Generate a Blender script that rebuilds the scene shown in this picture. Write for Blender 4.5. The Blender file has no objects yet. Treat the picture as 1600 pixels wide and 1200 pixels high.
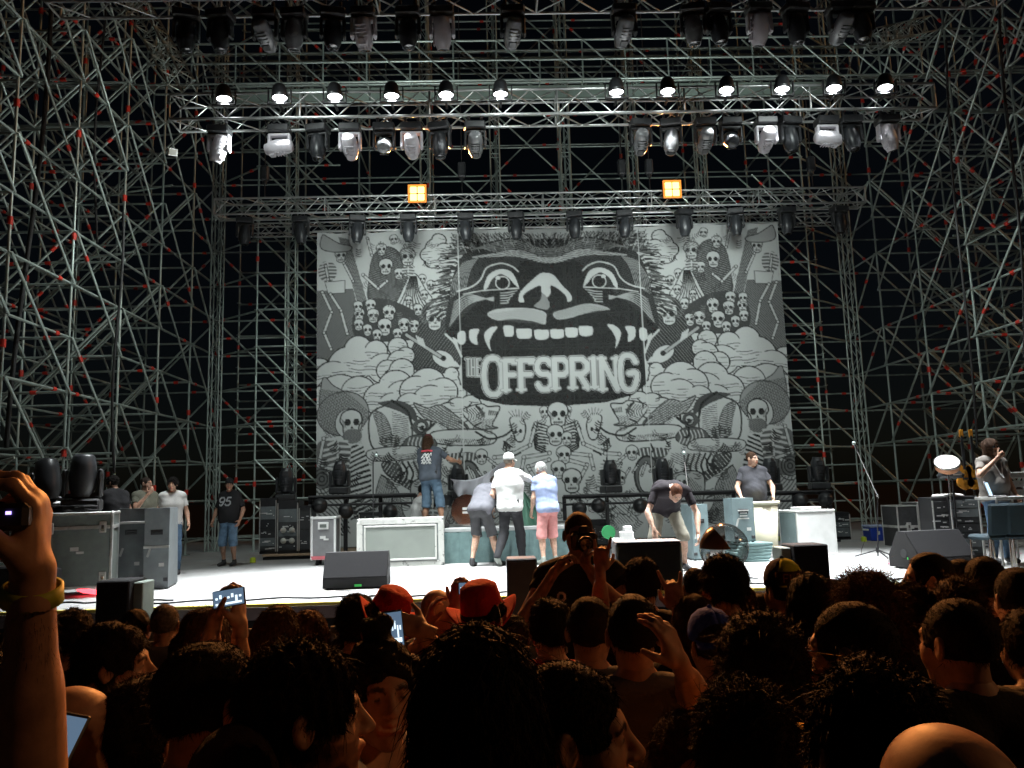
import bpy, math, random
import numpy as np
from mathutils import Vector, Matrix

random.seed(7)
RNG = np.random.default_rng(11)
scene = bpy.context.scene
COL = scene.collection
R = math.radians

# ------------------------------------------------------------------ camera
CAM = np.array([0.0, 0.0, 2.05])
FPX = 1256.0                      # focal length in pixels of a 1600 px wide frame
YAW, PITCH, ROLL = R(1.66), R(7.8), R(1.66)
_f = np.array([math.sin(YAW) * math.cos(PITCH), math.cos(YAW) * math.cos(PITCH), math.sin(PITCH)])
_r0 = np.array([math.cos(YAW), -math.sin(YAW), 0.0])
_u0 = np.cross(_r0, _f)
CR = _r0 * math.cos(ROLL) - _u0 * math.sin(ROLL)
CU = _u0 * math.cos(ROLL) + _r0 * math.sin(ROLL)
CF = _f


def ray(px, py):
    return CF + CR * ((px - 800.0) / FPX) + CU * ((600.0 - py) / FPX)


def at(px, py, Y):
    """world point on the plane y = Y seen at a pixel of the 1600x1200 photograph"""
    d = ray(px, py)
    return CAM + d * ((Y - CAM[1]) / d[1])


def on_z(px, py, z):
    d = ray(px, py)
    return CAM + d * ((z - CAM[2]) / d[2])


def to_px(p):
    v = np.asarray(p, float) - CAM
    return (800 + FPX * v.dot(CR) / v.dot(CF), 600 - FPX * v.dot(CU) / v.dot(CF))


cam_data = bpy.data.cameras.new('camera')
cam_data.sensor_width = 36.0
cam_data.lens = 36.0 * FPX / 1600.0
cam_data.clip_start = 0.05
cam_data.clip_end = 3000.0
cam = bpy.data.objects.new('camera', cam_data)
COL.objects.link(cam)
cam.matrix_world = Matrix(((CR[0], CU[0], -CF[0], CAM[0]), (CR[1], CU[1], -CF[1], CAM[1]),
                           (CR[2], CU[2], -CF[2], CAM[2]), (0, 0, 0, 1)))
scene.camera = cam

# ------------------------------------------------------------------ night sky, faint warm glow, exposure
SUN_EL, SUN_AZ = R(24), R(92)
world = bpy.data.worlds.new('World')
scene.world = world
world.use_nodes = True
_nt = world.node_tree
_nt.nodes.clear()
_sky = _nt.nodes.new('ShaderNodeTexSky')
_sky.sky_type = 'NISHITA'
_sky.sun_disc = False
_sky.sun_elevation = SUN_EL
_sky.sun_rotation = SUN_AZ
_bg = _nt.nodes.new('ShaderNodeBackground')
_bg.inputs['Strength'].default_value = 0.0007
_wo = _nt.nodes.new('ShaderNodeOutputWorld')
_nt.links.new(_sky.outputs['Color'], _bg.inputs['Color'])
_nt.links.new(_bg.outputs['Background'], _wo.inputs['Surface'])
sun_data = bpy.data.lights.new('night_glow', 'SUN')
sun_data.energy = 0.24
sun_data.angle = R(0.5)
sun_data.color = (1.0, 0.45, 0.16)
sun = bpy.data.objects.new('night_glow', sun_data)
COL.objects.link(sun)
# the faint warm night glow of the city comes low from the right
_sd = Vector((-math.sin(SUN_AZ) * math.cos(SUN_EL), -math.cos(SUN_AZ) * math.cos(SUN_EL), -math.sin(SUN_EL)))   # azimuth from +y towards +x
sun.rotation_euler = _sd.to_track_quat('-Z', 'Y').to_euler()
scene.view_settings.view_transform = 'Standard'
scene.view_settings.look = 'None'
scene.view_settings.exposure = 0.0
scene.view_settings.gamma = 1.0
scene.view_settings.use_curve_mapping = False
scene.cycles.max_bounces = 6
scene.cycles.diffuse_bounces = 3
scene.cycles.glossy_bounces = 3
scene.cycles.transparent_max_bounces = 12
scene.cycles.sample_clamp_indirect = 4.0
scene.cycles.caustics_reflective = False
scene.cycles.caustics_refractive = False
scene.cycles.use_light_tree = True

ZS = 0.88        # stage floor height

# ================================================================== materials
MATS = {}


def mat(name, color, rough=0.6, metal=0.0, var=0.15, scale=6.0, bump=0.0, emit=None, estr=0.0, attr=None, spec=0.5,
        trans=0.0, wear=None, sub=0.0, bdist=0.01):
    """procedural Principled material: noise varies the colour, optional wear patches, bump and colour attribute"""
    if name in MATS:
        return MATS[name]
    m = bpy.data.materials.new(name)
    m.use_nodes = True
    nt = m.node_tree
    nt.nodes.clear()
    N, L = nt.nodes.new, nt.links.new
    out = N('ShaderNodeOutputMaterial')
    b = N('ShaderNodeBsdfPrincipled')
    L(b.outputs[0], out.inputs['Surface'])
    b.inputs['Roughness'].default_value = rough
    b.inputs['Metallic'].default_value = metal
    b.inputs['Specular IOR Level'].default_value = spec
    if trans:
        b.inputs['Transmission Weight'].default_value = trans
    if sub:
        b.inputs['Subsurface Weight'].default_value = sub
        b.inputs['Subsurface Radius'].default_value = (0.012, 0.005, 0.003)
    tc = N('ShaderNodeTexCoord')
    no = N('ShaderNodeTexNoise')
    no.inputs['Scale'].default_value = scale
    no.inputs['Detail'].default_value = 5.0
    L(tc.outputs['Object'], no.inputs['Vector'])
    ramp = N('ShaderNodeValToRGB')
    c = color
    ramp.color_ramp.elements[0].color = (c[0] * (1 - var), c[1] * (1 - var), c[2] * (1 - var), 1)
    ramp.color_ramp.elements[1].color = (min(1, c[0] * (1 + var)), min(1, c[1] * (1 + var)), min(1, c[2] * (1 + var)), 1)
    ramp.color_ramp.elements[0].position = 0.3
    ramp.color_ramp.elements[1].position = 0.7
    L(no.outputs['Fac'], ramp.inputs['Fac'])
    cur = ramp.outputs['Color']
    if wear:
        n2 = N('ShaderNodeTexNoise')
        n2.inputs['Scale'].default_value = wear[1]
        n2.inputs['Detail'].default_value = 8.0
        n2.inputs['Roughness'].default_value = 0.7
        L(tc.outputs['Object'], n2.inputs['Vector'])
        r2 = N('ShaderNodeValToRGB')
        r2.color_ramp.elements[0].position = wear[2]
        r2.color_ramp.elements[1].position = wear[2] + 0.06
        L(n2.outputs['Fac'], r2.inputs['Fac'])
        mx = N('ShaderNodeMix')
        mx.data_type = 'RGBA'
        L(r2.outputs['Color'], mx.inputs[0])
        L(cur, mx.inputs[6])
        mx.inputs[7].default_value = (*wear[0], 1)
        cur = mx.outputs[2]
    if attr:
        at_ = N('ShaderNodeAttribute')
        at_.attribute_name = attr
        mu = N('ShaderNodeMix')
        mu.data_type = 'RGBA'
        mu.blend_type = 'MULTIPLY'
        mu.inputs[0].default_value = 1.0
        L(cur, mu.inputs[6])
        L(at_.outputs['Color'], mu.inputs[7])
        cur = mu.outputs[2]
    L(cur, b.inputs['Base Color'])
    rr = N('ShaderNodeMapRange')
    rr.inputs['To Min'].default_value = max(0.02, rough - 0.1)
    rr.inputs['To Max'].default_value = min(1.0, rough + 0.1)
    L(no.outputs['Fac'], rr.inputs['Value'])
    L(rr.outputs[0], b.inputs['Roughness'])
    if bump:
        n3 = N('ShaderNodeTexNoise')
        n3.inputs['Scale'].default_value = scale * 6
        n3.inputs['Detail'].default_value = 4.0
        L(tc.outputs['Object'], n3.inputs['Vector'])
        bp = N('ShaderNodeBump')
        bp.inputs['Strength'].default_value = bump
        bp.inputs['Distance'].default_value = bdist
        L(n3.outputs['Fac'], bp.inputs['Height'])
        L(bp.outputs[0], b.inputs['Normal'])
    if emit:
        b.inputs['Emission Color'].default_value = (*emit, 1)
        b.inputs['Emission Strength'].default_value = estr
    MATS[name] = m
    return m


GALV = mat('galvanised_steel', (0.42, 0.49, 0.45), 0.42, 0.55, 0.3, 3.0, wear=((0.22, 0.24, 0.22), 9.0, 0.62))
ALU = mat('truss_aluminium', (0.55, 0.57, 0.56), 0.35, 0.75, 0.2, 4.0)
RED = mat('red_coupler_paint', (0.55, 0.03, 0.015), 0.5, 0.0, 0.25, 20.0)
BLACKM = mat('black_metal', (0.022, 0.022, 0.024), 0.45, 0.3, 0.3, 8.0)
BLACKP = mat('black_plastic', (0.02, 0.021, 0.023), 0.4, 0.0, 0.3, 10.0, spec=0.6)
GREYP = mat('dark_grey_shell', (0.026, 0.028, 0.031), 0.35, 0.0, 0.25, 8.0, spec=0.4)
SILVER = mat('pale_silver_shell', (0.78, 0.75, 0.8), 0.32, 0.0, 0.1, 8.0)
CASEGREY = mat('case_grey_laminate', (0.10, 0.115, 0.105), 0.55, 0.0, 0.2, 14.0, bump=0.15, wear=((0.19, 0.2, 0.19), 11.0, 0.66))
CASEBLK = mat('case_black_laminate', (0.035, 0.036, 0.038), 0.55, 0.0, 0.3, 14.0, bump=0.15, wear=((0.10, 0.1, 0.1), 13.0, 0.66))
EDGE = mat('case_edge_aluminium', (0.62, 0.62, 0.6), 0.38, 0.6, 0.2, 9.0, wear=((0.25, 0.25, 0.24), 14.0, 0.63))
CARPET = mat('speaker_carpet', (0.012, 0.0115, 0.012), 0.95, 0.0, 0.3, 60.0, bump=0.5)
GRILLE = mat('speaker_grille', (0.012, 0.0118, 0.013), 0.85, 0.0, 0.25, 90.0, bump=0.4, spec=.15)
GREYBOX = mat('grey_cabinet_paint', (0.12, 0.135, 0.14), 0.6, 0.0, 0.2, 7.0, wear=((0.23, 0.24, 0.23), 8.0, 0.62))
TEALBOX = mat('slate_cabinet_paint', (0.13, 0.18, 0.19), 0.6, 0.0, 0.15, 5.0, wear=((0.26, 0.31, 0.31), 9.0, 0.62))
CREAM = mat('cream_plastic', (0.66, 0.62, 0.47), 0.5, 0.0, 0.08, 5.0)
WHITE = mat('white_paint', (0.78, 0.78, 0.77), 0.55, 0.0, 0.08, 6.0)
RUBBER = mat('black_rubber', (0.012, 0.012, 0.012), 0.8, 0.0, 0.3, 9.0)
CHROME = mat('chrome', (0.7, 0.7, 0.7), 0.15, 1.0, 0.05, 5.0)
CLOTHBLK = mat('black_cloth', (0.018, 0.019, 0.02), 0.95, 0.0, 0.3, 12.0, bump=0.3)
CLOTHGREEN = mat('slate_drape', (0.10, 0.16, 0.16), 0.95, 0.0, 0.2, 8.0, bump=0.3)
BLUEP = mat('blue_cooler_plastic', (0.02, 0.06, 0.42), 0.4, 0.0, 0.1, 6.0)
GLASSL = mat('dark_lens', (0.01, 0.01, 0.012), 0.08, 0.0, 0.1, 5.0, spec=1.0)
SCREENM = mat('bright_screen', (0.1, 0.15, 0.2), 0.2, emit=(0.55, 0.8, 1.0), estr=1.6)
LABELW = mat('white_label', (0.7, 0.7, 0.68), 0.6, 0, 0.1, 20.0)

# ================================================================== object helpers


def mesh_from(name, verts, faces, mats, smooth=False, mi=None):
    me = bpy.data.meshes.new(name)
    me.from_pydata([tuple(v) for v in verts] if not isinstance(verts, np.ndarray) else verts.tolist(), [],
                   faces if not isinstance(faces, np.ndarray) else faces.tolist())
    for m in (mats if isinstance(mats, (list, tuple)) else [mats]):
        me.materials.append(m)
    if mi is not None:
        me.polygons.foreach_set('material_index', np.asarray(mi, np.int32))
    if smooth is True:
        me.polygons.foreach_set('use_smooth', np.ones(len(me.polygons), bool))
    elif isinstance(smooth, (list, np.ndarray)):
        me.polygons.foreach_set('use_smooth', np.asarray(smooth, bool))
    me.update()
    return me


def link(name, data, parent=None, loc=None, mw=None):
    o = bpy.data.objects.new(name, data)
    COL.objects.link(o)
    if parent is not None:
        o.parent = parent
    if mw is not None:
        o.matrix_basis = mw
    elif loc is not None:
        o.location = loc
    return o


def tag(o, label=None, cat=None, group=None, kind=None):
    if label:
        o['label'] = label
    if cat:
        o['category'] = cat
    if group:
        o['group'] = group
    if kind:
        o['kind'] = kind
    return o


def thing(name, label, cat, loc=(0, 0, 0), rz=0.0, group=None):
    o = link(name, None, None, loc)
    o.rotation_euler = (0, 0, rz)
    o.empty_display_size = 0.2
    return tag(o, label, cat, group)


def copy_tree(o, parent=None):
    c = o.copy()
    COL.objects.link(c)
    c.parent = parent
    for ch in list(o.children):
        copy_tree(ch, c)
    return c


def rot_to(d):
    """3x3 whose columns map local z to direction d"""
    d = np.asarray(d, float)
    d = d / (np.linalg.norm(d) + 1e-12)
    a = np.array([0, 0, 1.0]) if abs(d[2]) < 0.95 else np.array([1.0, 0, 0])
    x = np.cross(a, d)
    x /= np.linalg.norm(x)
    y = np.cross(d, x)
    return np.stack([x, y, d], 1)


def eul(rx=0, ry=0, rz=0):
    cx, sx, cy, sy, cz, sz = math.cos(rx), math.sin(rx), math.cos(ry), math.sin(ry), math.cos(rz), math.sin(rz)
    X = np.array([[1, 0, 0], [0, cx, -sx], [0, sx, cx]])
    Y = np.array([[cy, 0, sy], [0, 1, 0], [-sy, 0, cy]])
    Z = np.array([[cz, -sz, 0], [sz, cz, 0], [0, 0, 1]])
    return Z @ Y @ X


class MB:
    """collects shapes into ONE mesh"""

    def __init__(s):
        s.v, s.f, s.sm, s.mi = [], [], [], []
        s.m = 0

    def add(s, verts, faces, smooth=False):
        n = len(s.v)
        s.v.extend([tuple(float(c) for c in p) for p in verts])
        s.f.extend([tuple(i + n for i in f) for f in faces])
        s.sm.extend([smooth] * len(faces))
        s.mi.extend([s.m] * len(faces))
        return s

    def box(s, c, size, rot=None, bev=0.0):
        x, y, z = size[0] / 2, size[1] / 2, size[2] / 2
        b = min(bev, x * .9, y * .9, z * .9)
        if b <= 0:
            P = np.array([(i, j, k) for i in (-x, x) for j in (-y, y) for k in (-z, z)])
            F = [(0, 1, 3, 2), (4, 6, 7, 5), (0, 4, 5, 1), (2, 3, 7, 6), (0, 2, 6, 4), (1, 5, 7, 3)]
        else:
            # chamfered box: three vertices per corner
            P, idx = [], {}
            for i in (-1, 1):
                for j in (-1, 1):
                    for k in (-1, 1):
                        idx[(i, j, k)] = len(P)
                        P += [(i * x, j * (y - b), k * (z - b)), (i * (x - b), j * y, k * (z - b)), (i * (x - b), j * (y - b), k * z)]
            P = np.array(P)
            F = []
            g = lambda i, j, k, a: idx[(i, j, k)] + a
            for i in (-1, 1):
                q = [g(i, -1, -1, 0), g(i, 1, -1, 0), g(i, 1, 1, 0), g(i, -1, 1, 0)]
                F.append(tuple(q if i > 0 else q[::-1]))
                q = [g(-1, i, -1, 1), g(-1, i, 1, 1), g(1, i, 1, 1), g(1, i, -1, 1)]
                F.append(tuple(q if i > 0 else q[::-1]))
                q = [g(-1, -1, i, 2), g(1, -1, i, 2), g(1, 1, i, 2), g(-1, 1, i, 2)]
                F.append(tuple(q if i > 0 else q[::-1]))
            for a in (-1, 1):
                for c2 in (-1, 1):
                    F.append((g(a, c2, -1, 0), g(a, c2, 1, 0), g(a, c2, 1, 1), g(a, c2, -1, 1)))
                    F.append((g(a, -1, c2, 0), g(a, 1, c2, 0), g(a, 1, c2, 2), g(a, -1, c2, 2)))
                    F.append((g(-1, a, c2, 1), g(1, a, c2, 1), g(1, a, c2, 2), g(-1, a, c2, 2)))
            for key in idx:
                F.append((idx[key], idx[key] + 1, idx[key] + 2))
        if rot is not None:
            P = P @ np.asarray(rot).T
        return s.add(P + np.asarray(c, float), F)

    def cyl(s, a, b, r, n=10, r2=None, caps=True, smooth=True):
        a, b = np.asarray(a, float), np.asarray(b, float)
        r2 = r if r2 is None else r2
        M = rot_to(b - a)
        P = []
        for k in range(n):
            t = 2 * math.pi * k / n
            P.append(a + M @ np.array([r * math.cos(t), r * math.sin(t), 0]))
        for k in range(n):
            t = 2 * math.pi * k / n
            P.append(b + M @ np.array([r2 * math.cos(t), r2 * math.sin(t), 0]))
        s.add(P, [(k, (k + 1) % n, n + (k + 1) % n, n + k) for k in range(n)], smooth)
        if caps:
            s.add(P, [tuple(range(n))[::-1], tuple(range(n, 2 * n))])
        return s

    def tube(s, pts, r, n=6):
        for p, q in zip(pts[:-1], pts[1:]):
            s.cyl(p, q, r, n, caps=True)
        return s

    def lathe(s, prof, n=20, c=(0, 0, 0), M=None, smooth=True, sx=1.0, sy=1.0):
        P = []
        for (r, z) in prof:
            for k in range(n):
                t = 2 * math.pi * k / n
                P.append((r * math.cos(t) * sx, r * math.sin(t) * sy, z))
        P = np.array(P)
        if M is not None:
            P = P @ np.asarray(M).T
        P = P + np.asarray(c, float)
        F = []
        for i in range(len(prof) - 1):
            for k in range(n):
                F.append((i * n + k, i * n + (k + 1) % n, (i + 1) * n + (k + 1) % n, (i + 1) * n + k))
        return s.add(P, F, smooth)

    def ball(s, c, r, n=12, m=8):
        r = (r, r, r) if np.isscalar(r) else r
        P, F = [], []
        for i in range(m + 1):
            a = math.pi * i / m
            for k in range(n):
                t = 2 * math.pi * k / n
                P.append((c[0] + r[0] * math.sin(a) * math.cos(t), c[1] + r[1] * math.sin(a) * math.sin(t), c[2] + r[2] * math.cos(a)))
        for i in range(m):
            for k in range(n):
                F.append((i * n + k, (i + 1) * n + k, (i + 1) * n + (k + 1) % n, i * n + (k + 1) % n))
        return s.add(P, F, True)

    def prism(s, poly, y0, y1, M=None, c=(0, 0, 0)):
        """poly in x,z extruded along y"""
        n = len(poly)
        P = np.array([(x, y0, z) for x, z in poly] + [(x, y1, z) for x, z in poly])
        F = [tuple(range(n)), tuple(range(n, 2 * n))[::-1]] + [(k, n + k, n + (k + 1) % n, (k + 1) % n) for k in range(n)]
        if M is not None:
            P = P @ np.asarray(M).T
        return s.add(P + np.asarray(c, float), F)

    def build(s, name, m, parent=None, loc=None):
        me = mesh_from(name, s.v, s.f, m, s.sm, s.mi)
        return link(name, me, parent, loc)


def unit_tube(n=8):
    me_v, me_f = [], []
    for z in (0, 1):
        for k in range(n):
            t = 2 * math.pi * k / n
            me_v.append((math.cos(t), math.sin(t), z))
    me_f = [(k, (k + 1) % n, n + (k + 1) % n, n + k) for k in range(n)] + [tuple(range(n))[::-1], tuple(range(n, 2 * n))]
    return me_v, me_f, [True] * n + [False, False]


_UT = {}


def pipe(name, a, b, r, m, parent, n=8):
    """a tube as an object of its own that shares its mesh with all other tubes of its material"""
    key = (m.name, n)
    if key not in _UT:
        v, f, sm = unit_tube(n)
        _UT[key] = mesh_from('tube', v, f, m, sm)
    a, b = np.asarray(a, float), np.asarray(b, float)
    M = rot_to(b - a)
    Ln = np.linalg.norm(b - a)
    mm = np.eye(4)
    mm[:3, 0], mm[:3, 1], mm[:3, 2], mm[:3, 3] = M[:, 0] * r, M[:, 1] * r, M[:, 2] * Ln, a
    return link(name, _UT[key], parent, mw=Matrix(mm.tolist()))


# ================================================================== stroke lettering (capital shapes as thin raised bars)
GLY = {'A': [[(0, 0), (.5, 1), (1, 0)], [(.2, .38), (.8, .38)]], 'E': [[(1, 0), (0, 0), (0, 1), (1, 1)], [(0, .5), (.8, .5)]],
       'F': [[(0, 0), (0, 1), (1, 1)], [(0, .52), (.75, .52)]], 'G': [[(1, .82), (.75, 1), (.25, 1), (0, .75), (0, .25), (.25, 0), (.75, 0), (1, .25), (1, .48), (.55, .48)]],
       'H': [[(0, 0), (0, 1)], [(1, 0), (1, 1)], [(0, .5), (1, .5)]], 'I': [[(.5, 0), (.5, 1)]], 'L': [[(0, 1), (0, 0), (1, 0)]],
       'N': [[(0, 0), (0, 1), (1, 0), (1, 1)]], 'O': [[(.25, 0), (0, .25), (0, .75), (.25, 1), (.75, 1), (1, .75), (1, .25), (.75, 0), (.25, 0)]],
       'P': [[(0, 0), (0, 1), (.7, 1), (1, .85), (1, .62), (.7, .48), (0, .48)]], 'R': [[(0, 0), (0, 1), (.7, 1), (1, .85), (1, .62), (.7, .48), (0, .48)], [(.45, .48), (1, 0)]],
       'S': [[(0, .15), (.25, 0), (.75, 0), (1, .15), (1, .38), (.75, .5), (.25, .52), (0, .65), (0, .85), (.25, 1), (.75, 1), (1, .85)]],
       'T': [[(.5, 0), (.5, 1)], [(0, 1), (1, 1)]], 'U': [[(0, 1), (0, .25), (.25, 0), (.75, 0), (1, .25), (1, 1)]],
       '9': [[(.05, .12), (.3, 0), (.7, 0), (1, .25), (1, .75), (.75, 1), (.25, 1), (0, .8), (0, .6), (.25, .42), (1, .45)]],
       '5': [[(0, .15), (.25, 0), (.75, 0), (1, .2), (1, .42), (.75, .58), (0, .58), (.1, 1), (.95, 1)]],
       'K': [[(0, 0), (0, 1)], [(1, 1), (0, .45)], [(.3, .6), (1, 0)]], 'M': [[(0, 0), (0, 1), (.5, .4), (1, 1), (1, 0)]]}


def text_strokes(txt, h, w=0.6, gap=0.25):
    """polylines of a text, origin at its lower left, letter height h"""
    out, x = [], 0.0
    for ch in txt:
        if ch != ' ':
            for pl in GLY[ch]:
                out.append([((x + p[0] * w) * h, p[1] * h) for p in pl])
        x += w + gap
    return out, (x - gap) * h

# ================================================================== implicit surfaces for bodies
class Field:
    def __init__(s, lo, hi, h):
        s.lo = np.asarray(lo, float)
        s.h = h
        s.n = np.ceil((np.asarray(hi, float) - s.lo) / h).astype(int) + 1
        s.d = np.full(s.n, 3.0, np.float32)
        s.ax = [(s.lo[i] + h * np.arange(s.n[i])).astype(np.float32) for i in range(3)]

    def _win(s, lo, hi):
        i0 = np.clip(np.floor((np.asarray(lo) - s.lo) / s.h).astype(int), 0, s.n - 1)
        i1 = np.clip(np.ceil((np.asarray(hi) - s.lo) / s.h).astype(int) + 1, 1, s.n)
        if np.any(i1 - i0 < 1):
            return None
        sl = tuple(slice(a, b) for a, b in zip(i0, i1))
        return sl, s.ax[0][sl[0]][:, None, None], s.ax[1][sl[1]][None, :, None], s.ax[2][sl[2]][None, None, :]

    def _mix(s, sl, d, k, sub):
        o = s.d[sl]
        if sub:
            d = -d
            hh = np.maximum(k - np.abs(o - d), 0) / k
            s.d[sl] = np.maximum(o, d) + hh * hh * k * .25
        else:
            hh = np.maximum(k - np.abs(o - d), 0) / k
            s.d[sl] = np.minimum(o, d) - hh * hh * k * .25

    def cap(s, a, b, ra, rb=None, k=.03, sub=False):
        rb = ra if rb is None else rb
        a, b = np.asarray(a, float), np.asarray(b, float)
        m = max(ra, rb) + k + 3 * s.h
        w = s._win(np.minimum(a, b) - m, np.maximum(a, b) + m)
        if w is None:
            return s
        sl, X, Y, Z = w
        ba = b - a
        L2 = max(1e-9, ba.dot(ba))
        px, py, pz = X - a[0], Y - a[1], Z - a[2]
        t = np.clip((px * ba[0] + py * ba[1] + pz * ba[2]) / L2, 0, 1)
        d = np.sqrt((px - t * ba[0]) ** 2 + (py - t * ba[1]) ** 2 + (pz - t * ba[2]) ** 2) - (ra + (rb - ra) * t)
        s._mix(sl, d, k, sub)
        return s

    def ell(s, c, r, k=.02, sub=False, M=None):
        c, r = np.asarray(c, float), np.asarray(r, float) * np.ones(3)
        m = (max(r) if M is not None else r) + k + 3 * s.h
        w = s._win(c - m, c + m)
        if w is None:
            return s
        sl, X, Y, Z = w
        px, py, pz = X - c[0], Y - c[1], Z - c[2]
        if M is not None:
            M = np.asarray(M)
            px, py, pz = (px * M[0, i] + py * M[1, i] + pz * M[2, i] for i in range(3))
        k0 = np.sqrt((px / r[0]) ** 2 + (py / r[1]) ** 2 + (pz / r[2]) ** 2)
        k1 = np.sqrt((px / r[0] ** 2) ** 2 + (py / r[1] ** 2) ** 2 + (pz / r[2] ** 2) ** 2) + 1e-6
        s._mix(sl, k0 * (k0 - 1) / k1, k, sub)
        return s

    def plane(s, n, c):
        """keep the side where n.p < c"""
        X, Y, Z = s.ax[0][:, None, None], s.ax[1][None, :, None], s.ax[2][None, None, :]
        s.d = np.maximum(s.d, n[0] * X + n[1] * Y + n[2] * Z - c).astype(np.float32)
        return s

    def ripple(s, amp, freq, seed=0):
        g = np.random.default_rng(seed)
        X, Y, Z = s.ax[0][:, None, None], s.ax[1][None, :, None], s.ax[2][None, None, :]
        for i in range(4):
            q = g.normal(size=3) * freq * (1 + .7 * i)
            s.d = s.d + (amp / (1 + .6 * i) * np.sin(q[0] * X + q[1] * Y + q[2] * Z + g.uniform(0, 6))).astype(np.float32)
        return s

    def folds(s, amp, seed=0):
        """cloth folds: a few slanted, uneven creases"""
        g = np.random.default_rng(seed)
        X, Y, Z = s.ax[0][:, None, None], s.ax[1][None, :, None], s.ax[2][None, None, :]
        for i in range(3):
            a = g.uniform(-.9, .9)
            f = g.uniform(22, 42)
            ph = g.uniform(0, 6)
            u = (Z * math.cos(a) + X * math.sin(a)) * f + 1.6 * np.sin(X * g.uniform(6, 12) + Y * 9 + ph) + ph
            m = .5 + .5 * np.sin(X * g.uniform(5, 11) + Z * g.uniform(4, 9) + ph * 2)
            s.d = s.d + (amp * m * (np.abs(np.sin(u)) - .5)).astype(np.float32)
        return s

    def mesh(s):
        d = s.d
        neg = d < 0
        c = np.zeros(np.array(d.shape) - 1, np.int8)
        for i in (0, 1):
            for j in (0, 1):
                for k in (0, 1):
                    c += neg[i:d.shape[0] - 1 + i, j:d.shape[1] - 1 + j, k:d.shape[2] - 1 + k]
        act = np.argwhere((c > 0) & (c < 8))
        if len(act) == 0:
            return np.zeros((0, 3)), np.zeros((0, 4), int)
        idm = np.full(c.shape, -1, np.int64)
        idm[act[:, 0], act[:, 1], act[:, 2]] = np.arange(len(act))
        off = np.array([(i, j, k) for i in (0, 1) for j in (0, 1) for k in (0, 1)])
        cv = np.stack([d[act[:, 0] + o[0], act[:, 1] + o[1], act[:, 2] + o[2]] for o in off], 1)
        acc = np.zeros((len(act), 3))
        cnt = np.zeros(len(act))
        for a in range(8):
            for b in range(a + 1, 8):
                if np.abs(off[a] - off[b]).sum() != 1:
                    continue
                va, vb = cv[:, a], cv[:, b]
                m = (va < 0) != (vb < 0)
                t = np.where(m, va / np.where(m, va - vb, 1), 0)
                p = off[a] + t[:, None] * (off[b] - off[a])
                acc[m] += p[m]
                cnt[m] += 1
        V = s.lo + s.h * (act + acc / cnt[:, None])
        Q = []
        for ax in range(3):
            n1 = [slice(None)] * 3
            n2 = [slice(None)] * 3
            n1[ax] = slice(0, -1)
            n2[ax] = slice(1, None)
            ch = np.argwhere(neg[tuple(n1)] != neg[tuple(n2)])
            u, v = (ax + 1) % 3, (ax + 2) % 3
            ok = (ch[:, u] > 0) & (ch[:, v] > 0) & (ch[:, u] < d.shape[u] - 1) & (ch[:, v] < d.shape[v] - 1)
            ch = ch[ok]
            if not len(ch):
                continue
            eu, ev = np.eye(3, dtype=int)[u], np.eye(3, dtype=int)[v]
            q = np.stack([idm[tuple((ch - x).T)] for x in (0 * eu, eu, eu + ev, ev)], 1)
            flip = ~neg[tuple(ch.T)]
            q[flip] = q[flip][:, ::-1]
            Q.append(q)
        return V, np.concatenate(Q)


def lap(V, Q, it=1):
    """one light smoothing pass"""
    for _ in range(it):
        acc = np.zeros_like(V)
        cnt = np.zeros(len(V))
        for a, b in ((0, 1), (1, 2), (2, 3), (3, 0)):
            np.add.at(acc, Q[:, a], V[Q[:, b]])
            np.add.at(cnt, Q[:, a], 1)
            np.add.at(acc, Q[:, b], V[Q[:, a]])
            np.add.at(cnt, Q[:, b], 1)
        V = .5 * V + .5 * acc / np.maximum(cnt, 1)[:, None]
    return V


# ------------------------------------------------------------------ skin and cloth colours
def skin_mat(tone):
    c = {'fair': (0.50, 0.31, 0.23), 'mid': (0.42, 0.24, 0.165), 'tan': (0.33, 0.18, 0.115)}[tone]
    return mat('skin_' + tone, c, 0.55, 0, 0.2, 34.0, attr='tint', bump=0.25, bdist=.001, spec=0.4, sub=0.1, wear=((c[0] * .85, c[1] * .7, c[2] * .68), 60.0, .66))


def cloth(name, c, var=0.12):
    return mat('cloth_' + name, c, 0.9, 0, var, 14.0, bump=0.35, spec=0.25)


def hair_mat(kind):
    c = {'black': (0.011, 0.009, 0.008), 'dark': (0.022, 0.014, 0.010), 'brown': (0.055, 0.028, 0.015), 'red': (0.09, 0.032, 0.014),
         'grey': (0.13, 0.11, 0.09), 'white': (0.7, 0.7, 0.68)}[kind]
    return mat('hair_' + kind, c, 0.72, 0, 0.45, 60.0, spec=0.18, bump=0.5)


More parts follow.
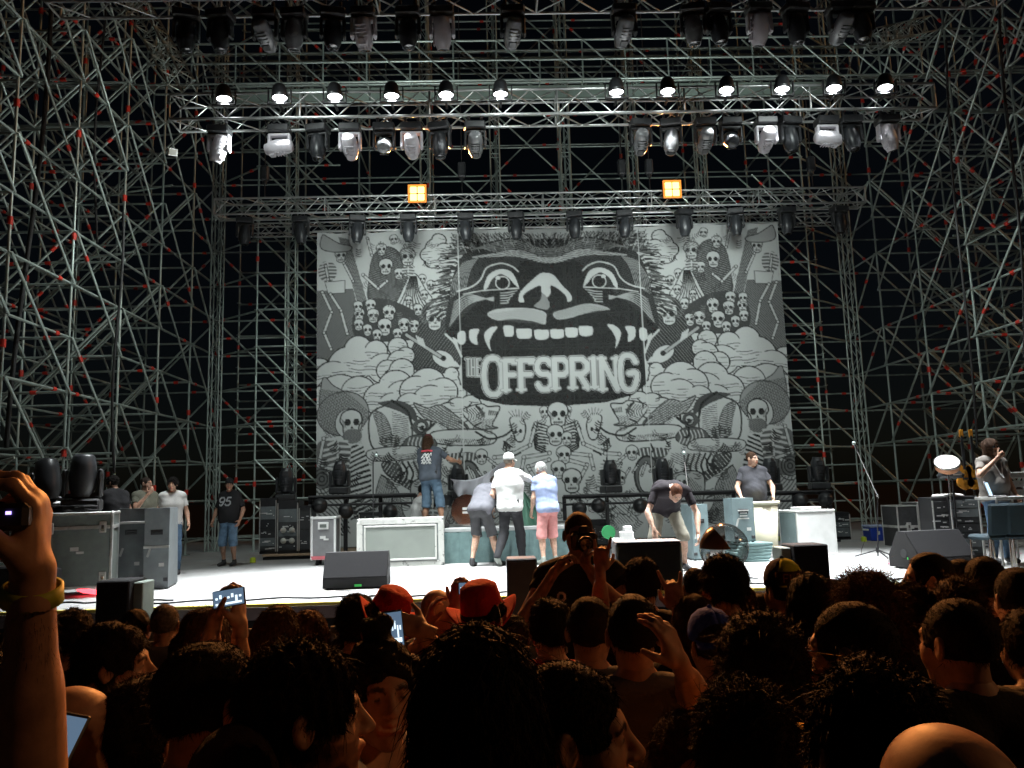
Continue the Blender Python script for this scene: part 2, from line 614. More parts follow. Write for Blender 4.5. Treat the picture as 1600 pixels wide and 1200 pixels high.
def head_mesh(h, female=False, beard=0.0, smile=0.0, scalp=0.0, seed=0):
    """head about its own centre, facing +y"""
    F = Field((-.105, -.125, -.16), (.105, .135, .135), h)
    F.ell((0, -.014, .034), (.073, .094, .083), .02)
    F.ell((0, .028, -.03), (.060, .064, .085), .03)
    F.ell((0, .038, -.078), (.046 - .006 * female, .044, .036), .03)
    F.ell((0, .072, -.102), (.02, .018, .017), .025)
    for sx in (-1, 1):
        F.ell((sx * .042, .052, -.03), (.022, .026, .026), .03)
    F.cap((-.036, .076, .024), (.036, .076, .024), .012 - .004 * female, k=.022)
    for sx in (-1, 1):
        F.ell((sx * .032, .097, .004), (.019, .016, .011), .014, sub=True)
        F.ell((sx * .031, .076, .004), (.0135, .0135, .0125), .004)
    F.cap((0, .086, .016), (0, .113, -.026), .0075, .0125, k=.014)
    for sx in (-1, 1):
        F.ell((sx * .012, .101, -.031), (.0095, .011, .008), .008)
    mw = .021 + .012 * smile
    zc = -.064 + .006 * smile
    F.cap((-mw, .084 - .006 * smile, zc + .005), (0, .097, -.059), .006, .008, k=.010)
    F.cap((mw, .084 - .006 * smile, zc + .005), (0, .097, -.059), .006, .008, k=.010)
    F.cap((-mw * .8, .085, -.071), (mw * .8, .085, -.071), .008, k=.012)
    F.cap((-mw, .097 - .006 * smile, zc), (0, .106, -.0655), .0035, k=.005, sub=True)
    F.cap((mw, .097 - .006 * smile, zc), (0, .106, -.0655), .0035, k=.005, sub=True)
    for sx in (-1, 1):
        M = eul(0, 0, sx * .35)
        F.ell((sx * .078, -.008, -.004), (.009, .021, .032), .010, M=M)
        F.ell((sx * .088, -.002, .0), (.008, .010, .018), .008, sub=True, M=M)
    F.cap((0, -.02, -.05), (0, -.045, -.2), .052 - .008 * female, .056 - .008 * female, k=.03)
    V, Q = F.mesh()
    sm_ = lap(V, Q, 4)
    cm_ = np.clip((V[:, 2] - .03) / .02, 0, 1) + np.clip((-.01 - V[:, 1]) / .02, 0, 1) * np.clip((.065 - np.abs(V[:, 0])) / .01, 0, 1)
    cm_ = np.clip(cm_, 0, 1)[:, None]
    V = V * (1 - cm_) + sm_ * cm_
    x, y, z = V.T
    col = np.ones((len(V), 4))
    # lips, brows, eyes, ears
    lip = (np.abs(x) < mw + .004) & (np.abs(z + .065) < .013) & (y > .088)
    col[lip, :3] *= np.array([.95, .62, .6])
    if smile:
        col[(np.abs(x) < mw * .85) & (np.abs(z + .0645 - .006 * (x / mw) ** 2) < .0045) & (y > .08), :3] = (1.6, 2.4, 3.0)
    brow = (np.abs(np.abs(x) - .031) < .02) & (np.abs(z - (.027 - 2.5 * (np.abs(x) - .03) ** 2 * 10)) < .0055) & (y > .06)
    col[brow, :3] *= .12
    for sx in (-1, 1):
        r = np.sqrt((x - sx * .031) ** 2 + (z - .004) ** 2)
        e = (r < .0115) & (y > .078) & (np.abs(z - .003) < .0046)
        col[e, :3] = (.95, 1.25, 1.5)
        col[e & (r < .0066), :3] = (.05, .05, .06)
    g = np.random.default_rng(seed)
    q = g.normal(size=(6, 3)) * 45
    mott = sum(np.sin(V @ q[i] + i) for i in range(6)) / 6
    col[:, :3] *= (1 + .12 * mott)[:, None]
    if scalp:
        side = np.clip((.085 - z) / .05, 0, 1) * np.clip((.055 - y) / .03, 0, 1) * np.clip((z + .09) / .04, 0, 1)
        col[:, :3] *= (1 - scalp * side * (.75 + .25 * mott))[:, None]
    if beard:
        bm = (z < -.035) & (y > -.02) & (z > -.14) & ~lip & ((z < -.052) | (np.abs(x) > .04))
        col[bm, :3] *= 1 - beard * np.array([.78, .8, .82])
    return V, Q, col


def hair_mesh(style, h, seed=0, dens=1.0):
    """hair shell about the head centre plus loose locks as thin blades"""
    g = np.random.default_rng(seed)
    T = dict(crop=.007, short=.014, curly=.024, afro=.036, long=.018, wild=.028, buzz=.0025, receding=.008, swept=.022, bun=.012, horseshoe=.004)[style]
    low = -.30 if style in ('long', 'wild') else -.13
    F = Field((-.16, -.19, low - .03), (.16, .14, .20), h)
    F.ell((0, -.015, .035), (.073 + T * .8, .094 + T, .083 + T * 1.1), .02)
    F.ell((0, .028, -.03), (.061 + T * .6, .064 + T * .7, .086 + T * .8), .03)
    if style == 'swept':
        F.ell((0, .05, .095), (.055, .05, .035), .03)
    if style == 'bun':
        F.ell((0, -.03, .15), (.04, .04, .033), .015)
    if style in ('long', 'wild'):
        w = .06 if style == 'long' else .085
        F.ell((0, -.05, -.08), (.075 + (w - .06), .07, .14), .03)
        for sx in (-1, 1):
            F.cap((sx * .06, -.03, .02), (sx * w, -.05, low + .06), .035, .045, k=.03)
    # the face stays free
    fz = {'receding': .03, 'horseshoe': .12}.get(style, -.006)
    F.ell((0, .118, -.055 + fz), (.082, .085, .125), .012, sub=True)
    if style == 'horseshoe':
        F.ell((0, .01, .12), (.07, .11, .07), .01, sub=True)
    for sx in (-1, 1):   # ears and sideburns
        if style not in ('long', 'wild'):
            F.ell((sx * .09, .02, -.05), (.03, .05, .055), .012, sub=True)
    if style not in ('long', 'wild'):
        F.plane((0, .55, -1), .062)      # nape line rises towards the face
    F.ripple({'crop': .001, 'buzz': .0005, 'receding': .001, 'curly': .0035, 'afro': .004, 'wild': .005}.get(style, .0035), 80, seed)
    V, Q = F.mesh()
    if len(V) == 0:
        return V, Q, np.zeros((0, 3), int)
    # locks
    nb = int(dens * dict(crop=3200, short=3600, curly=5200, afro=6000, long=3600, wild=5600, buzz=700, receding=1600, swept=4200, bun=2400, horseshoe=600)[style])
    Lk = dict(crop=.010, short=.016, curly=.017, afro=.02, long=.034, wild=.045, buzz=.003, receding=.007, swept=.022, bun=.011, horseshoe=.005)[style]
    P = V[Q]
    cen = P.mean(1)
    nor = np.cross(P[:, 2] - P[:, 0], P[:, 3] - P[:, 1])
    nor /= np.linalg.norm(nor, axis=1)[:, None] + 1e-9
    sel = g.integers(0, len(Q), nb)
    c, n = cen[sel], nor[sel]
    rnd = g.normal(size=(nb, 3))
    if style in ('curly', 'afro', 'wild'):
        d = n * .7 + rnd * .6
    else:
        flow = np.tile(np.array([0, -.15, -.65]), (nb, 1)) if style != 'swept' else np.tile(np.array([.2, -.7, .25]), (nb, 1))
        top = np.clip((c[:, 2:3] - .07) / .05, 0, 1)
        lift = .12 if style in ('long', 'bun') else .35
        d = n * (lift + lift * top) + flow * (1 - .5 * top) + rnd * (.2 if style in ('long', 'bun') else .28)
        if style in ('long', 'bun'):
            d -= n * (d * n).sum(1, keepdims=True) * .7
    d /= np.linalg.norm(d, axis=1)[:, None] + 1e-9
    ln = Lk * g.uniform(.5, 1.5, nb)[:, None] * np.where(g.random(nb) < .05, g.uniform(1.5, 3.0, nb), 1.0)[:, None]
    side = np.cross(d, g.normal(size=(nb, 3)))
    side /= np.linalg.norm(side, axis=1)[:, None] + 1e-9
    wd = g.uniform(.0004, .0010, nb)[:, None]
    b0 = c - d * .006
    mid = b0 + d * ln * .55
    tip = b0 + d * ln + rnd * ln * .12 + np.array([0, 0, -.25]) * ln
    BV = np.stack([b0 - side * wd, b0 + side * wd, mid + side * wd, mid - side * wd, tip], 1).reshape(-1, 3)
    i = np.arange(nb)[:, None] * 5 + len(V)
    BQ = np.concatenate([i + np.array([0, 1, 2, 3])], 1)
    BT = np.concatenate([i + np.array([3, 2, 4])], 1)
    return np.concatenate([V, BV]), np.concatenate([Q, BQ]), BT


def hand_mesh(h, curl, spread=.0, thumb=.4, mirror=False):
    """wrist at the origin, fingers to +y, palm facing -z, thumb on +x (right hand seen from its back when mirrored)"""
    F = Field((-.09, -.05, -.115), (.11, .21, .06), h)
    F.cap((0, -.04, 0), (0, .0, 0), .026, .026, k=.02)
    F.ell((0.0, .048, 0), (.040, .052, .0155), .02)
    F.ell((.022, .03, -.006), (.02, .03, .016), .015)
    xs = (.030, .0105, -.0095, -.029)
    Ls = (.068, .077, .071, .055)
    for i in range(4):
        cu = curl[i]
        p = np.array([xs[i], .086 - (.006 if i in (0,) else .012 if i == 3 else 0), 0.0])
        ang = 0.0
        sp = (1.5 - i) * spread
        for j, fr in enumerate((.45, .30, .25)):
            ang += cu * (1.25, 1.65, 1.0)[j]
            dv = np.array([math.sin(sp) * math.cos(ang), math.cos(ang) * math.cos(sp), -math.sin(ang)])
            q = p + dv * Ls[i] * fr * 1.1
            r0 = (.0092, .0082, .0075)[j]
            F.cap(p, q, r0, r0 - .0009, k=.006 if j else .012)
            p = q
    a = thumb
    p0 = np.array([.030, .012, -.006])
    p1 = p0 + np.array([.030 * math.cos(a) + .008, .030, -.030 * math.sin(a)])
    p2 = p1 + np.array([.022 * math.cos(a * 1.5), .026, -.024 * math.sin(a * 1.3)])
    F.cap(p0, p1, .0135, .0105, k=.012)
    F.cap(p1, p2, .0100, .0082, k=.006)
    V, Q = F.mesh()
    if mirror:
        V = V * np.array([-1, 1, 1])
        Q = Q[:, ::-1]
    return V, Q


DEF = dict(pelvis=(0, 0, .96), chest=(0, -.01, 1.30), neck=(0, -.02, 1.50), head=(0, .02, 1.665),
           sl=(-.18, -.01, 1.445), sr=(.18, -.01, 1.445), el=(-.25, -.04, 1.15), er=(.25, -.04, 1.15), wl=(-.25, .08, .91), wr=(.25, .08, .91),
           hl=(-.09, 0, .93), hr=(.09, 0, .93), kl=(-.11, .03, .50), kr=(.11, .03, .50), al=(-.12, -.02, .09), ar=(.12, -.02, .09),
           tl=(-.14, .13, .035), tr=(.14, .13, .035))


def person(label, loc, rz=0.0, scale=1.0, pose=None, head_rot=(0, 0, 0), skin='mid', shirt=None, sleeve=.62, shirt_style='tee', pants=None, legs=1.0,
           shoes=None, hair='crop', hair_col='dark', hv=.008, bv=.02, headv=.0065, female=False, beard=0.0, smile=0.0, girth=1.0, handl=None, handr=None,
           handv=.0055, seed=0, group=None, cat='person', cap=None, wrinkle=.0065):
    """one person: body (one continuous skin), shirt, trousers, shoes, hair as children"""
    J = {k: np.array(v, float) for k, v in DEF.items()}
    for k, v in (pose or {}).items():
        J[k] = np.array(v, float)
    t = thing('person', label, cat, loc, rz, group)
    t.scale = (scale,) * 3
    pts = np.array(list(J.values()))
    lo, hi = pts.min(0) - .22, pts.max(0) + .22
    lo[2] = pts[:, 2].min() - .08
    gt = girth
    spine = J['chest'] - J['pelvis']
    fw = np.cross(J['sr'] - J['sl'], J['neck'] - J['pelvis'])     # roughly forward (+y when standing)
    fw = fw / (np.linalg.norm(fw) + 1e-9)
    if fw[1] < 0 and abs(fw[1]) > .5:
        fw = -fw
    rt = (J['sr'] - J['sl']) / np.linalg.norm(J['sr'] - J['sl'])
    hd = (J['hr'] - J['hl']) / np.linalg.norm(J['hr'] - J['hl'])

    def torso(F, e, full=True):
        c, p, n = J['chest'], J['pelvis'], J['neck']
        for s_ in (-1, 1):
            F.cap(p + hd * s_ * .075 * gt, c + rt * s_ * .085 * gt, .098 * gt + e, .102 * gt + e, k=.06)
            F.cap(c + rt * s_ * .085 * gt, n - (n - c) * .35 + rt * s_ * .10, .105 * gt + e, .078 + e, k=.06)
        F.cap(J['sl'], J['sr'], .053 + e, .053 + e, k=.05)
        for s_, sj in ((-1, 'sl'), (1, 'sr')):
            F.cap(n + rt * s_ * .035 + (n - c) * .05, J[sj] * .75 + n * .25, .05 + e * .6, .05 + e * .8, k=.05)
        if gt > 1.05:
            F.ell((p * .55 + c * .45) + fw * .05 * gt, (.13 * gt + e,) * 3, .08)
        for s_, hj in ((-1, 'hl'), (1, 'hr')):
            F.ell(J[hj] - fw * .035, (.095 + e, .10 + e, .10 + e), .05)
        if female:
            for s_ in (-1, 1):
                F.ell(c + rt * s_ * .075 + fw * .09 + (n - c) * .15, (.06 + e * .5,) * 3, .05)

    def arm(F, s_, e, upto=9.9):
        a, b, c = J['s' + s_], J['e' + s_], J['w' + s_]
        if upto >= 1:
            F.cap(a, b, .050 + e, .041 + e, k=.04)
            if upto > 1:
                F.cap(b, c, .041 + e, .027 + e, k=.02)
                F.cap(b + (c - b) * .1, b + (c - b) * .45, .043 + e, .038 + e, k=.02)
        else:
            F.cap(a, a + (b - a) * upto, .055 + e, .058 + e * 1.6, k=.04)

    def leg(F, s_, e, upto=2.0, flare=0.0):
        a, b, c = J['h' + s_], J['k' + s_], J['a' + s_]
        u = min(1, upto)
        F.cap(a, a + (b - a) * u, .085 + e, .085 + (.055 - .085) * u + e + flare * u, k=.04)
        if upto > 1:
            v = upto - 1
            F.cap(b, b + (c - b) * v, .055 + e + flare, .055 + (.036 - .055) * v + e + flare, k=.03)
            F.cap(b + (c - b) * .1, b + (c - b) * min(v, .5), .058 + e + flare, .05 + e + flare, k=.03)

    # --- body
    F = Field(lo, hi, bv)
    torso(F, 0)
    for s_ in 'lr':
        arm(F, s_, 0)
        leg(F, s_, 0)
        F.cap(J['a' + s_] + (0, 0, -.02), J['t' + s_] + (0, -.02, .0), .036, .026, k=.02)
    HR = eul(*head_rot)
    F.cap(J['neck'] - (J['neck'] - J['chest']) * .15, J['head'] + HR @ np.array([0, -.03, -.10]), .062, .05, k=.05)
    V, Q = F.mesh()
    V = lap(V, Q)
    col = np.ones((len(V), 4))
    gq = np.random.default_rng(seed + 40).normal(size=(6, 3)) * 26
    col[:, :3] *= (1 + .14 * sum(np.sin(V @ gq[i] + i) for i in range(6)) / 6)[:, None]
    VV, QQ, CC = [V], [Q], [col]
    off = len(V)
    hm, hq, hcol = head_mesh(headv, female, beard, smile, .45 if hair == 'bald' else .5 if hair == 'buzz' else 0.0, seed)
    VV.append(hm @ HR.T + J['head'])
    QQ.append(hq + off)
    CC.append(hcol)
    off += len(hm)
    for s_, hp in (('l', handl), ('r', handr)):
        hp = hp or {}
        w, e_ = J['w' + s_], J['e' + s_]
        d = np.array(hp.get('dir', (w - e_) / np.linalg.norm(w - e_)), float)
        d /= np.linalg.norm(d)
        pn = np.array(hp.get('palm', (1, 0, 0) if s_ == 'l' else (-1, 0, 0)), float)   # where the palm looks
        zz = -(pn - d * pn.dot(d))
        zz /= np.linalg.norm(zz) + 1e-9
        xx = np.cross(d, zz)
        # right hand: with fingers up (y) and palm to -z the thumb lies on -x ; left hand on +x
        mv, mq = hand_mesh(handv, hp.get('curl', (.3, .35, .4, .45)), hp.get('spread', .06), hp.get('thumb', .5), mirror=(s_ == 'r'))
        hcol2 = np.ones((len(mv), 4))
        tipm = (np.linalg.norm(mv[:, :2], axis=1) > .135)
        hcol2[tipm, :3] *= np.array([1.12, .95, .95])
        kn = np.exp(-((mv[:, 1] - .09) / .006) ** 2) + .7 * np.exp(-((mv[:, 1] - .125) / .004) ** 2)
        hcol2[:, :3] *= (1 - .18 * kn * (mv[:, 2] > -.01))[:, None]
        hcol2[:, :3] *= (1 + .1 * np.sin(mv[:, 0] * 160 + mv[:, 1] * 70))[:, None]
        VV.append(mv @ np.stack([xx, d, zz], 1).T + w)
        QQ.append(mq + off)
        CC.append(hcol2)
        off += len(mv)
    me = mesh_from('body', np.concatenate(VV), np.concatenate(QQ), skin_mat(skin), True)
    ca = me.color_attributes.new('tint', 'FLOAT_COLOR', 'POINT')
    ca.data.foreach_set('color', np.concatenate(CC).astype(np.float32).ravel())
    link('body', me, t)
    # --- shirt
    parts = {}
    if shirt is not None:
        F = Field(lo, hi, bv)
        torso(F, .024)
        dn = J['pelvis'] - J['chest']
        dn = dn / np.linalg.norm(dn)
        F.plane(dn, dn.dot(J['pelvis']) + .10)
        F.ell(J['neck'] + (J['neck'] - J['chest']) * .42 + fw * .045, (.066, .066, .06), .02, sub=True)
        if shirt_style == 'tank':
            for s_ in (-1, 1):
                F.ell(J['chest'] + (J['neck'] - J['chest']) * .62 + rt * s_ * .225, (.115, .2, .16), .015, sub=True)
            F.ell(J['neck'] - (J['neck'] - J['chest']) * .1 + fw * .06, (.075, .10, .12), .02, sub=True)
        F.folds(wrinkle, seed + 5)
        V, Q = F.mesh()
        V = lap(V, Q)
        if sleeve > 0:
            for s_ in 'lr':
                a, b_ = J['s' + s_], J['e' + s_]
                u = min(sleeve, 1.0)
                e_ = a + (b_ - a) * u
                F2 = Field(np.minimum(a, e_) - .14, np.maximum(a, e_) + .14, bv * .8)
                F2.cap(a, a + (b_ - a) * (u + .3), .062, .066, k=.02)
                dr = (b_ - a) / np.linalg.norm(b_ - a)
                F2.plane(dr, dr.dot(e_))
                F2.folds(wrinkle * .8, seed + 6)
                V2, Q2 = F2.mesh()
                if len(V2):
                    V2 = lap(V2, Q2)
                    Q = np.concatenate([Q, Q2 + len(V)])
                    V = np.concatenate([V, V2])
        parts['shirt'] = (link('shirt', mesh_from('shirt', V, Q, shirt, True), t), V)
    if pants is not None:
        F = Field(lo, hi, bv)
        for s_, hj in ((-1, 'hl'), (1, 'hr')):
            F.ell(J[hj] - fw * .03, (.108, .115, .11), .05)
        F.cap(J['pelvis'] - hd * .075 * gt, J['pelvis'] + hd * .075 * gt, .108 * gt, k=.05)
        for s_ in 'lr':
            if legs >= 1:
                leg(F, s_, .016, 2.0, .006)
            else:
                leg(F, s_, .016, min(.45, legs * 2), .0)
        up = spine / np.linalg.norm(spine)
        F.plane(up, up.dot(J['pelvis']) + .11)
        F.folds(wrinkle, seed + 9)
        V, Q = F.mesh()
        V = lap(V, Q)
        if legs < 1:
            for s_ in 'lr':
                a, k_, c_ = J['h' + s_], J['k' + s_], J['a' + s_]
                u = legs * 2
                e_ = a + (k_ - a) * u if u <= 1 else k_ + (c_ - k_) * (u - 1)
                lo2 = np.minimum(np.minimum(a, k_), e_) - .17
                hi2 = np.maximum(np.maximum(a, k_), e_) + .17
                F2 = Field(lo2, hi2, bv * .85)
                if u <= 1:
                    F2.cap(a, a + (k_ - a) * (u + .25), .100, .094, k=.03)
                    dr = k_ - a
                else:
                    F2.cap(a, k_, .100, .090, k=.03)
                    F2.cap(k_, k_ + (c_ - k_) * (u - 1 + .25), .090, .088, k=.03)
                    dr = c_ - k_
                dr = dr / np.linalg.norm(dr)
                F2.plane(dr, dr.dot(e_))
                F2.folds(wrinkle, seed + 3)
                V2, Q2 = F2.mesh()
                V2 = lap(V2, Q2)
                Q = np.concatenate([Q, Q2 + len(V)])
                V = np.concatenate([V, V2])
        link('shorts' if legs < 1 else 'trousers', mesh_from('trousers', V, Q, pants, True), t)
    if shoes is not None:
        for s_ in 'lr':
            a, b = J['a' + s_], J['t' + s_]
            F = Field(np.minimum(a, b) - .13, np.maximum(a, b) + .13, .012)
            F.cap(a + (0, 0, -.035), b + (0, 0, -.002), .046, .038, k=.02)
            F.cap(a + (0, 0, .02), a + (0, 0, -.03), .044, .046, k=.02)
            F.plane((0, 0, -1), -(min(a[2], b[2]) - .035))
            V, Q = F.mesh()
            link('shoe', mesh_from('shoe', V, Q, shoes, True), t)
    if hair not in (None, 'bald'):
        V, Q, T3 = hair_mesh(hair, hv, seed, 3.4 if hv < .0065 else 1.7 if hv < .0086 else .5)
        me = mesh_from('hair', V, Q.tolist() + T3.tolist(), hair_mat(hair_col), True)
        o = link('hair', me, t)
        M = np.eye(4)
        M[:3, :3] = HR
        M[:3, 3] = J['head']
        o.matrix_basis = Matrix(M.tolist())
    if cap:
        cap(t, J['head'], HR)
    t['_'] = 0
    del t['_']
    return t, J, parts


def decal(parent, name, V, strokes, w, m, side=-1, lift=.012, rad=None):
    """flat print laid on the front (side=+1) or back (-1) of a shirt: strokes in local x,z"""
    F = V[(V[:, 1] * side) > -.02]
    mb = MB()
    for pl in strokes:
        # resample
        q = [np.array(pl[0])]
        for a, b in zip(pl[:-1], pl[1:]):
            a, b = np.array(a), np.array(b)
            k = max(1, int(np.linalg.norm(b - a) / .02))
            for i in range(1, k + 1):
                q.append(a + (b - a) * i / k)
        P3 = []
        for p in q:
            dd = (F[:, 0] - p[0]) ** 2 + (F[:, 2] - p[1]) ** 2
            near = np.argsort(dd)[:6]
            y = F[near, 1].max() if side > 0 else F[near, 1].min()
            P3.append((p[0], y + side * lift, p[1]))
        for a, b in zip(P3[:-1], P3[1:]):
            a, b = np.array(a), np.array(b)
            d = b - a
            nrm = np.array([-d[2], 0, d[0]])
            L = np.linalg.norm(nrm)
            if L < 1e-6:
                continue
            nrm = nrm / L * w / 2
            e = d / np.linalg.norm(d) * w * .3
            mb.add([a - e - nrm, b + e - nrm, b + e + nrm, a - e + nrm], [(0, 1, 2, 3)])
    return mb.build(name, m, parent)

# ================================================================== the setting: ground and stage
g = MB()
g.box((0, 300, -0.05), (1600, 1600, 0.1))
tag(g.build('ground', mat('asphalt', (0.045, 0.045, 0.047), 0.9, 0, 0.25, 2.0, bump=0.4)), kind='structure')

SX0, SX1, SY0, SY1 = -12.0, 15.0, 9.55, 23.6
DECK = mat('stage_plywood', (0.34, 0.34, 0.335), 0.62, 0, 0.14, 1.6, bump=0.1, wear=((0.17, 0.16, 0.15), 5.0, 0.63))
stage = thing('stage_platform', 'wide raised concert stage with pale floor panels and yellow front edge', 'stage', (1.5, SY0, 0))
S0 = np.array([1.5, SY0, 0])
pw, pl_ = 1.5, 1.55
nx, ny = int((SX1 - SX0) / pw), int(math.ceil((SY1 - SY0) / pl_))
_pm = MB()
_pm.box((0, 0, 0), (pw - .006, pl_ - .006, .04), bev=.003)
panel_me = mesh_from('floor_panel', _pm.v, _pm.f, DECK, _pm.sm)
for i in range(nx):
    for j in range(ny):
        o = link('floor_panel', panel_me, stage, (SX0 + (i + .5) * pw - S0[0], (j + .5) * pl_, ZS - .02 + random.uniform(-.0012, .0012)))
b = MB()
b.box((0, (SY1 - SY0) / 2, ZS - .12), (SX1 - SX0, SY1 - SY0 - .05, .15))
b.build('frame', BLACKM, stage)
YEL = mat('yellow_edge_paint', (0.75, 0.62, 0.10), 0.45, 0, 0.12, 3.0, wear=((0.45, 0.4, 0.2), 5.0, 0.64))
for i in range(9):
    b = MB()
    b.box((SX0 + 1.5 + 3 * i - S0[0], -.035, ZS - .005), (2.99, .05, .035), bev=.004)
    b.build('edge_strip', YEL, stage)
    b = MB()
    b.box((SX0 + 1.5 + 3 * i - S0[0], -.022, ZS - .1), (2.985, .03, .14), bev=.004)
    b.build('edge_board', mat('grey_edge_board', (0.30, 0.26, 0.26), 0.6, 0, 0.15, 3.0), stage)
for i in range(18):
    b = MB()
    b.box((SX0 + .75 + 1.5 * i - S0[0], -.012, (ZS - .18) / 2), (1.47, .02, ZS - .18))
    b.build('skirt_panel', CLOTHBLK, stage)

TAPEM = [mat('gaffer_black', (.02, .02, .02), .8), mat('tape_white', (.6, .6, .58), .7), mat('tape_pink', (.6, .12, .25), .7)]
for i in range(16):
    x_, y_, a_ = random.uniform(-5, 7.5), random.uniform(.5, 4.5), random.uniform(0, 3)
    b = MB(); b.box((x_, y_, ZS + .004), (.28, .05, .002), eul(0, 0, a_))
    if i % 2:
        b.box((x_, y_, ZS + .007), (.28, .05, .002), eul(0, 0, a_ + 1.57))
    b.build('tape_mark', TAPEM[i % 3], stage)
# crowd barrier in front of the pit
BAR = mat('barrier_aluminium', (0.20, 0.20, 0.21), 0.5, 0.4, 0.2, 4.0)
for i in range(8):
    cx = -5.2 + i * 1.6
    br = thing('crowd_barrier', 'grey aluminium crowd barrier panel before the stage, %s from left' % ('first', 'second', 'third', 'fourth', 'fifth', 'sixth', 'seventh', 'eighth')[i], 'barrier', (cx, 6.0, 0), 0, 'crowd barrier panels')
    b = MB(); b.box((0, 0, .62), (1.56, .03, .92)); b.build('panel', BAR, br)
    b = MB(); b.cyl((-.78, 0, 1.12), (.78, 0, 1.12), .03, 10); b.build('top_rail', BAR, br)
    for sx in (-.77, .77):
        b = MB(); b.cyl((sx, 0, .02), (sx, 0, 1.12), .025, 8); b.build('post', BAR, br)
    b = MB(); b.box((0, -.5, .012), (1.5, 1.0, .02)); b.build('foot_plate', BAR, br)

# ================================================================== scaffolding
LIFT, BAY, TR = 0.92, 1.8, 0.0245
NL = 15


def coupler_band(mb, p, d, r=.037, L=.1):
    d = np.asarray(d) / np.linalg.norm(d)
    mb.cyl(np.asarray(p) - d * L / 2, np.asarray(p) + d * L / 2, r, 6)


def scaffold(name, label, stds, segs_ledger, segs_brace, z0, z1, base):
    t = thing(name, label, 'scaffold', base)
    B = np.array(base, float)
    red = MB()
    ros = MB()
    for (x, y) in stds:
        lean = np.array([random.uniform(-.012, .012), random.uniform(-.012, .012), 0])
        pipe('standard', np.array([x, y, z0]) - B, np.array([x, y, z1]) + lean - B, TR, GALV, t)
        z = z0 + 1.3 + random.uniform(0, .8)
        while z < z1:
            if random.random() < .55:
                coupler_band(red, np.array([x, y, z]) - B, (0, 0, 1), .042, .12)
            z += 1.84
        k = 0
        while z0 + .3 + k * LIFT < z1:
            zc = z0 + .3 + k * LIFT
            ros.lathe([(.02, -.006), (.062, -.006), (.062, .006), (.02, .006)], 8, np.array([x, y, zc]) - B, smooth=False)
            k += 1
        bp = MB(); bp.box(np.array([x, y, z0 + .012]) - B, (.16, .16, .02)); bp.cyl(np.array([x, y, z0]) - B, np.array([x, y, z0 + .35]) - B, .03, 8)
        bp.build('base_jack', GALV, t)
    for kind, segs, r in (('ledger', segs_ledger, TR * .95), ('brace', segs_brace, TR * .95)):
        rest = MB()
        for i, (a, b) in enumerate(segs):
            a, b = np.array(a, float) - B, np.array(b, float) - B
            if i < 300:
                pipe(kind, a, b, r, GALV, t)
            else:
                rest.cyl(a, b, r, 6, caps=False)
            d = b - a
            if random.random() < (.62 if kind == 'ledger' else .5):
                coupler_band(red, a + d * random.choice((.17, .2, .78, .83, .3)), d)
        if rest.v:
            tag(rest.build(kind + '_run', GALV, t), kind='stuff')
    tag(red.build('red_coupler', RED, t), kind='stuff')
    tag(ros.build('rosette', GALV, t), kind='stuff')
    return t


def side_tower(name, label, X0, sgn):
    xs = [X0 + sgn * BAY * i for i in range(3)]
    ys = [9.8 + BAY * i for i in range(7)]
    z0, z1 = ZS, ZS + .3 + LIFT * NL
    stds = [(x, y) for x in xs for y in ys]
    led, bra = [], []
    for k in range(NL):
        z = z0 + .3 + k * LIFT
        for i, x in enumerate(xs):
            for j in range(6):
                if (i == 0 and k % 2 == 0 and random.random() < .35):
                    continue
                led.append(((x, ys[j], z), (x, ys[j + 1], z)))
        for i in range(2):
            for y in ys:
                led.append(((xs[i], y, z), (xs[i + 1], y, z)))
    for k in range(0, NL - 1):
        z = z0 + .3 + k * LIFT
        for j in range(6):
            for i, x in enumerate(xs):
                if (k + j) % 2 == 0 and z + 2 * LIFT < z1:
                    bra.append(((x + sgn * .05 * -1, ys[j], z + 2 * LIFT), (x + sgn * .05 * -1, ys[j + 1], z)))
        for j, y in enumerate(ys):
            for i in range(2):
                if (k + i + j) % 2 == 0 and z + 2 * LIFT < z1 and (j > 0):
                    bra.append(((xs[i], y - .05, z + 2 * LIFT), (xs[i + 1], y - .05, z)))
                    if random.random() < .3:
                        bra.append(((xs[i], y + .06, z + 2 * LIFT), (xs[i + 1], y + .06, z)))
    # what shows largest first: nearest the camera and on the inner face
    key = lambda s: abs((s[0][0] + s[1][0]) / 2 - X0) * 2 + (s[0][1] + s[1][1]) / 2
    led.sort(key=key); bra.sort(key=key)
    # long loose raking tubes
    for q in range(6):
        j = 1 + q % 5
        z = z0 + 1.4 + q * 2.1
        bra.insert(0, ((xs[0] - sgn * .08, ys[j] + .3, z + .5), (xs[1] + sgn * .5, ys[j] + .3, z + .5 + random.uniform(-.7, .25))))
    return scaffold(name, label, stds, led, bra, z0, z1, (X0 + sgn * BAY, 15.2, ZS))


side_tower('scaffold_tower', 'tall galvanised scaffold tower with red couplers left of the stage', -7.0, -1)
side_tower('scaffold_tower', 'tall galvanised scaffold tower with red couplers right of the stage', 9.55, 1)

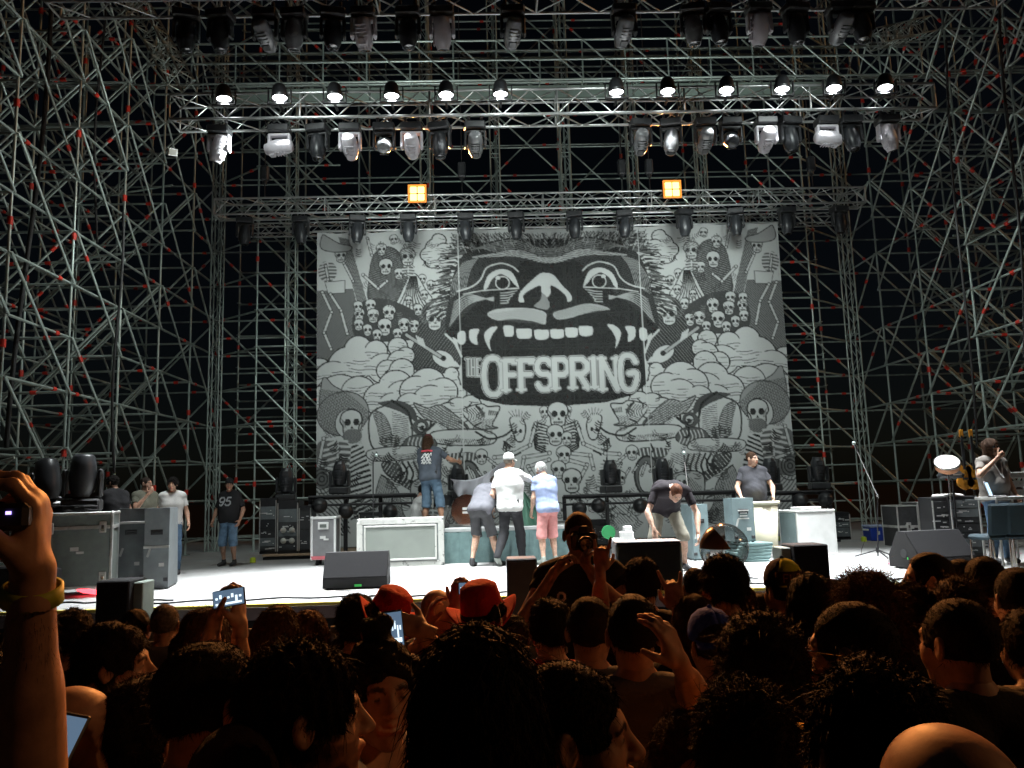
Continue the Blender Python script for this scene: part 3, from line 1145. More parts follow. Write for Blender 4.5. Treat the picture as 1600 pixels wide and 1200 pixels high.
# rear wall
XB = [-7.0 + 1.84 * i for i in range(10)]
led, bra, stds = [], [], []
YB = (20.6, 22.4)
z0, z1 = ZS, ZS + .3 + LIFT * 16.5
for yb in YB:
    for x in XB[1:-1] if yb == YB[0] else XB:
        stds.append((x, yb))
stds += [(-5.63 + .0, 19.4), (8.1, 19.4)]
zs = [z0 + .3 + k * LIFT for k in range(17)] + [z0 + .3 + (k + .5) * LIFT for k in range(6)]
for z in zs:
    for i in range(9):
        led.append(((XB[i], YB[0], z), (XB[i + 1], YB[0], z)))
    if z > 8 or True:
        for i in range(0, 9):
            led.append(((XB[i], YB[1], z - .04), (XB[i + 1], YB[1], z - .04)))
for k in range(17):
    z = z0 + .3 + k * LIFT
    for x in XB[1:-1]:
        led.append(((x, YB[0], z), (x, YB[1], z)))
for k in range(0, 15):
    z = z0 + .3 + k * LIFT
    for i in range(9):
        if (k + i) % 2 == 0:
            bra.append(((XB[i], YB[0] - .05, z + 2 * LIFT), (XB[i + 1], YB[0] - .05, z)))
        if (k + i) % 3 == 0:
            bra.append(((XB[i], YB[1] - .05, z), (XB[i + 1], YB[1] - .05, z + 2 * LIFT)))
for k in range(16):     # stub bays beside the backdrop
    z = z0 + .3 + k * LIFT
    led.insert(0, ((-7.0, 20.5, z - .03), (-5.63, 19.4, z - .03)))
    led.insert(0, ((9.5, 20.5, z - .03), (8.1, 19.4, z - .03)))
    led.insert(0, ((-5.63, 19.4, z), (-3.6, 19.4, z)))
    led.insert(0, ((8.1, 19.4, z), (6.7, 19.4, z)))
    bra.insert(0, ((-5.6, 19.35, z + 2 * LIFT), (-3.8, 19.35, z)))
    bra.insert(0, ((8.1, 19.35, z), (6.8, 19.35, z + 1.5 * LIFT)))
scaffold('scaffold_wall', 'galvanised scaffold wall with red couplers behind the printed backdrop', stds, led, bra, z0, z1, (1.3, 21.5, ZS))

# black feeder cables hanging inside the towers
for i, (pa, pb_, Yc, lab) in enumerate((((78, 0), (18, 700), 12.4, 'nearest the left edge'), ((186, 330), (182, 740), 13.6, 'near the left moving heads'), ((160, 0), (150, 380), 14.5, 'high in the left tower'),
                                     ((1480, 60), (1520, 700), 13.8, 'in the right tower'), ((1568, 0), (1596, 560), 12.4, 'nearest the right edge'))):
    a_, b_ = at(*pa, Yc), at(*pb_, Yc)
    pts = [a_ * (1 - t_) + b_ * t_ + np.array([.06 * math.sin(5 * t_ + i), .05 * math.cos(4 * t_), 0]) for t_ in np.linspace(0, 1, 12)]
    mb = MB(); mb.tube([q - b_ for q in pts], .035 if i == 0 else .022, 6)
    tag(mb.build('feeder_cable', RUBBER if 'RUBBER' in globals() else BLACKM, None, tuple(b_)), 'black feeder cable hanging through the scaffold %s' % lab, 'cable', 'feeder cables in the scaffold')

# ================================================================== trusses


def brace_path(L, n):
    return [L * i / n for i in range(n + 1)]


def box_truss(label, p0, p1, w=.4, h=.4, n=26, r=.024, rb=.012, m=ALU, name='lighting_truss'):
    """square aluminium truss: four chords, diagonal braces on four faces"""
    p0, p1 = np.array(p0, float), np.array(p1, float)
    L = np.linalg.norm(p1 - p0)
    ex = (p1 - p0) / L
    ey = np.cross((0, 0, 1.0), ex)
    if np.linalg.norm(ey) < .1:
        ey = np.array([0, 1.0, 0])
    ey /= np.linalg.norm(ey)
    ez = np.cross(ex, ey)
    t = thing(name, label, 'truss', tuple(p0))
    P = lambda s, a, b: ex * s + ey * a * w / 2 + ez * b * h / 2
    for a in (-1, 1):
        for b in (-1, 1):
            pipe('chord', P(0, a, b), P(L, a, b), r, m, t, 10)
    xs = brace_path(L, n)
    for i in range(n):
        f = 1 if i % 2 else -1
        for a in (-1, 1):
            pipe('brace', P(xs[i], a, f), P(xs[i + 1], a, -f), rb, m, t, 6)
            pipe('brace', P(xs[i], f, a), P(xs[i + 1], -f, a), rb, m, t, 6)
    for s in [0, L] + [L * k / 6 for k in range(1, 6)]:
        for a in (-1, 1):
            pipe('upright', P(s, a, -1), P(s, a, 1), rb * 1.4, m, t, 6)
            pipe('crossbar', P(s, -1, a), P(s, 1, a), rb * 1.4, m, t, 6)
    return t


Y_TOP, Y_MID, Y_LOW = 11.0, 13.0, 17.5
box_truss('aluminium truss at the top of the picture carrying moving heads', (-6.2, Y_TOP, 9.42), (7.9, Y_TOP, 9.42), .42, .42, 30)
box_truss('aluminium truss carrying the row of lit round lamps above silver moving heads', (-5.2, Y_MID, 8.6), (7.75, Y_MID, 8.6), .46, .44, 28)
box_truss('aluminium truss with two orange floodlights above the backdrop', (-6.0, Y_LOW, 8.56), (8.65, Y_LOW, 8.56), .4, .36, 44)
box_truss('slim aluminium truss the printed backdrop hangs from', (-5.85, 18.7, 8.48), (8.75, 18.7, 8.48), .26, .24, 56, .017, .009)
box_truss('leaning lattice truss hanging high in the left scaffold', at(205, -8, 13.2), at(283, 128, 12.6), .3, .3, 12, .014, .008, GALV)
box_truss('short lattice truss tucked high in the right scaffold', at(1365, 62, 14.0), at(1450, 42, 14.4), .3, .3, 8, .014, .008, GALV)

# roof girders between the towers
for Yg, zb, hh in ((16.0, 10.75, .9), (19.2, 12.3, .75)):
    t = thing('roof_girder', 'galvanised lattice girder spanning the stage roof, %s' % ('lower and nearer of the two' if Yg < 17 else 'higher and farther of the two'), 'girder', (-7, Yg, zb))
    Lg = 16.5
    n = 18
    for z in (0, hh / 2, hh):
        pipe('chord', (0, 0, z), (Lg, 0, z), .024, GALV, t)
        if z != hh / 2:
            pipe('chord', (0, .4, z), (Lg, .4, z), .024, GALV, t)
    for i in range(n + 1):
        x = Lg * i / n
        pipe('upright', (x, 0, 0), (x, 0, hh), .018, GALV, t)
        pipe('crossbar', (x, 0, 0), (x, .4, 0), .018, GALV, t)
        if i < n:
            pipe('brace', (x, -.02, hh), (x + Lg / n, -.02, 0), .018, GALV, t)

# pale boards of a walkway under the roof
wk = thing('roof_walkway', 'pale green boarded walkway strip under the stage roof behind the lamps', 'walkway', (at(370, 150, 16.8)[0], 16.8, at(370, 155, 16.8)[2]))
x0w, x1w = at(370, 150, 16.8)[0], at(1292, 140, 16.8)[0]
nb = 9
PALEG = mat('pale_green_board', (0.30, 0.38, 0.33), 0.6, 0, 0.12, 2.0)
for i in range(nb):
    b = MB()
    b.box(((i + .5) * (x1w - x0w) / nb, 0, .06 + random.uniform(-.01, .01)), ((x1w - x0w) / nb - .03, .05, .34), eul(R(-12)), bev=.006)
    b.build('board', PALEG, wk)
pipe('rail', (0, -.06, -.13), (x1w - x0w, -.06, -.13), .024, GALV, wk)
pipe('rail', (0, -.06, .27), (x1w - x0w, -.06, .27), .024, GALV, wk)

# square mast towers at the rear corners and behind the banner
for i, (px, lab) in enumerate(((338, 'left rear corner'), (455, 'left edge of the backdrop'), (668, 'roof left of centre'), (780, 'roof centre'), (893, 'roof right of centre'), (1000, 'roof near the right floodlight'), (1110, 'roof right of the right floodlight'), (1330, 'right rear corner'))):
    X = at(px, 500, 20.0)[0]
    t = box_truss('dull square lattice mast behind the stage at the %s' % lab, (X, 20.0, ZS), (X, 20.0, 15.8), .24, .24, 34, .02, .009, GALV, 'lattice_mast')

# ================================================================== printed backdrop
class Canvas:
    def __init__(s, w, h, S, val):
        s.S = S
        s.a = np.full((int(h * S), int(w * S)), val, np.float32)

    def _bb(s, P, m):
        H, W = s.a.shape
        x0, y0 = np.floor(P.min(0) * s.S - m).astype(int)
        x1, y1 = np.ceil(P.max(0) * s.S + m).astype(int)
        x0, y0, x1, y1 = max(0, x0), max(0, y0), min(W, x1 + 1), min(H, y1 + 1)
        if x1 <= x0 or y1 <= y0:
            return None
        return x0, y0, x1, y1, (np.arange(x0, x1) / s.S)[None, :], (np.arange(y0, y1) / s.S)[:, None]

    def mask(s, P):
        P = np.asarray(P, float)
        bb = s._bb(P, 1)
        if bb is None:
            return None
        x0, y0, x1, y1, X, Y = bb
        m = np.zeros((y1 - y0, x1 - x0), bool)
        for (xa, ya), (xb, yb) in zip(P, np.roll(P, -1, 0)):
            if ya == yb:
                continue
            c = ((ya > Y) != (yb > Y)) & (X < (xb - xa) * (Y - ya) / (yb - ya) + xa)
            m ^= c
        return (slice(y0, y1), slice(x0, x1)), m

    def poly(s, P, v, al=1.0):
        r = s.mask(P)
        if r:
            sl, m = r
            s.a[sl] = np.where(m, s.a[sl] * (1 - al) + v * al, s.a[sl])
        return s

    def line(s, P, w, v):
        P = np.asarray(P, float)
        for p, q in zip(P[:-1], P[1:]):
            bb = s._bb(np.array([p, q]), w * s.S + 2)
            if bb is None:
                continue
            x0, y0, x1, y1, X, Y = bb
            d = q - p
            L2 = d.dot(d) + 1e-9
            t = np.clip(((X - p[0]) * d[0] + (Y - p[1]) * d[1]) / L2, 0, 1)
            D = np.sqrt((X - p[0] - t * d[0]) ** 2 + (Y - p[1] - t * d[1]) ** 2)
            al = np.clip((w / 2 - D) * s.S + .5, 0, 1)
            sl = (slice(y0, y1), slice(x0, x1))
            s.a[sl] = s.a[sl] * (1 - al) + v * al
        return s

    def curve(s, P, w, v, closed=False):
        return s.line(spline(P, closed), w, v)

    def blob(s, P, v, out=None, ow=1.5):
        q = spline(P, True)
        s.poly(q, v)
        if out is not None:
            s.line(np.vstack([q, q[:1]]), ow, out)
        return s

    def oval(s, c, rx, ry, v=None, out=None, ow=1.4, rot=0.0):
        t = np.linspace(0, 2 * np.pi, 28, endpoint=False)
        x, y = rx * np.cos(t), ry * np.sin(t)
        P = np.stack([c[0] + x * math.cos(rot) - y * math.sin(rot), c[1] + x * math.sin(rot) + y * math.cos(rot)], 1)
        if v is not None:
            s.poly(P, v)
        if out is not None:
            s.line(np.vstack([P, P[:1]]), ow, out)
        return s


def spline(P, closed=False, n=7):
    P = np.asarray(P, float)
    Q = np.vstack([P[-1:], P, P[:2]]) if closed else np.vstack([2 * P[0] - P[1], P, 2 * P[-1] - P[-2]])
    out = []
    for i in range(1, len(Q) - 2):
        a, b, c, d = Q[i - 1], Q[i], Q[i + 1], Q[i + 2]
        for t in np.linspace(0, 1, n, endpoint=False):
            out.append(.5 * (2 * b + (c - a) * t + (2 * a - 5 * b + 4 * c - d) * t * t + (3 * b - a - 3 * c + d) * t ** 3))
    if not closed:
        out.append(Q[-2])
    return np.array(out)


LT, MD, DK = .44, .17, .026
BW, BH = 746.0, 478.0
cv = Canvas(BW, BH, 2.0, LT)
rr_ = random.Random(3)


def K(P):
    """photograph pixels to the upright canvas"""
    P = np.atleast_2d(np.asarray(P, float))
    return np.stack([P[:, 0] - 495, P[:, 1] + .0195 * (P[:, 0] - 495) - 362], 1)


def Kp(x, y):
    return tuple(K((x, y))[0])


def skull(x, y, r, out=DK, flip=1):
    c = np.array(Kp(x, y))
    cv.blob([c + r * np.array(p) for p in ((-.95, -.1), (-.75, -.75), (0, -1.05), (.75, -.75), (.95, -.1), (.7, .35), (.6, .95), (0, 1.2), (-.6, .95), (-.7, .35))], LT, out, max(1.0, r * .12))
    for k in range(4):
        cv.curve([c + r * np.array((-flip * (.88 - .09 * k), -.35 + .1 * k)), c + r * np.array((-flip * (.72 - .06 * k), .0)), c + r * np.array((-flip * (.66 - .08 * k), .5))], max(.5, r * .035), .12)
    for s_ in (-1, 1):
        cv.oval(c + r * np.array([s_ * .38 + .08 * flip, .02]), r * .27, r * .3, DK)
    cv.poly([c + r * np.array(p) for p in ((.08 * flip, .3), (.08 * flip - .14, .55), (.08 * flip + .14, .55))], DK)
    cv.line([c + r * np.array((-.42, .78)), c + r * np.array((.42, .78))], max(.7, r * .08), DK)
    for k in range(-2, 3):
        cv.line([c + r * np.array((k * .17, .66)), c + r * np.array((k * .17, .92))], max(.6, r * .05), DK)


def puff(x, y, r, n=6):
    c = np.array(Kp(x, y))
    cv.oval(c, r, r * .86, LT, DK, 1.8)
    for k in range(n):
        yy = -.45 + .2 * k
        hw = math.sqrt(max(0, 1 - (yy / .9) ** 2)) * rr_.uniform(.55, .85)
        sh = rr_.uniform(-.1, .15)
        cv.curve([c + r * np.array((-hw + sh, yy + .03)), c + r * np.array((sh, yy - .04)), c + r * np.array((hw + sh, yy + .04))], 1.1, DK)


def cloud(circles, step=4.2, seed=0):
    """one cloud: union of lobes, inked outline, long uneven engraving lines and a few inner arcs"""
    g_ = random.Random(seed)
    H, W = cv.a.shape
    C = [(*Kp(x, y), r) for x, y, r in circles]
    x0 = max(0, int((min(c[0] - c[2] for c in C) - 3) * 2)); x1 = min(W, int((max(c[0] + c[2] for c in C) + 3) * 2))
    y0 = max(0, int((min(c[1] - c[2] for c in C) - 3) * 2)); y1 = min(H, int((max(c[1] + c[2] for c in C) + 3) * 2))
    if x1 <= x0 or y1 <= y0:
        return
    X = np.arange(x0, x1)[None, :] / 2.0; Y = np.arange(y0, y1)[:, None] / 2.0
    D = np.full((y1 - y0, x1 - x0), 99.0)
    for cx, cy, r in C:
        D = np.minimum(D, np.sqrt((X - cx) ** 2 + ((Y - cy) * 1.1) ** 2) - r)
    A_ = cv.a[y0:y1, x0:x1]
    A_[D < 0] = LT
    # engraving lines: long, slightly wavy, broken, kept off the top lit rim
    wob = Y + 1.5 * np.sin(X * .06 + g_.random() * 6) + .8 * np.sin(X * .17)
    ln = (np.mod(wob, step) < 1.05) & (D < -3.2)
    brk = np.sin(X * .09 + np.floor(wob / step) * 2.3 + g_.random() * 6) > -.55
    top = np.zeros_like(D, bool)
    for cx, cy, r in C:
        top |= ((X - cx) ** 2 + (Y - cy) ** 2 < (r * .96) ** 2) & (Y < cy - r * .38)
    A_[ln & brk & ~top] = .06
    A_[(D > -1.5) & (D < .6)] = DK
    for cx, cy, r in C[1:]:
        if g_.random() < .65:
            a0 = g_.uniform(3.3, 4.2)
            t_ = np.linspace(a0, a0 + g_.uniform(1.0, 1.9), 9)
            cv.line(np.stack([cx + r * .97 * np.cos(t_), cy + r * .97 * np.sin(t_) / 1.1], 1), 1.6, DK)


def bone(a, b, w=4.5):
    a, b = np.array(Kp(*a)), np.array(Kp(*b))
    cv.line([a, b], w + 2.2, DK)
    cv.line([a, b], w, LT)
    for p in (a, b):
        cv.oval(p, w * .75, w * .75, LT, DK, 1.0)


def ribs(x, y, w, h, n=6, tilt=0.0):
    c = np.array(Kp(x, y))
    cv.oval(c, w, h, .1)
    for k in range(n):
        yy = -h * .8 + 1.6 * h * k / (n - 1)
        hw = w * math.sqrt(max(.05, 1 - (yy / h) ** 2)) * 1.05
        cv.curve([c + (-hw, yy + tilt), c + (0, yy - h * .12), c + (hw, yy - tilt)], max(2.0, h * .14), LT)
    cv.line([c + (0, -h), c + (0, h)], max(2, w * .12), LT)


def hatch(P, v, step, ang, w=.8):
    P = K(P)
    r = cv.mask(P)
    if not r:
        return
    sl, m = r
    yy, xx = np.mgrid[sl[0].start:sl[0].stop, sl[1].start:sl[1].stop] / cv.S
    u = xx * math.sin(ang) + yy * math.cos(ang) + 1.2 * np.sin(xx * .11 + yy * .07)
    ln = (np.mod(u, step) < w) & m
    cv.a[sl] = np.where(ln, v, cv.a[sl])


# --- left half: marching figure, revellers, pile of skulls
cv.poly(K([(495, 455), (552, 452), (566, 505), (578, 530), (562, 545), (495, 575)]), .15)
hatch([(495, 455), (552, 452), (566, 505), (578, 530), (562, 545), (495, 575)], .05, 3.0, .8, .9)
cv.poly(K([(528, 366), (545, 372), (574, 470), (562, 484), (543, 420)]), .09)
hatch([(528, 366), (545, 372), (574, 470), (562, 484), (543, 420)], .3, 2.6, 1.1, .6)
ribs(511, 424, 15, 17, 6, 2)
bone((508, 415), (512, 436), 3)
skull(532, 397, 10)
cv.blob(K([(500, 386), (503, 366), (512, 368), (530, 378), (549, 384), (545, 391), (518, 392)]), .28, DK)
cv.poly(K([(507, 441), (539, 438), (539, 458), (512, 459)]), LT)
cv.line(K([(507, 441), (539, 438), (539, 458), (512, 459), (507, 441)]), 1.0, DK)
for a, b_ in (((503, 457), (518, 488)), ((518, 488), (506, 520)), ((506, 520), (517, 545)), ((516, 460), (533, 486)), ((533, 486), (543, 522))):
    bone(a, b_, 3.4)
bone((537, 410), (552, 440), 3)
cv.blob(K([(584, 398), (606, 384), (628, 396), (640, 425), (630, 478), (580, 475), (576, 440)]), .06)
hatch([(584, 398), (606, 384), (628, 396), (640, 425), (630, 478), (580, 475), (576, 440)], LT * .6, 3.2, .4, .6)
for x, y, r in ((597, 388, 9), (617, 373, 7), (604, 416, 12), (625, 428, 8), (662, 437, 7), (676, 447, 7)):
    skull(x, y, r)
bone((575, 370), (582, 398), 3); bone((568, 430), (592, 452), 3.4); bone((592, 452), (606, 440), 3.4)
dress = [(645, 428), (655, 432), (668, 455), (678, 470), (668, 490), (650, 493), (632, 492), (618, 484), (628, 460), (637, 440)]
cv.blob(K(dress), LT, DK)
for k in range(9):
    t_ = k / 8
    cv.curve(K([(643 + 10 * t_, 433), (634 + 24 * t_, 460), (622 + 52 * t_, 488 - 10 * abs(t_ - .5))]), 1.7, DK)
ribs(640, 424, 10, 9, 4)
skull(639, 400, 13)
cloud([(684, 388, 17), (672, 398, 13), (698, 392, 14), (690, 375, 12), (680, 408, 14), (698, 412, 12)], 3.2, 11)
cv.blob(K([(558, 480), (600, 468), (648, 486), (668, 505), (655, 530), (560, 530)]), .05)
for x, y, r in ((562, 492, 9), (580, 478, 9), (584, 494, 10), (561, 508, 8), (609, 489, 11), (602, 511, 12), (575, 516, 8), (632, 508, 10), (648, 510, 9), (590, 524, 8), (622, 522, 8)):
    skull(x, y, r)
# hooded guitarist
cv.blob(K([(658, 492), (672, 474), (690, 474), (702, 500), (712, 540), (722, 565), (706, 585), (655, 580), (638, 562), (652, 525)]), .035)
hatch([(658, 492), (672, 474), (690, 474), (702, 500), (712, 540), (722, 565), (706, 585), (655, 580), (638, 562), (652, 525)], .2, 4.0, .9, .6)
skull(681, 500, 15)
cv.oval(Kp(694, 562), 19, 12, LT, DK, 1.4, .5)
cv.line(K([(636, 524), (692, 560)]), 7, DK); cv.line(K([(636, 524), (692, 560)]), 4.4, .3)
cv.oval(Kp(694, 561), 4.5, 4, DK)
for k in range(4):
    cv.line(K([(652 + 3 * k, 526 + 1.5 * k), (656 + 3 * k, 538 + 1.5 * k)]), 2.2, LT)
    cv.line(K([(700 + 4 * k, 560 + 2 * k), (709 + 3 * k, 573)]), 2.4, LT)
# clouds
cloud([(497, 580, 24), (505, 600, 20)], 5, 1)
cloud([(545, 572, 34), (520, 590, 30), (575, 560, 30), (560, 545, 22), (600, 575, 26), (588, 548, 18)], 4.3, 2)
cloud([(622, 542, 16), (634, 556, 15), (625, 565, 20), (606, 578, 18)], 4.0, 3)
cloud([(530, 620, 40), (560, 612, 28), (505, 625, 28)], 4.4, 4)
cloud([(628, 578, 20), (618, 592, 20), (634, 592, 18)], 3.6, 5)
cloud([(700, 600, 20), (712, 615, 18), (706, 585, 12)], 6, 6)
cloud([(596, 622, 28), (618, 602, 27), (630, 620, 30), (612, 632, 22)], 4.3, 7)
cloud([(668, 602, 30), (650, 610, 26), (692, 612, 24), (672, 628, 30), (640, 632, 22)], 4.5, 8)
cloud([(716, 640, 22), (735, 632, 17), (700, 646, 20), (748, 644, 14)], 4.0, 9)
# winged beasts and serpent
cv.blob(K([(578, 648), (600, 632), (626, 630), (640, 645), (640, 690), (600, 700), (580, 690)]), LT, DK, 2.5)
cv.blob(K([(583, 640), (600, 645), (612, 670), (610, 695), (596, 690), (588, 662)]), .09)
hatch([(583, 640), (600, 645), (612, 670), (610, 695), (596, 690), (588, 662)], LT, 3.2, .3, .9)
cv.blob(K([(590, 628), (622, 624), (646, 636), (652, 658), (640, 650), (622, 640)]), .06)
cv.curve(K([(612, 624), (636, 640), (644, 662), (660, 672), (678, 660)]), 4, DK)
cv.oval(Kp(657, 664), 13, 12, .07); cv.oval(Kp(658, 664), 7, 7, LT, DK); cv.oval(Kp(659, 665), 3, 3, DK)
cv.blob(K([(646, 628), (668, 636), (690, 632), (722, 656), (730, 668), (706, 672), (690, 660), (664, 652)]), .13, DK)
hatch([(646, 628), (668, 636), (690, 632), (722, 656), (730, 668), (706, 672), (690, 660), (664, 652)], LT, 3.4, -.5, 1.1)
cv.blob(K([(676, 672), (740, 668), (772, 676), (766, 690), (720, 692), (680, 688)]), LT, DK, 2)
hatch([(680, 682), (766, 683), (764, 691), (690, 690)], DK, 2.2, 1.3, .8)
cv.blob(K([(640, 678), (668, 676), (682, 690), (668, 702), (640, 704), (628, 692)]), .09, DK)
for k in range(7):
    cv.curve(K([(640 + 6 * k, 680), (637 + 6 * k, 690), (642 + 6 * k, 700)]), 1.8, LT)
cv.blob(K([(577, 698), (640, 692), (662, 700), (655, 710), (585, 714)]), LT, DK, 1.6)
cv.blob(K([(596, 716), (618, 718), (632, 738), (655, 748), (650, 762), (622, 748), (600, 732)]), .05)
hatch([(596, 716), (618, 718), (632, 738), (655, 748), (650, 762), (622, 748), (600, 732)], LT, 5.5, .9, 1.2)
cv.blob(K([(593, 738), (606, 742), (622, 762), (628, 790), (640, 815), (590, 820), (584, 780)]), .28, DK)
hatch([(593, 738), (606, 742), (622, 762), (628, 790), (640, 815), (590, 820), (584, 780)], .06, 3.4, 1.25, .8)
hatch([(610, 750), (628, 790), (640, 815), (610, 818)], .05, 3.0, .7, .9)
for k in range(6):
    cv.curve(K([(618 + 9 * k, 716), (626 + 9 * k, 728 + 2 * k), (622 + 9 * k, 746)]), 3.2, DK)
cv.blob(K([(640, 752), (668, 740), (700, 752), (712, 790), (690, 815), (655, 812)]), .33, DK, 2)
ribs(674, 786, 16, 20, 6)
skull(676, 756, 11)
cv.blob(K([(695, 706), (735, 702), (742, 712), (716, 722), (700, 718)]), .07)
for k in range(8):
    cv.line(K([(696 + 6 * k, 704), (694 + 6 * k, 716)]), 2.0, LT)
skull(750, 708, 10)
cv.oval(Kp(728, 745), 20, 30, .12, DK, 3); cv.oval(Kp(730, 748), 12, 22, LT, DK)
bone((760, 712), (790, 735), 3); bone((700, 800), (740, 780), 4)
cv.blob(K([(722, 640), (750, 630), (762, 634), (780, 634), (776, 646), (768, 662), (776, 666), (752, 668), (736, 660)]), LT, DK, 2)
for k in range(7):
    cv.line(K([(764 + 2.4 * k, 640 + .3 * k), (763 + 2.2 * k, 647)]), 1.4, DK)
    cv.curve(K([(724 + 4 * k, 640 - k), (732 + 4 * k, 646), (730 + 4 * k, 654)]), 1.2, DK)
cv.curve(K([(742, 672), (762, 682), (785, 678), (800, 668)]), 3, DK)
for k in range(4):
    cv.line(K([(786, 686), (784 + 5 * k, 698 - k)]), 2.0, DK)
for P_, st_, an_ in (([(612, 640), (638, 650), (638, 688), (614, 694)], 3.0, .2), ([(660, 640), (700, 640), (722, 660), (690, 668)], 3.2, .6), ([(585, 706), (655, 703), (652, 712), (590, 714)], 2.4, .2),
                      ([(645, 765), (668, 745), (672, 812), (652, 808)], 2.8, 1.0), ([(730, 655), (770, 652), (768, 668), (740, 668)], 2.6, .4), ([(700, 724), (716, 720), (712, 770), (700, 775)], 2.8, 1.2),
                      ([(640, 716), (690, 712), (694, 726), (650, 740)], 3.0, .5), ([(765, 715), (800, 722), (815, 770), (770, 765)], 4.4, .15), ([(750, 760), (800, 780), (790, 815), (745, 810)], 3.6, .8)):
    hatch(P_, .09, st_, an_, 1.1)
for k in range(26):     # feathers, claws and scales
    x, y = rr_.uniform(585, 800), rr_.uniform(630, 800)
    a_ = rr_.uniform(0, 6.28)
    L_ = rr_.uniform(8, 20)
    cv.curve(K([(x, y), (x + L_ * .5 * math.cos(a_), y + L_ * .5 * math.sin(a_) + 3), (x + L_ * math.cos(a_ + .5), y + L_ * math.sin(a_ + .5))]), rr_.uniform(1.2, 3.4), DK)
for k in range(9):
    bone((690 + 13 * k, 724 + 4 * (k % 3)), (698 + 13 * k, 738 + 5 * (k % 2)), 2.2)
for x_, y_, r_ in ((770, 745, 9), (748, 790, 10), (716, 808, 8), (790, 800, 9)):
    skull(x_, y_, r_)
# sombrero figure
cv.blob(K([(502, 596), (508, 588), (520, 600), (540, 614), (530, 640), (500, 640)]), .26, DK)
cv.oval(Kp(536, 643), 41, 33, .24, DK, 1.6, -.1)
for a_ in (.5, -.7, 1.3):
    hatch([(498, 605), (545, 612), (576, 640), (566, 672), (510, 680), (497, 650)], .08, 3.6, a_, .7)
cv.oval(Kp(545, 658), 21, 22, LT, DK, 1.4); skull(549, 656, 18)
cv.oval(Kp(551, 677), 15, 11, .10); hatch([(537, 667), (566, 667), (566, 688), (540, 688)], .22, 2.2, .6, .7)
cv.blob(K([(495, 690), (520, 684), (545, 690), (552, 720), (540, 745), (495, 750)]), .12)
ribs(528, 708, 24, 26, 6, 2)
cv.poly(K([(550, 688), (568, 692), (580, 735), (580, 800), (548, 800), (545, 735)]), LT)
hatch([(550, 688), (568, 692), (580, 735), (580, 800), (548, 800), (545, 735)], DK, 7.0, .35, 3.2)
for r in (20, 14, 9, 4):
    cv.oval(Kp(503, 740), r, r * 1.05, None, DK, 1.8)
hatch([(495, 755), (540, 755), (548, 820), (495, 830)], .09, 5.0, -.8, 2.0)
bone((506, 680), (498, 720), 4); bone((498, 720), (530, 728), 4)
# halo of the giant: bristling hair
for k in range(420):
    t_ = rr_.random()
    x = 736 - 38 * t_ + rr_.uniform(-14, 14) + (8 if t_ < .2 else 0)
    y = 364 + 130 * t_
    ln = rr_.uniform(10, 26)
    an = math.pi * (1.0 + .25 * (t_ - .3)) + rr_.uniform(-.35, .35)
    cv.curve(K([(x + 12, y + 4), (x, y), (x + ln * math.cos(an), y + ln * math.sin(an) * -.5 + 3)]), rr_.uniform(1, 2.4), rr_.choice((DK, DK, LT, .1)))
for k in range(60):      # bristles above the brow
    x = rr_.uniform(735, 868)
    cv.curve(K([(x, 378), (x + rr_.uniform(-6, 2), 371), (x + rr_.uniform(-12, 2), 363)]), rr_.uniform(1, 2), rr_.choice((DK, .1, LT)))
# giant's face
face = [(868, 372), (800, 372), (748, 384), (722, 408), (710, 440), (704, 470), (698, 500), (700, 522), (716, 532), (722, 570), (722, 606), (744, 622), (790, 632), (868, 634)]
FP = np.vstack([spline(face[:9]), np.array(face[9:])])
cv.poly(K(FP), .02)
hatch([tuple(q) for q in FP if q[1] < 520], .055, 3.1, .35, .8)
hatch([tuple(q) for q in FP if q[1] < 520], .05, 3.7, -.9, .7)
for k in range(420):
    x, y = rr_.uniform(712, 868), rr_.uniform(366, 396)
    if rr_.random() < .9:
        cv.line(K([(x, y), (x + rr_.uniform(-5, -1), y - rr_.uniform(3, 8))]), rr_.uniform(.7, 1.4), rr_.choice((.02, .02, .12, .28)))
for k in range(6):
    cv.curve(K([(742 + 4 * k, 392 - k), (775, 380 + 2.5 * k), (812, 376 + 3.2 * k), (845, 386 + 3 * k), (868, 390 + 2.6 * k)]), 1.0, .22)
for k in range(12):       # cheek engraving
    cv.curve(K([(704 + k * .8, 512 - 3.4 * k), (735, 478 - 1.5 * k + 2 * (k % 2)), (775, 466 - .4 * k + k)]), .9, .30)
for k in range(9):
    cv.curve(K([(707 + 3 * k, 468 - 2 * k), (712 + 3.4 * k, 440 - 2 * k), (728 + 3 * k, 412 - k)]), .9, .27)
cv.blob(K([(742, 404), (790, 394), (826, 392), (852, 402), (868, 404), (868, 412), (850, 410), (820, 403), (785, 402)]), .34)
hatch([(742, 404), (790, 394), (826, 392), (868, 402), (868, 414), (785, 404)], .06, 3.0, .2, .9)
cv.curve(K([(717, 458), (742, 450), (756, 438), (766, 420), (788, 413), (806, 418), (816, 426)]), 2.2, LT)
cv.blob(K([(760, 453), (768, 432), (787, 422), (806, 428), (816, 450), (809, 446), (800, 436), (787, 430), (774, 438), (766, 452)]), LT)
cv.oval(Kp(790, 444), 11, 10, .02, LT, 1.6); cv.oval(Kp(783, 436), 4, 3, LT)
cv.curve(K([(728, 462), (762, 456), (790, 454), (816, 452)]), 1.6, LT)
for k in range(5):
    cv.curve(K([(786, 460 + 4 * k), (798, 459 + 4 * k), (813 - 4 * k, 456 + 4 * k)]), 1.4, .34)
cv.blob(K([(718, 522), (728, 520), (729, 534), (724, 540), (717, 536)]), LT)
cv.blob(K([(736, 518), (751, 516), (747, 528), (748, 540), (737, 534)]), LT)
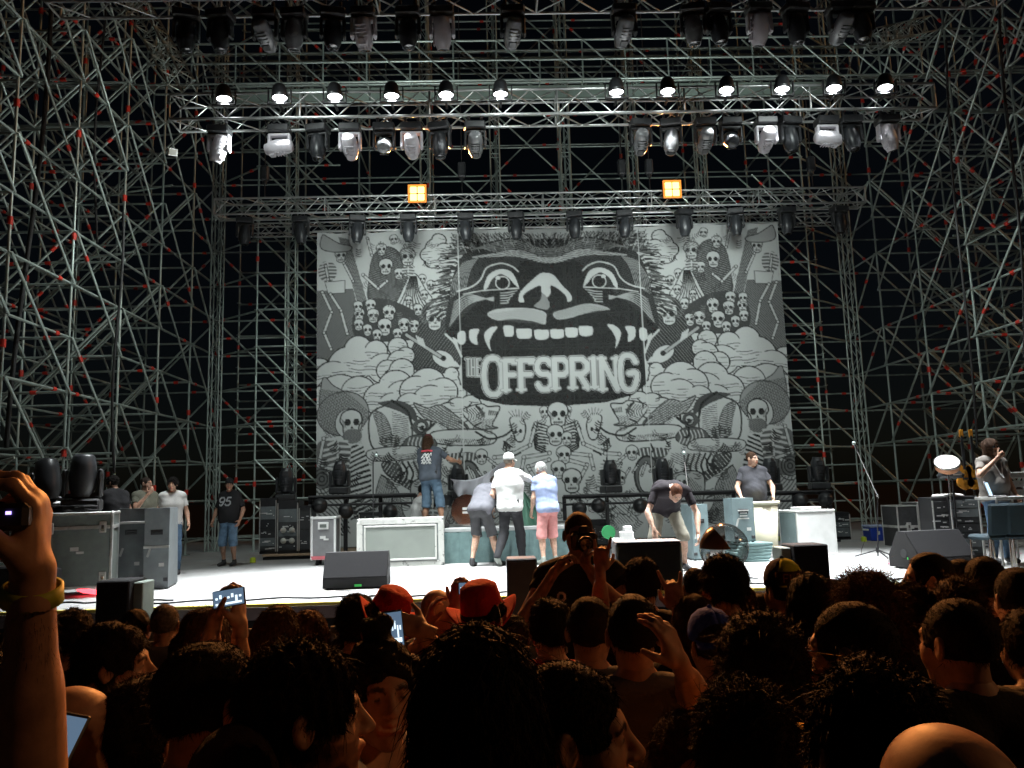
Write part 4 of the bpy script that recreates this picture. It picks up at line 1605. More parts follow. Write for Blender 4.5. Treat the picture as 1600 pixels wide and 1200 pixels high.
cv.blob(K([(780, 512), (768, 514), (759, 524), (762, 538), (769, 549), (767, 536), (772, 524)]), LT, None)
cv.curve(K([(698, 524), (714, 540), (722, 558)]), 3.2, LT)
# totem, left of the axis
for k in range(7):
    cv.curve(K([(854, 664 + 4.4 * k), (838, 660 + 5 * k), (830 + .8 * k, 672 + 4.2 * k), (850, 684 + 3.4 * k)]), 2.6, DK)
    cv.curve(K([(853, 665 + 4.4 * k), (839, 661 + 5 * k)]), 1.4, LT)
for a, b_ in (((836, 660), (826, 692)), ((826, 692), (792, 708)), ((792, 708), (770, 710)), ((856, 704), (816, 710)), ((816, 710), (812, 730)), ((855, 714), (822, 724)), ((824, 728), (836, 748))):
    bone(a, b_, 4)
cv.blob(K([(796, 652), (812, 648), (820, 664), (816, 684), (806, 686), (800, 672)]), LT, DK, 2)
cv.oval(Kp(804, 672), 2.6, 3, DK); cv.oval(Kp(812, 671), 2.6, 3, DK)
for k in range(6):
    cv.line(K([(800 + 3 * k, 650), (792 + 5.5 * k, 636 + 1.5 * abs(k - 2.5))]), 2.2, LT)
    cv.line(K([(801 + 3 * k, 650), (794 + 5.5 * k, 638 + 1.5 * abs(k - 2.5))]), .8, DK)
skull(850, 642, 8)
for k in range(3):
    skull(838 - 22 * k, 775 + 8 * k, 9)
    bone((846 - 20 * k, 760), (800 - 20 * k, 800), 4)

# clusters of engraving strokes filling the ground between the figures
def cluster(x, y, L_, n_, a_, w_, v_):
    for q in range(n_):
        ox, oy = -math.sin(a_) * 3.4 * q, math.cos(a_) * 3.4 * q
        l2 = L_ * rr_.uniform(.6, 1.1)
        cv.curve(K([(x + ox, y + oy), (x + ox + l2 * .5 * math.cos(a_) - 1.5 * math.sin(a_), y + oy + l2 * .5 * math.sin(a_) + 1.5 * math.cos(a_)), (x + ox + l2 * math.cos(a_), y + oy + l2 * math.sin(a_))]), w_ * (1 - .08 * q), v_)


for k in range(64):
    cluster(rr_.uniform(580, 850), rr_.uniform(640, 815), rr_.uniform(7, 18), rr_.randint(3, 6), rr_.uniform(-.9, .9), rr_.uniform(1.0, 2.2), rr_.choice((DK, DK, .09)))
for k in range(34):
    cluster(rr_.uniform(555, 705), rr_.uniform(372, 520), rr_.uniform(6, 13), rr_.randint(3, 5), rr_.uniform(-1.4, 1.4), rr_.uniform(.9, 1.7), rr_.choice((DK, .08, .14)))
for k in range(16):
    cluster(rr_.uniform(497, 575), rr_.uniform(690, 815), rr_.uniform(8, 16), rr_.randint(3, 6), rr_.uniform(-.6, 1.2), rr_.uniform(1.2, 2.4), DK)
for x_, y_, r_ in ((560, 480, 8), (665, 462, 7), (640, 470, 6), (655, 485, 8)):
    skull(x_, y_, r_)
# mirror, then what lies on the axis
half = cv.a[:, :int(373 * 2)]
cv.a[:, int(373 * 2):int(373 * 2) * 2] = half[:, ::-1]
Z2 = lambda L: K([(700 + x / 4.0, 340 + y / 4.0) for x, y in L])
cv.blob(Z2([(460, 520), (475, 470), (540, 405), (600, 357), (640, 350), (690, 366), (745, 432), (792, 480), (802, 518), (775, 532), (762, 492), (706, 445), (668, 432), (666, 478), (640, 505), (612, 478), (602, 432), (545, 452), (492, 490), (494, 532), (470, 536)]), .42)
cv.blob(Z2([(612, 480), (600, 520), (560, 560), (640, 580), (660, 545), (648, 520), (640, 500)]), .2)
cv.blob(Z2([(258, 612), (330, 578), (500, 570), (622, 594), (632, 640), (620, 672), (545, 652), (420, 640), (320, 648)]), .36)
cv.blob(Z2([(682, 600), (780, 572), (880, 546), (980, 552), (1045, 580), (960, 588), (860, 612), (780, 634), (700, 640)]), .30)
for P_ in ([(258, 612), (500, 570), (632, 600), (620, 672), (320, 648)], [(682, 600), (880, 546), (1045, 580), (860, 612), (700, 640)]):
    hatch([(700 + x / 4.0, 340 + y / 4.0) for x, y in P_], .12, 2.4, .9, .6)
for x0, x1, y0, y1 in ((358, 424, 680, 750), (440, 537, 698, 762), (553, 646, 705, 767), (655, 742, 703, 762), (750, 832, 694, 755), (838, 928, 684, 747)):
    cv.blob(Z2([(x0, y0 + 12), (x0 + 14, y0), (x1 - 10, y0 + 2), (x1, y0 + 14), (x1 - 5, y1 - 10), ((x0 + x1) / 2, y1), (x0 + 8, y1 - 8)]), LT)
for x, y, r in ((871, 645, 17), (866, 676, 14), (884, 682, 9), (878, 706, 12), (869, 728, 12), (889, 744, 16), (891, 772, 8), (868, 788, 10)):
    skull(x, y, r, flip=-1 if x > 880 else 1)

# lettering of the band's name
SERIF = {'O': 1, 'S': 1, 'G': 1}


def letter(ch, x0, x1, y0, y1, w):
    """fat drawn capital with an inked inner outline; y0 top, y1 bottom, photograph pixels"""
    ww, hh = x1 - x0, y1 - y0
    P = lambda p: Kp(x0 + w / 2 + p[0] * (ww - w), y1 - w / 3 - p[1] * (hh - w * .66))
    jobs = [[P(p) for p in pl] for pl in GLY[ch]]
    if ch in 'OSG':
        jobs = [spline(j, ch == 'O') if ch != 'O' else np.vstack([spline(j[:-1], True), [j[0]]]) for j in jobs]
    ser = []
    for (u, v) in {'F': [(0, 0), (0, 1), (1, .9)], 'P': [(0, 0)], 'R': [(0, 0), (1, 0)], 'I': [(.5, 0), (.5, 1)], 'N': [(0, 0), (0, 1), (1, 1)], 'T': [(.5, 0)], 'H': [(0, 0), (1, 0), (0, 1), (1, 1)], 'E': [(0, 0)]}.get(ch, []):
        c = P((u, v))
        ser.append([(c[0] - w * .8, c[1]), (c[0] + w * .8, c[1])])
    for wd, val in ((w + 3.6, LT), (w + 2.0, .03), (w, LT)):
        for j in jobs:
            cv.line(j, wd, val)
        for j in ser:
            cv.line(j, wd * .5, val)


tx = 754.0
LW = (36, 27, 29, 30, 30, 33, 19, 33, 34)
tot = sum(LW)
for i, ch in enumerate('OFFSPRING'):
    w_ = LW[i] / tot * 246
    topy = 562 - .018 * (tx - 754) - (3 if i in (0, 8) else 0)
    boty = 613 - .030 * (tx - 754) + (4 if i in (0, 7, 8) else 0)
    letter(ch, tx, tx + w_ * (1.06 if ch != 'I' else 1), topy, boty, 8.2)
    tx += w_
for i, ch in enumerate('THE'):
    letter(ch, 728.5 + 8 * i, 736 + 8 * i, 561, 588, 2.4)
# seams of the sewn widths
for sx_ in (720, 1011):
    cv.line(K([(sx_, 350), (sx_ + 4, 840)]), 1.2, .5)
cv.a = np.clip(cv.a + RNG.normal(0, .012, cv.a.shape).astype(np.float32), .018, .6)

bx0, bx1 = -3.99, 7.04
bz1, bz0 = 8.36, 0.98
GX, GZ = 600, 400
uu, vv = np.meshgrid(np.linspace(0, 1, GX + 1), np.linspace(0, 1, GZ + 1))
X = bx0 + (bx1 - bx0) * uu
Z = bz1 + (bz0 - bz1) * vv
Yb = 18.5 + .05 * np.sin(uu * 31 + 2 * vv + 1.5 * np.sin(uu * 7)) * vv ** .7 + .035 * np.sin(uu * 11 + 1 + vv) + .018 * np.sin(vv * 16 + uu * 5) + .02 * np.abs(np.sin(uu * 36.5)) * np.exp(-vv * 9)
Z = Z - .05 * np.abs(np.sin(uu * math.pi * 12)) * np.exp(-vv * 14)
ci = np.clip((vv * 478 * 2).astype(int), 0, cv.a.shape[0] - 1)
# average 2x2 canvas cells per vertex
A = cv.a
A2 = (A + np.roll(A, 1, 0) + np.roll(A, 1, 1) + np.roll(np.roll(A, 1, 0), 1, 1)) / 4
cj = np.clip((uu * 746 * 2).astype(int), 0, A.shape[1] - 1)
val = A2[ci, cj]
ids = np.arange((GX + 1) * (GZ + 1)).reshape(GZ + 1, GX + 1)
quads = np.stack([ids[:-1, :-1], ids[1:, :-1], ids[1:, 1:], ids[:-1, 1:]], -1).reshape(-1, 4)
verts = np.stack([X - 1.5, Yb - 18.5, Z - bz0], -1).reshape(-1, 3)
PRINT = bpy.data.materials.new('printed_gauze')
PRINT.use_nodes = True
nt = PRINT.node_tree
pb = nt.nodes['Principled BSDF']
pb.inputs['Roughness'].default_value = 0.9
pb.inputs['Specular IOR Level'].default_value = 0.15
an = nt.nodes.new('ShaderNodeAttribute'); an.attribute_name = 'print'
tcn = nt.nodes.new('ShaderNodeTexCoord')
nz = nt.nodes.new('ShaderNodeTexNoise'); nz.inputs['Scale'].default_value = 1.3; nz.inputs['Detail'].default_value = 6
mr = nt.nodes.new('ShaderNodeMapRange'); mr.inputs['To Min'].default_value = .82; mr.inputs['To Max'].default_value = 1.12
mx = nt.nodes.new('ShaderNodeMix'); mx.data_type = 'RGBA'; mx.blend_type = 'MULTIPLY'; mx.inputs[0].default_value = 1
nt.links.new(tcn.outputs['Object'], nz.inputs['Vector']); nt.links.new(nz.outputs['Fac'], mr.inputs['Value'])
nt.links.new(an.outputs['Color'], mx.inputs[6]); nt.links.new(mr.outputs[0], mx.inputs[7])
nt.links.new(mx.outputs[2], pb.inputs['Base Color'])
tr = nt.nodes.new('ShaderNodeBsdfTransparent'); ms = nt.nodes.new('ShaderNodeMixShader'); ms.inputs[0].default_value = .08
nt.links.new(pb.outputs[0], ms.inputs[1]); nt.links.new(tr.outputs[0], ms.inputs[2])
nt.links.new(ms.outputs[0], nt.nodes['Material Output'].inputs['Surface'])
me = bpy.data.meshes.new('print_cloth')
me.vertices.add(len(verts)); me.vertices.foreach_set('co', verts.astype(np.float32).ravel())
me.loops.add(quads.size); me.loops.foreach_set('vertex_index', quads.astype(np.int32).ravel())
me.polygons.add(len(quads)); me.polygons.foreach_set('loop_start', np.arange(0, quads.size, 4, dtype=np.int32))
me.polygons.foreach_set('loop_total', np.full(len(quads), 4, np.int32))
me.update(calc_edges=True)
me.polygons.foreach_set('use_smooth', np.ones(len(quads), bool))
ca = me.color_attributes.new('print', 'FLOAT_COLOR', 'POINT')
vc = np.stack([val.ravel() * .97, val.ravel() * 1.0, val.ravel() * .985, np.ones(val.size)], 1).astype(np.float32)
ca.data.foreach_set('color', vc.ravel())
me.materials.append(PRINT)
bd = thing('stage_backdrop', 'huge grey printed cloth backdrop with a giant grinning face, skeletons and band name', 'backdrop', (1.5, 18.5, bz0))
link('cloth', me, bd)
b = MB(); b.cyl((bx0 - 1.5 - .1, .03, bz1 - bz0), (bx1 - 1.5 + .1, .03, bz1 - bz0), .03, 10); b.build('top_batten', ALU, bd)
for k in range(12):
    b = MB(); b.cyl((bx0 - 1.5 + .3 + k * .95, .05, bz1 - bz0), (bx0 - 1.5 + .3 + k * .95, .16, bz1 - bz0 + .05), .008, 6); b.build('tie', BLACKM, bd)

# ================================================================== lamps on the trusses
LENS_ON = mat('lit_white_lens', (0.8, 0.8, 0.8), 0.3, emit=(0.95, 0.98, 1.0), estr=14.0)
ORANGE_ON = mat('lit_orange_cell', (0.8, 0.5, 0.2), 0.3, emit=(1.0, 0.42, 0.10), estr=6.0)


def spot(parent, power, loc, aim, angle, blend=.6, color=(1, 1, 1), size=.12):
    """light of a lamp, in the lamp's own space; aim and loc in world axes relative to the lamp's origin"""
    ld = bpy.data.lights.new('beam', 'SPOT')
    ld.energy = power
    ld.spot_size = R(angle)
    ld.spot_blend = blend
    ld.color = color
    ld.shadow_soft_size = size
    o = link('beam', ld, parent, loc)
    o.rotation_euler = Vector(aim).to_track_quat('-Z', 'Y').to_euler()
    return o


def head_profile(s=1.0):
    return [(0, .0), (.085, .0), (.11, .03), (.125, .12), (.135, .25), (.125, .36), (.10, .42), (.092, .44), (.092, .46), (0, .46)]


def moving_head(shell, side_panel, up=False):
    """moving head lamp built hanging from its base (z=0 at the clamp); up=True stands on its base"""
    t = link('moving_head_lamp', None)
    sg = 1 if up else -1
    b = MB(); b.box((0, 0, sg * .075), (.36, .28, .13), bev=.02); b.build('base', BLACKP, t)
    if not up:
        for sx in (-.11, .11):
            b = MB(); b.cyl((sx, 0, 0), (sx, 0, .07), .02, 8); b.box((sx, 0, .1), (.05, .07, .07), bev=.012); b.build('clamp', BLACKM, t)
    b = MB(); b.box((0, 0, sg * .17), (.34, .12, .05), bev=.015)
    for sx in (-1, 1):
        b.box((sx * .165, 0, sg * .30), (.045, .14, .30), bev=.018)
        b.cyl((sx * .14, 0, sg * .38), (sx * .19, 0, sg * .38), .06, 12)
    b.build('yoke', side_panel, t)
    hd = link('head', None, t, (0, 0, sg * .38))
    me = MB(); me.lathe([(r, z - .22) for r, z in head_profile()], 18)
    hb = me.build('shell', shell, hd)
    b = MB()
    for k in range(4):
        b.box((0, -.132 + .004 * k, -.1 + .05 * k), (.15, .02, .012), bev=.003)
    b.box((0, -.128, .13), (.12, .025, .1), bev=.012)
    b.build('cover_panel', side_panel, hd)
    b = MB(); b.lathe([(0, .245), (.075, .242), (.09, .225)], 16); b.build('lens', GLASSL, hd)
    return t, hd


def place_heads(px_list, y_px, Y, slope, label_fmt, group, kinds, z_anchor=None, up=False, tilt=None):
    out = []
    for i, (px, kd) in enumerate(zip(px_list, kinds)):
        src = PROTO[(kd, up)]
        t = src if not src.get('used') else copy_tree(src)
        src['used'] = 1
        p = at(px, y_px + slope * (px - 800), Y)
        z = z_anchor if z_anchor is not None else p[2]
        t.location = (p[0], Y, z)
        t.rotation_euler = (0, 0, random.uniform(-.25, .25))
        hd = [c for c in t.children if c.name.startswith('head')][0]
        hd.rotation_euler = tilt(i, kd) if tilt else (R(180), 0, 0)
        tag(t, label_fmt(i, kd), 'stage lamp', group)
        out.append((t, hd, p))
    return out


PROTO = {('dark', False): moving_head(GREYP, BLACKP)[0], ('silver', False): moving_head(SILVER, SILVER)[0],
         ('smoke', False): moving_head(mat('smoke_shell', (0.16, 0.165, 0.17), 0.25, 0, 0.2, 8.0, spec=.8), BLACKP)[0],
         ('dark', True): moving_head(GREYP, BLACKP, True)[0]}
ORD = ['first', 'second', 'third', 'fourth', 'fifth', 'sixth', 'seventh', 'eighth', 'ninth', 'tenth', 'eleventh', 'twelfth', 'thirteenth', 'fourteenth', 'fifteenth', 'sixteenth', 'seventeenth', 'eighteenth']
COLW = {'dark': 'black', 'silver': 'pale silver', 'smoke': 'smoky grey'}

top_x = [292, 345, 415, 460, 520, 568, 637, 690, 800, 973, 1080, 1120, 1183, 1240, 1310, 1342]
top_k = ['dark', 'dark', 'smoke', 'smoke', 'dark', 'silver', 'dark', 'silver', 'smoke', 'smoke', 'smoke', 'dark', 'silver', 'dark', 'smoke', 'dark']
top = place_heads(top_x, 0, Y_TOP, -.017, lambda i, k: '%s moving head lamp, %s from left along the topmost truss' % (COLW[k], ORD[i]), 'lamps on the topmost truss', top_k, 9.16,
                  tilt=lambda i, k: (R(180 + random.uniform(-12, 4)), R(random.uniform(-6, 6)), 0))
mid_x = [343, 437, 497, 547, 600, 643, 687, 742, 1000, 1047, 1100, 1140, 1195, 1232, 1290, 1327, 1385]
mid_k = ['silver', 'silver', 'dark', 'silver', 'smoke', 'silver', 'dark', 'smoke', 'smoke', 'smoke', 'smoke', 'dark', 'silver', 'dark', 'silver', 'dark', 'silver']
mid = place_heads(mid_x, 188, Y_MID - .05, -.017, lambda i, k: '%s moving head lamp, %s from left hanging below the lit round lamps' % (COLW[k], ORD[i]), 'lamps hanging from the middle truss', mid_k, 8.32,
                  tilt=lambda i, k: (R(180 + random.uniform(-14, 6)), R(random.uniform(-6, 6)), 0))
low_x = [383, 470, 558, 638, 727, 806, 897, 975, 1068, 1148, 1228, 1310]
low = place_heads(low_x, 330, Y_LOW - .05, -.02, lambda i, k: 'black moving head lamp, %s from left under the truss with orange floodlights' % ORD[i], 'lamps on the backdrop truss', ['dark'] * 12, 8.34,
                  tilt=lambda i, k: (R(180 + random.uniform(-5, 5)), R(random.uniform(-5, 5)), 0))

# lit round LED lamps standing on the middle truss
par_x = [350, 437, 523, 612, 697, 782, 963, 1043, 1135, 1222, 1303, 1383]
PAR_POWER = 5200.0
for i, px in enumerate(par_x):
    p = at(px, 143 - .017 * (px - 800), Y_MID - .42)
    t = thing('round_lamp', 'lit white round lamp, %s from left on top of the middle truss' % ORD[i], 'stage lamp', (p[0], Y_MID - .42, p[2]), 0, 'lit round lamps')
    tgt = np.array([p[0] * .8 + .2 + random.uniform(-.5, .5), 11.6 + random.uniform(-.4, .4), ZS])
    d = tgt - np.array([p[0], Y_MID - .42, p[2]])
    d /= np.linalg.norm(d)
    M = rot_to(d)
    b = MB()
    b.lathe([(0, -.18), (.09, -.18), (.115, -.13), (.12, -.05), (.135, .0), (.14, .07), (.126, .07), (.118, .03)], 20, M=M)
    b.build('housing', BLACKP, t)
    b = MB(); b.lathe([(0, .035), (.07, .036), (.118, .03)], 20, M=M); b.build('lens', LENS_ON, t)
    b = MB()
    for sx in (-1, 1):
        b.box((sx * .185, 0, -.03), (.02, .05, .26), bev=.004)
    b.box((0, 0, -.15), (.38, .05, .02), bev=.004)
    b.box((0, .12, -.16), (.04, .24, .03), bev=.004)
    b.build('bracket', BLACKM, t)
    spot(t, PAR_POWER, tuple(d * .09), tuple(d), 58, .8, (0.94, 0.98, 1.0), .14)

# orange floodlights
FLOOD_POWER = 8000.0
for i, (px, py) in enumerate(((652, 303), (1050, 296))):
    p = at(px, py, 17.2)
    t = thing('floodlight', 'glowing orange four cell floodlight on the backdrop truss, %s one' % ('left' if i == 0 else 'right'), 'floodlight', tuple(p), 0, 'orange floodlights')
    b = MB()
    b.box((0, .05, 0), (.36, .1, .36), bev=.01)
    for sx in (-1, 1):
        b.box((sx * .2, .04, -.02), (.02, .04, .3))
    b.build('housing', BLACKM, t)
    b = MB()
    for q_ in (-1, 1):
        b.box((q_ * .19, -.02, 0), (.03, .05, .41), bev=.006)
        b.box((0, -.02, q_ * .19), (.35, .05, .03), bev=.006)
    b.build('glow_rim', mat('orange_glow_rim', (.6, .25, .05), .4, emit=(1.0, .28, .03), estr=.9), t)  # added part: its glow gives the orange rim of light round the cells
    for a in (-1, 1):
        for c_ in (-1, 1):
            b = MB(); b.box((a * .085, -.02, c_ * .085), (.15, .03, .15), bev=.012); b.build('cell', ORANGE_ON, t)
    d = np.array([.5, 2.2, 1.5]) - p
    d /= np.linalg.norm(d)
    spot(t, FLOOD_POWER, (0, -.08, 0), tuple(d), 46, .35, (1.0, 0.36, 0.09), .16)

# beams added to moving heads to brighten backdrop, stage, side towers, roof and lamps
BACK_POWER, SIDE_POWER, TOP_POWER, ROOF_POWER = 520.0, 440.0, 1900.0, 360.0
JOBS = []
for (t, hd, p), px in zip(mid, mid_x):
    if px in (343, 437):
        JOBS.append((t, hd, (-6.8 if px == 343 else -9.5, 14.2, 1.6 if px == 343 else 8.0), SIDE_POWER * (1 if px == 343 else .55), 115))
    elif px in (1290, 1385):
        JOBS.append((t, hd, (9.0 if px == 1385 else 12.0, 14.0, 1.6 if px == 1385 else 8.0), SIDE_POWER * (1 if px == 1385 else .55), 115))
    elif px in (600, 1140):
        JOBS.append((t, hd, (t.location[0] * 1.2, 19.5, 12.5), ROOF_POWER, 120))  # added upward beam that brightens the rear roof
    elif px in (547, 643, 742, 1000, 1100, 1195):
        JOBS.append((t, hd, (t.location[0] * 1.05, 18.5, 5.6), BACK_POWER, 88))
for (t, hd, p), k in zip(top, top_k):
    if k == 'silver':
        JOBS.append((t, hd, (t.location[0] * .9 + .2, 13.4, ZS + .9), TOP_POWER, 42))
for (t, hd, p), px in zip(top, top_x):
    if px in (415, 800, 973, 1310):
        JOBS.append((t, hd, (t.location[0] + (.5 if px < 700 else -.3), 13.2, 7.9), 110.0, 110))  # added beam that brightens the middle truss and its lamps from the front
for t, hd, tgt, pw_, ang in JOBS:
    o = np.array(t.location)
    d = np.array(tgt) - o
    d /= np.linalg.norm(d)
    t.rotation_euler = (0, 0, 0)
    hd.rotation_euler = Matrix(rot_to(d).tolist()).to_euler()
    spot(t, pw_, tuple(np.array([0, 0, -.38]) + d * .3), tuple(d), ang, 1.0, (0.90, 1.0, 0.97), .1)

# small work light in the left tower and hanging chains
t = thing('work_light', 'small square work light clamped high in the left scaffold', 'work light', tuple(at(270, 238, 15.6)))
b = MB(); b.box((0, 0, 0), (.18, .1, .16), eul(R(20), 0, R(30)), bev=.01); b.build('housing', EDGE, t)
b = MB(); b.box((.02, -.055, -.02), (.14, .01, .11), eul(R(20), 0, R(30))); b.build('glass', mat('pale_glass', (.6, .6, .5), .2), t)
for i, px in enumerate((413, 723, 1018, 1274, 975)):
    p = at(px, 340, 17.4)
    t = thing('hoist_chain', 'black chain hoist hanging onto the backdrop truss, %s from left' % ORD[[413, 723, 975, 1018, 1274].index(px)], 'chain hoist', (p[0], 17.4, 8.8), 0, 'chain hoists')
    b = MB(); b.cyl((0, 0, 0), (0, 0, 4.5), .012, 6); b.build('chain', BLACKM, t)
    b = MB(); b.box((0, 0, .55), (.18, .14, .36), bev=.03); b.cyl((0, 0, .3), (0, 0, .38), .05, 10); b.build('motor', BLACKP, t)

# ================================================================== equipment on the stage
def fl(px, py):
    return on_z(px, py, ZS)


def span(xl, xr, yt, yb):
    """floor-standing front face given in photograph pixels -> centre x, y, width, height"""
    xm = (xl + xr) / 2
    Y = fl(xm, yb)[1]
    a, b, c = at(xl, yb, Y), at(xr, yb, Y), at(xm, yt, Y)
    return (a[0] + b[0]) / 2, Y, b[0] - a[0], c[2] - ZS


def flight_case(label, loc, rz, w, d, h, face=CASEGREY, lid=.0, casters=True, latches=(), sticker=True, edge=EDGE, ew=.035, cat='flight case', group=None, name='flight_case', recess=None):
    t = thing(name, label, cat, loc, rz, group)
    z0 = .11 if casters else 0.0
    b = MB(); b.box((0, 0, z0 + h / 2), (w - .012, d - .012, h - .012)); b.build('body', face, t)
    e = ew
    for sy in (-1, 1):
        for sz in (0, 1):
            b = MB(); b.box((0, sy * (d / 2 - e / 2 + .004), z0 + sz * h + (e / 2 - .004) * (1 - 2 * sz)), (w - e, e, e), bev=.006); b.build('edge', edge, t)
        for sx in (-1, 1):
            b = MB(); b.box((sx * (w / 2 - e / 2 + .004), sy * (d / 2 - e / 2 + .004), z0 + h / 2), (e, e, h - e), bev=.006); b.build('edge', edge, t)
    for sx in (-1, 1):
        for sz in (0, 1):
            b = MB(); b.box((sx * (w / 2 - e / 2 + .004), 0, z0 + sz * h + (e / 2 - .004) * (1 - 2 * sz)), (e, d - e, e), bev=.006); b.build('edge', edge, t)
    cm = MB(); cm.ball((0, 0, 0), min(e * .82, .045), 8, 6)
    cme = mesh_from('corner', cm.v, cm.f, edge, cm.sm)
    for sx in (-1, 1):
        for sy in (-1, 1):
            for sz in (0, 1):
                link('corner', cme, t, (sx * (w / 2 - e * .4), sy * (d / 2 - e * .4), z0 + sz * h + (e * .4) * (1 - 2 * sz)))
    if lid:
        b = MB()
        for sy in (-1, 1):
            b.box((0, sy * (d / 2 + .001), z0 + h * lid), (w - 2 * e, .012, .045), bev=.003)
        for sx in (-1, 1):
            b.box((sx * (w / 2 + .001), 0, z0 + h * lid), (.012, d - 2 * e, .045), bev=.003)
        b.build('lid_band', edge, t)
    for (u, v) in latches:
        b = MB(); b.box((u * w, -d / 2 - .006, z0 + v * h), (.085, .016, .15), bev=.006)
        lt = b.build('latch', edge, t)
        b = MB(); b.box((u * w, -d / 2 - .018, z0 + v * h), (.035, .014, .05), bev=.004); b.cyl((u * w - .02, -d / 2 - .02, z0 + v * h - .045), (u * w + .02, -d / 2 - .02, z0 + v * h - .045), .008, 6)
        b.build('latch_key', CHROME, lt)
    if sticker:
        b = MB(); b.box((-.02 * w, -d / 2 - .004, z0 + h * .52), (.1, .005, .05)); b.box((.05, -d / 2 - .003, z0 + h * .47), (.09, .005, .03)); b.build('sticker', LABELW, t)
    if casters:
        for sx in (-1, 1):
            for sy in (-1, 1):
                c = np.array([sx * (w / 2 - .1), sy * (d / 2 - .1), .05])
                b = MB(); b.cyl(c - (.018, 0, 0), c + (.018, 0, 0), .05, 12); b.box(c + (0, 0, .045), (.05, .06, .03)); b.build('caster', RUBBER, t)
    return t


# big grey flight case and cabinets on the left
p = fl(128, 928)
flight_case('large grey flight case with latches at the left front of the stage', (p[0] - .02, 11.25, ZS), .33, .86, .8, .98, CASEGREY, .80, True, ((-.36, .8), (.36, .8), (-.38, .13), (.38, .13)))
p = fl(45, 930)
flight_case('dark flight case half hidden behind the raised arm at far left', (at(50, 880, 11.3)[0] - .12, 11.6, ZS), .33, .5, .8, .96, CASEBLK, .80, True, ((.2, .35),))
Yw = 10.35
t = thing('stage_monitor', 'dark carpeted monitor speaker at the far left edge behind the raised hand', 'speaker', (at(25, 900, Yw)[0], Yw, ZS))
b = MB(); b.box((0, 0, .22), (.85, .5, .44), eul(R(-8), 0, 0), bev=.02); b.build('cabinet', GRILLE, t)
b = MB(); b.box((0, 0, .012), (.8, .46, .024)); b.build('base', RUBBER, t)


def cabinet(label, xl, xr, yt, Y, d=.6, rz=0.0, m=GREYBOX, split=None, cat='speaker', taper=0.0, z=ZS, name='speaker_cabinet', hpx=None):
    a, c = at(xl, 860, Y), at(xr, 860, Y)
    w = c[0] - a[0]
    h = at((xl + xr) / 2, yt, Y)[2] - z
    t = thing(name, label, cat, ((a[0] + c[0]) / 2, Y + d / 2, z), rz)
    b = MB()
    pr = [(-d / 2, 0.02), (d / 2, 0.02), (d / 2 - taper * d, h), (-d / 2, h)]
    P = np.array([(-w / 2, y, zz) for y, zz in pr] + [(w / 2, y, zz) for y, zz in pr])
    b.add(P, [(0, 1, 2, 3), (7, 6, 5, 4), (0, 4, 5, 1), (1, 5, 6, 2), (2, 6, 7, 3), (3, 7, 4, 0)])
    b.build('cabinet', m, t)
    zs_ = [h * split] if split else []
    for s_ in zs_:
        b = MB(); b.box((0, -d / 2 - .004, s_), (w + .01, .02, .035), bev=.003); b.build('joint_band', EDGE, t)
    for k in range(2):
        b = MB(); b.box(((k - .5) * w * .8, -d / 2 - .006, h * .12), (.06, .012, .05), bev=.003); b.build('corner_cap', BLACKM, t)
    b = MB(); b.box((0, -d / 2 - .004, h * .7), (min(.16, w * .5), .008, .07), bev=.002); hc_ = b.build('handle_cup', BLACKM, t)
    b = MB(); b.cyl((-.05, -d / 2 - .014, h * .7), (.05, -d / 2 - .014, h * .7), .009, 6); b.build('handle', RUBBER, hc_)
    b = MB(); b.box((w * .22, -d / 2 - .004, h * .3), (.07, .006, .05)); b.build('label_plate', LABELW, t)
    b = MB(); b.box((-w * .3, -d / 2 - .003, h * .45), (.03, .006, .12), eul(0, .3, 0)); b.build('tape_strip', mat('white_tape', (.5, .5, .48), .7), t)
    for k in range(4):
        b = MB(); b.cyl(((k % 2 - .5) * w * .8, (k // 2 - .5) * d * .8, 0), ((k % 2 - .5) * w * .8, (k // 2 - .5) * d * .8, .022), .025, 8); b.build('foot', RUBBER, t)
    return t, w, h, d


cabinet('slanted grey speaker cabinet directly right of the large grey flight case', 172, 216, 795, 11.9, .7, .25, GREYBOX, .82)
cabinet('taller grey speaker cabinet with a middle band beside the youth in white', 217, 254, 794, 11.55, .75, .2, GREYBOX, .52, taper=.15)

# lamps standing on the left case
def up_head(label, px, py_base, Y, z, s=1.15, rz=0.0, tilt=0.0, group='moving heads standing on the stage'):
    src = PROTO[('dark', True)]
    t = src if not src.get('used') else copy_tree(src)
    src['used'] = 1
    x = at(px, py_base, Y)[0]
    t.location = (x, Y, z)
    t.scale = (s, s, s)
    t.rotation_euler = (0, 0, rz)
    hd = [c for c in t.children if c.name.startswith('head')][0]
    hd.rotation_euler = (tilt, 0, 0)
    tag(t, label, 'stage lamp', group)
    return t


ztop = ZS + 1.09
up_head('large black moving head standing on the flight case, right of a tilted one', 128, 795, 11.3, ztop, 1.32, .3, R(178))
up_head('large black moving head standing on the flight case at far left', 72, 795, 11.75, ztop - .02, 1.32, .8, R(165))
t = thing('cable_tangle', 'black cable tangle lying on top of the large grey flight case', 'cable', (at(105, 795, 11.1)[0], 11.1, ztop))
for k in range(7):
    pts = [np.array([-.35 + .1 * i + random.uniform(-.04, .04), random.uniform(-.15, .15), .02 + .012 * k]) for i in range(8)]
    b = MB(); b.tube(spline(pts, n=3), .011, 6); b.build('loop', RUBBER, t)

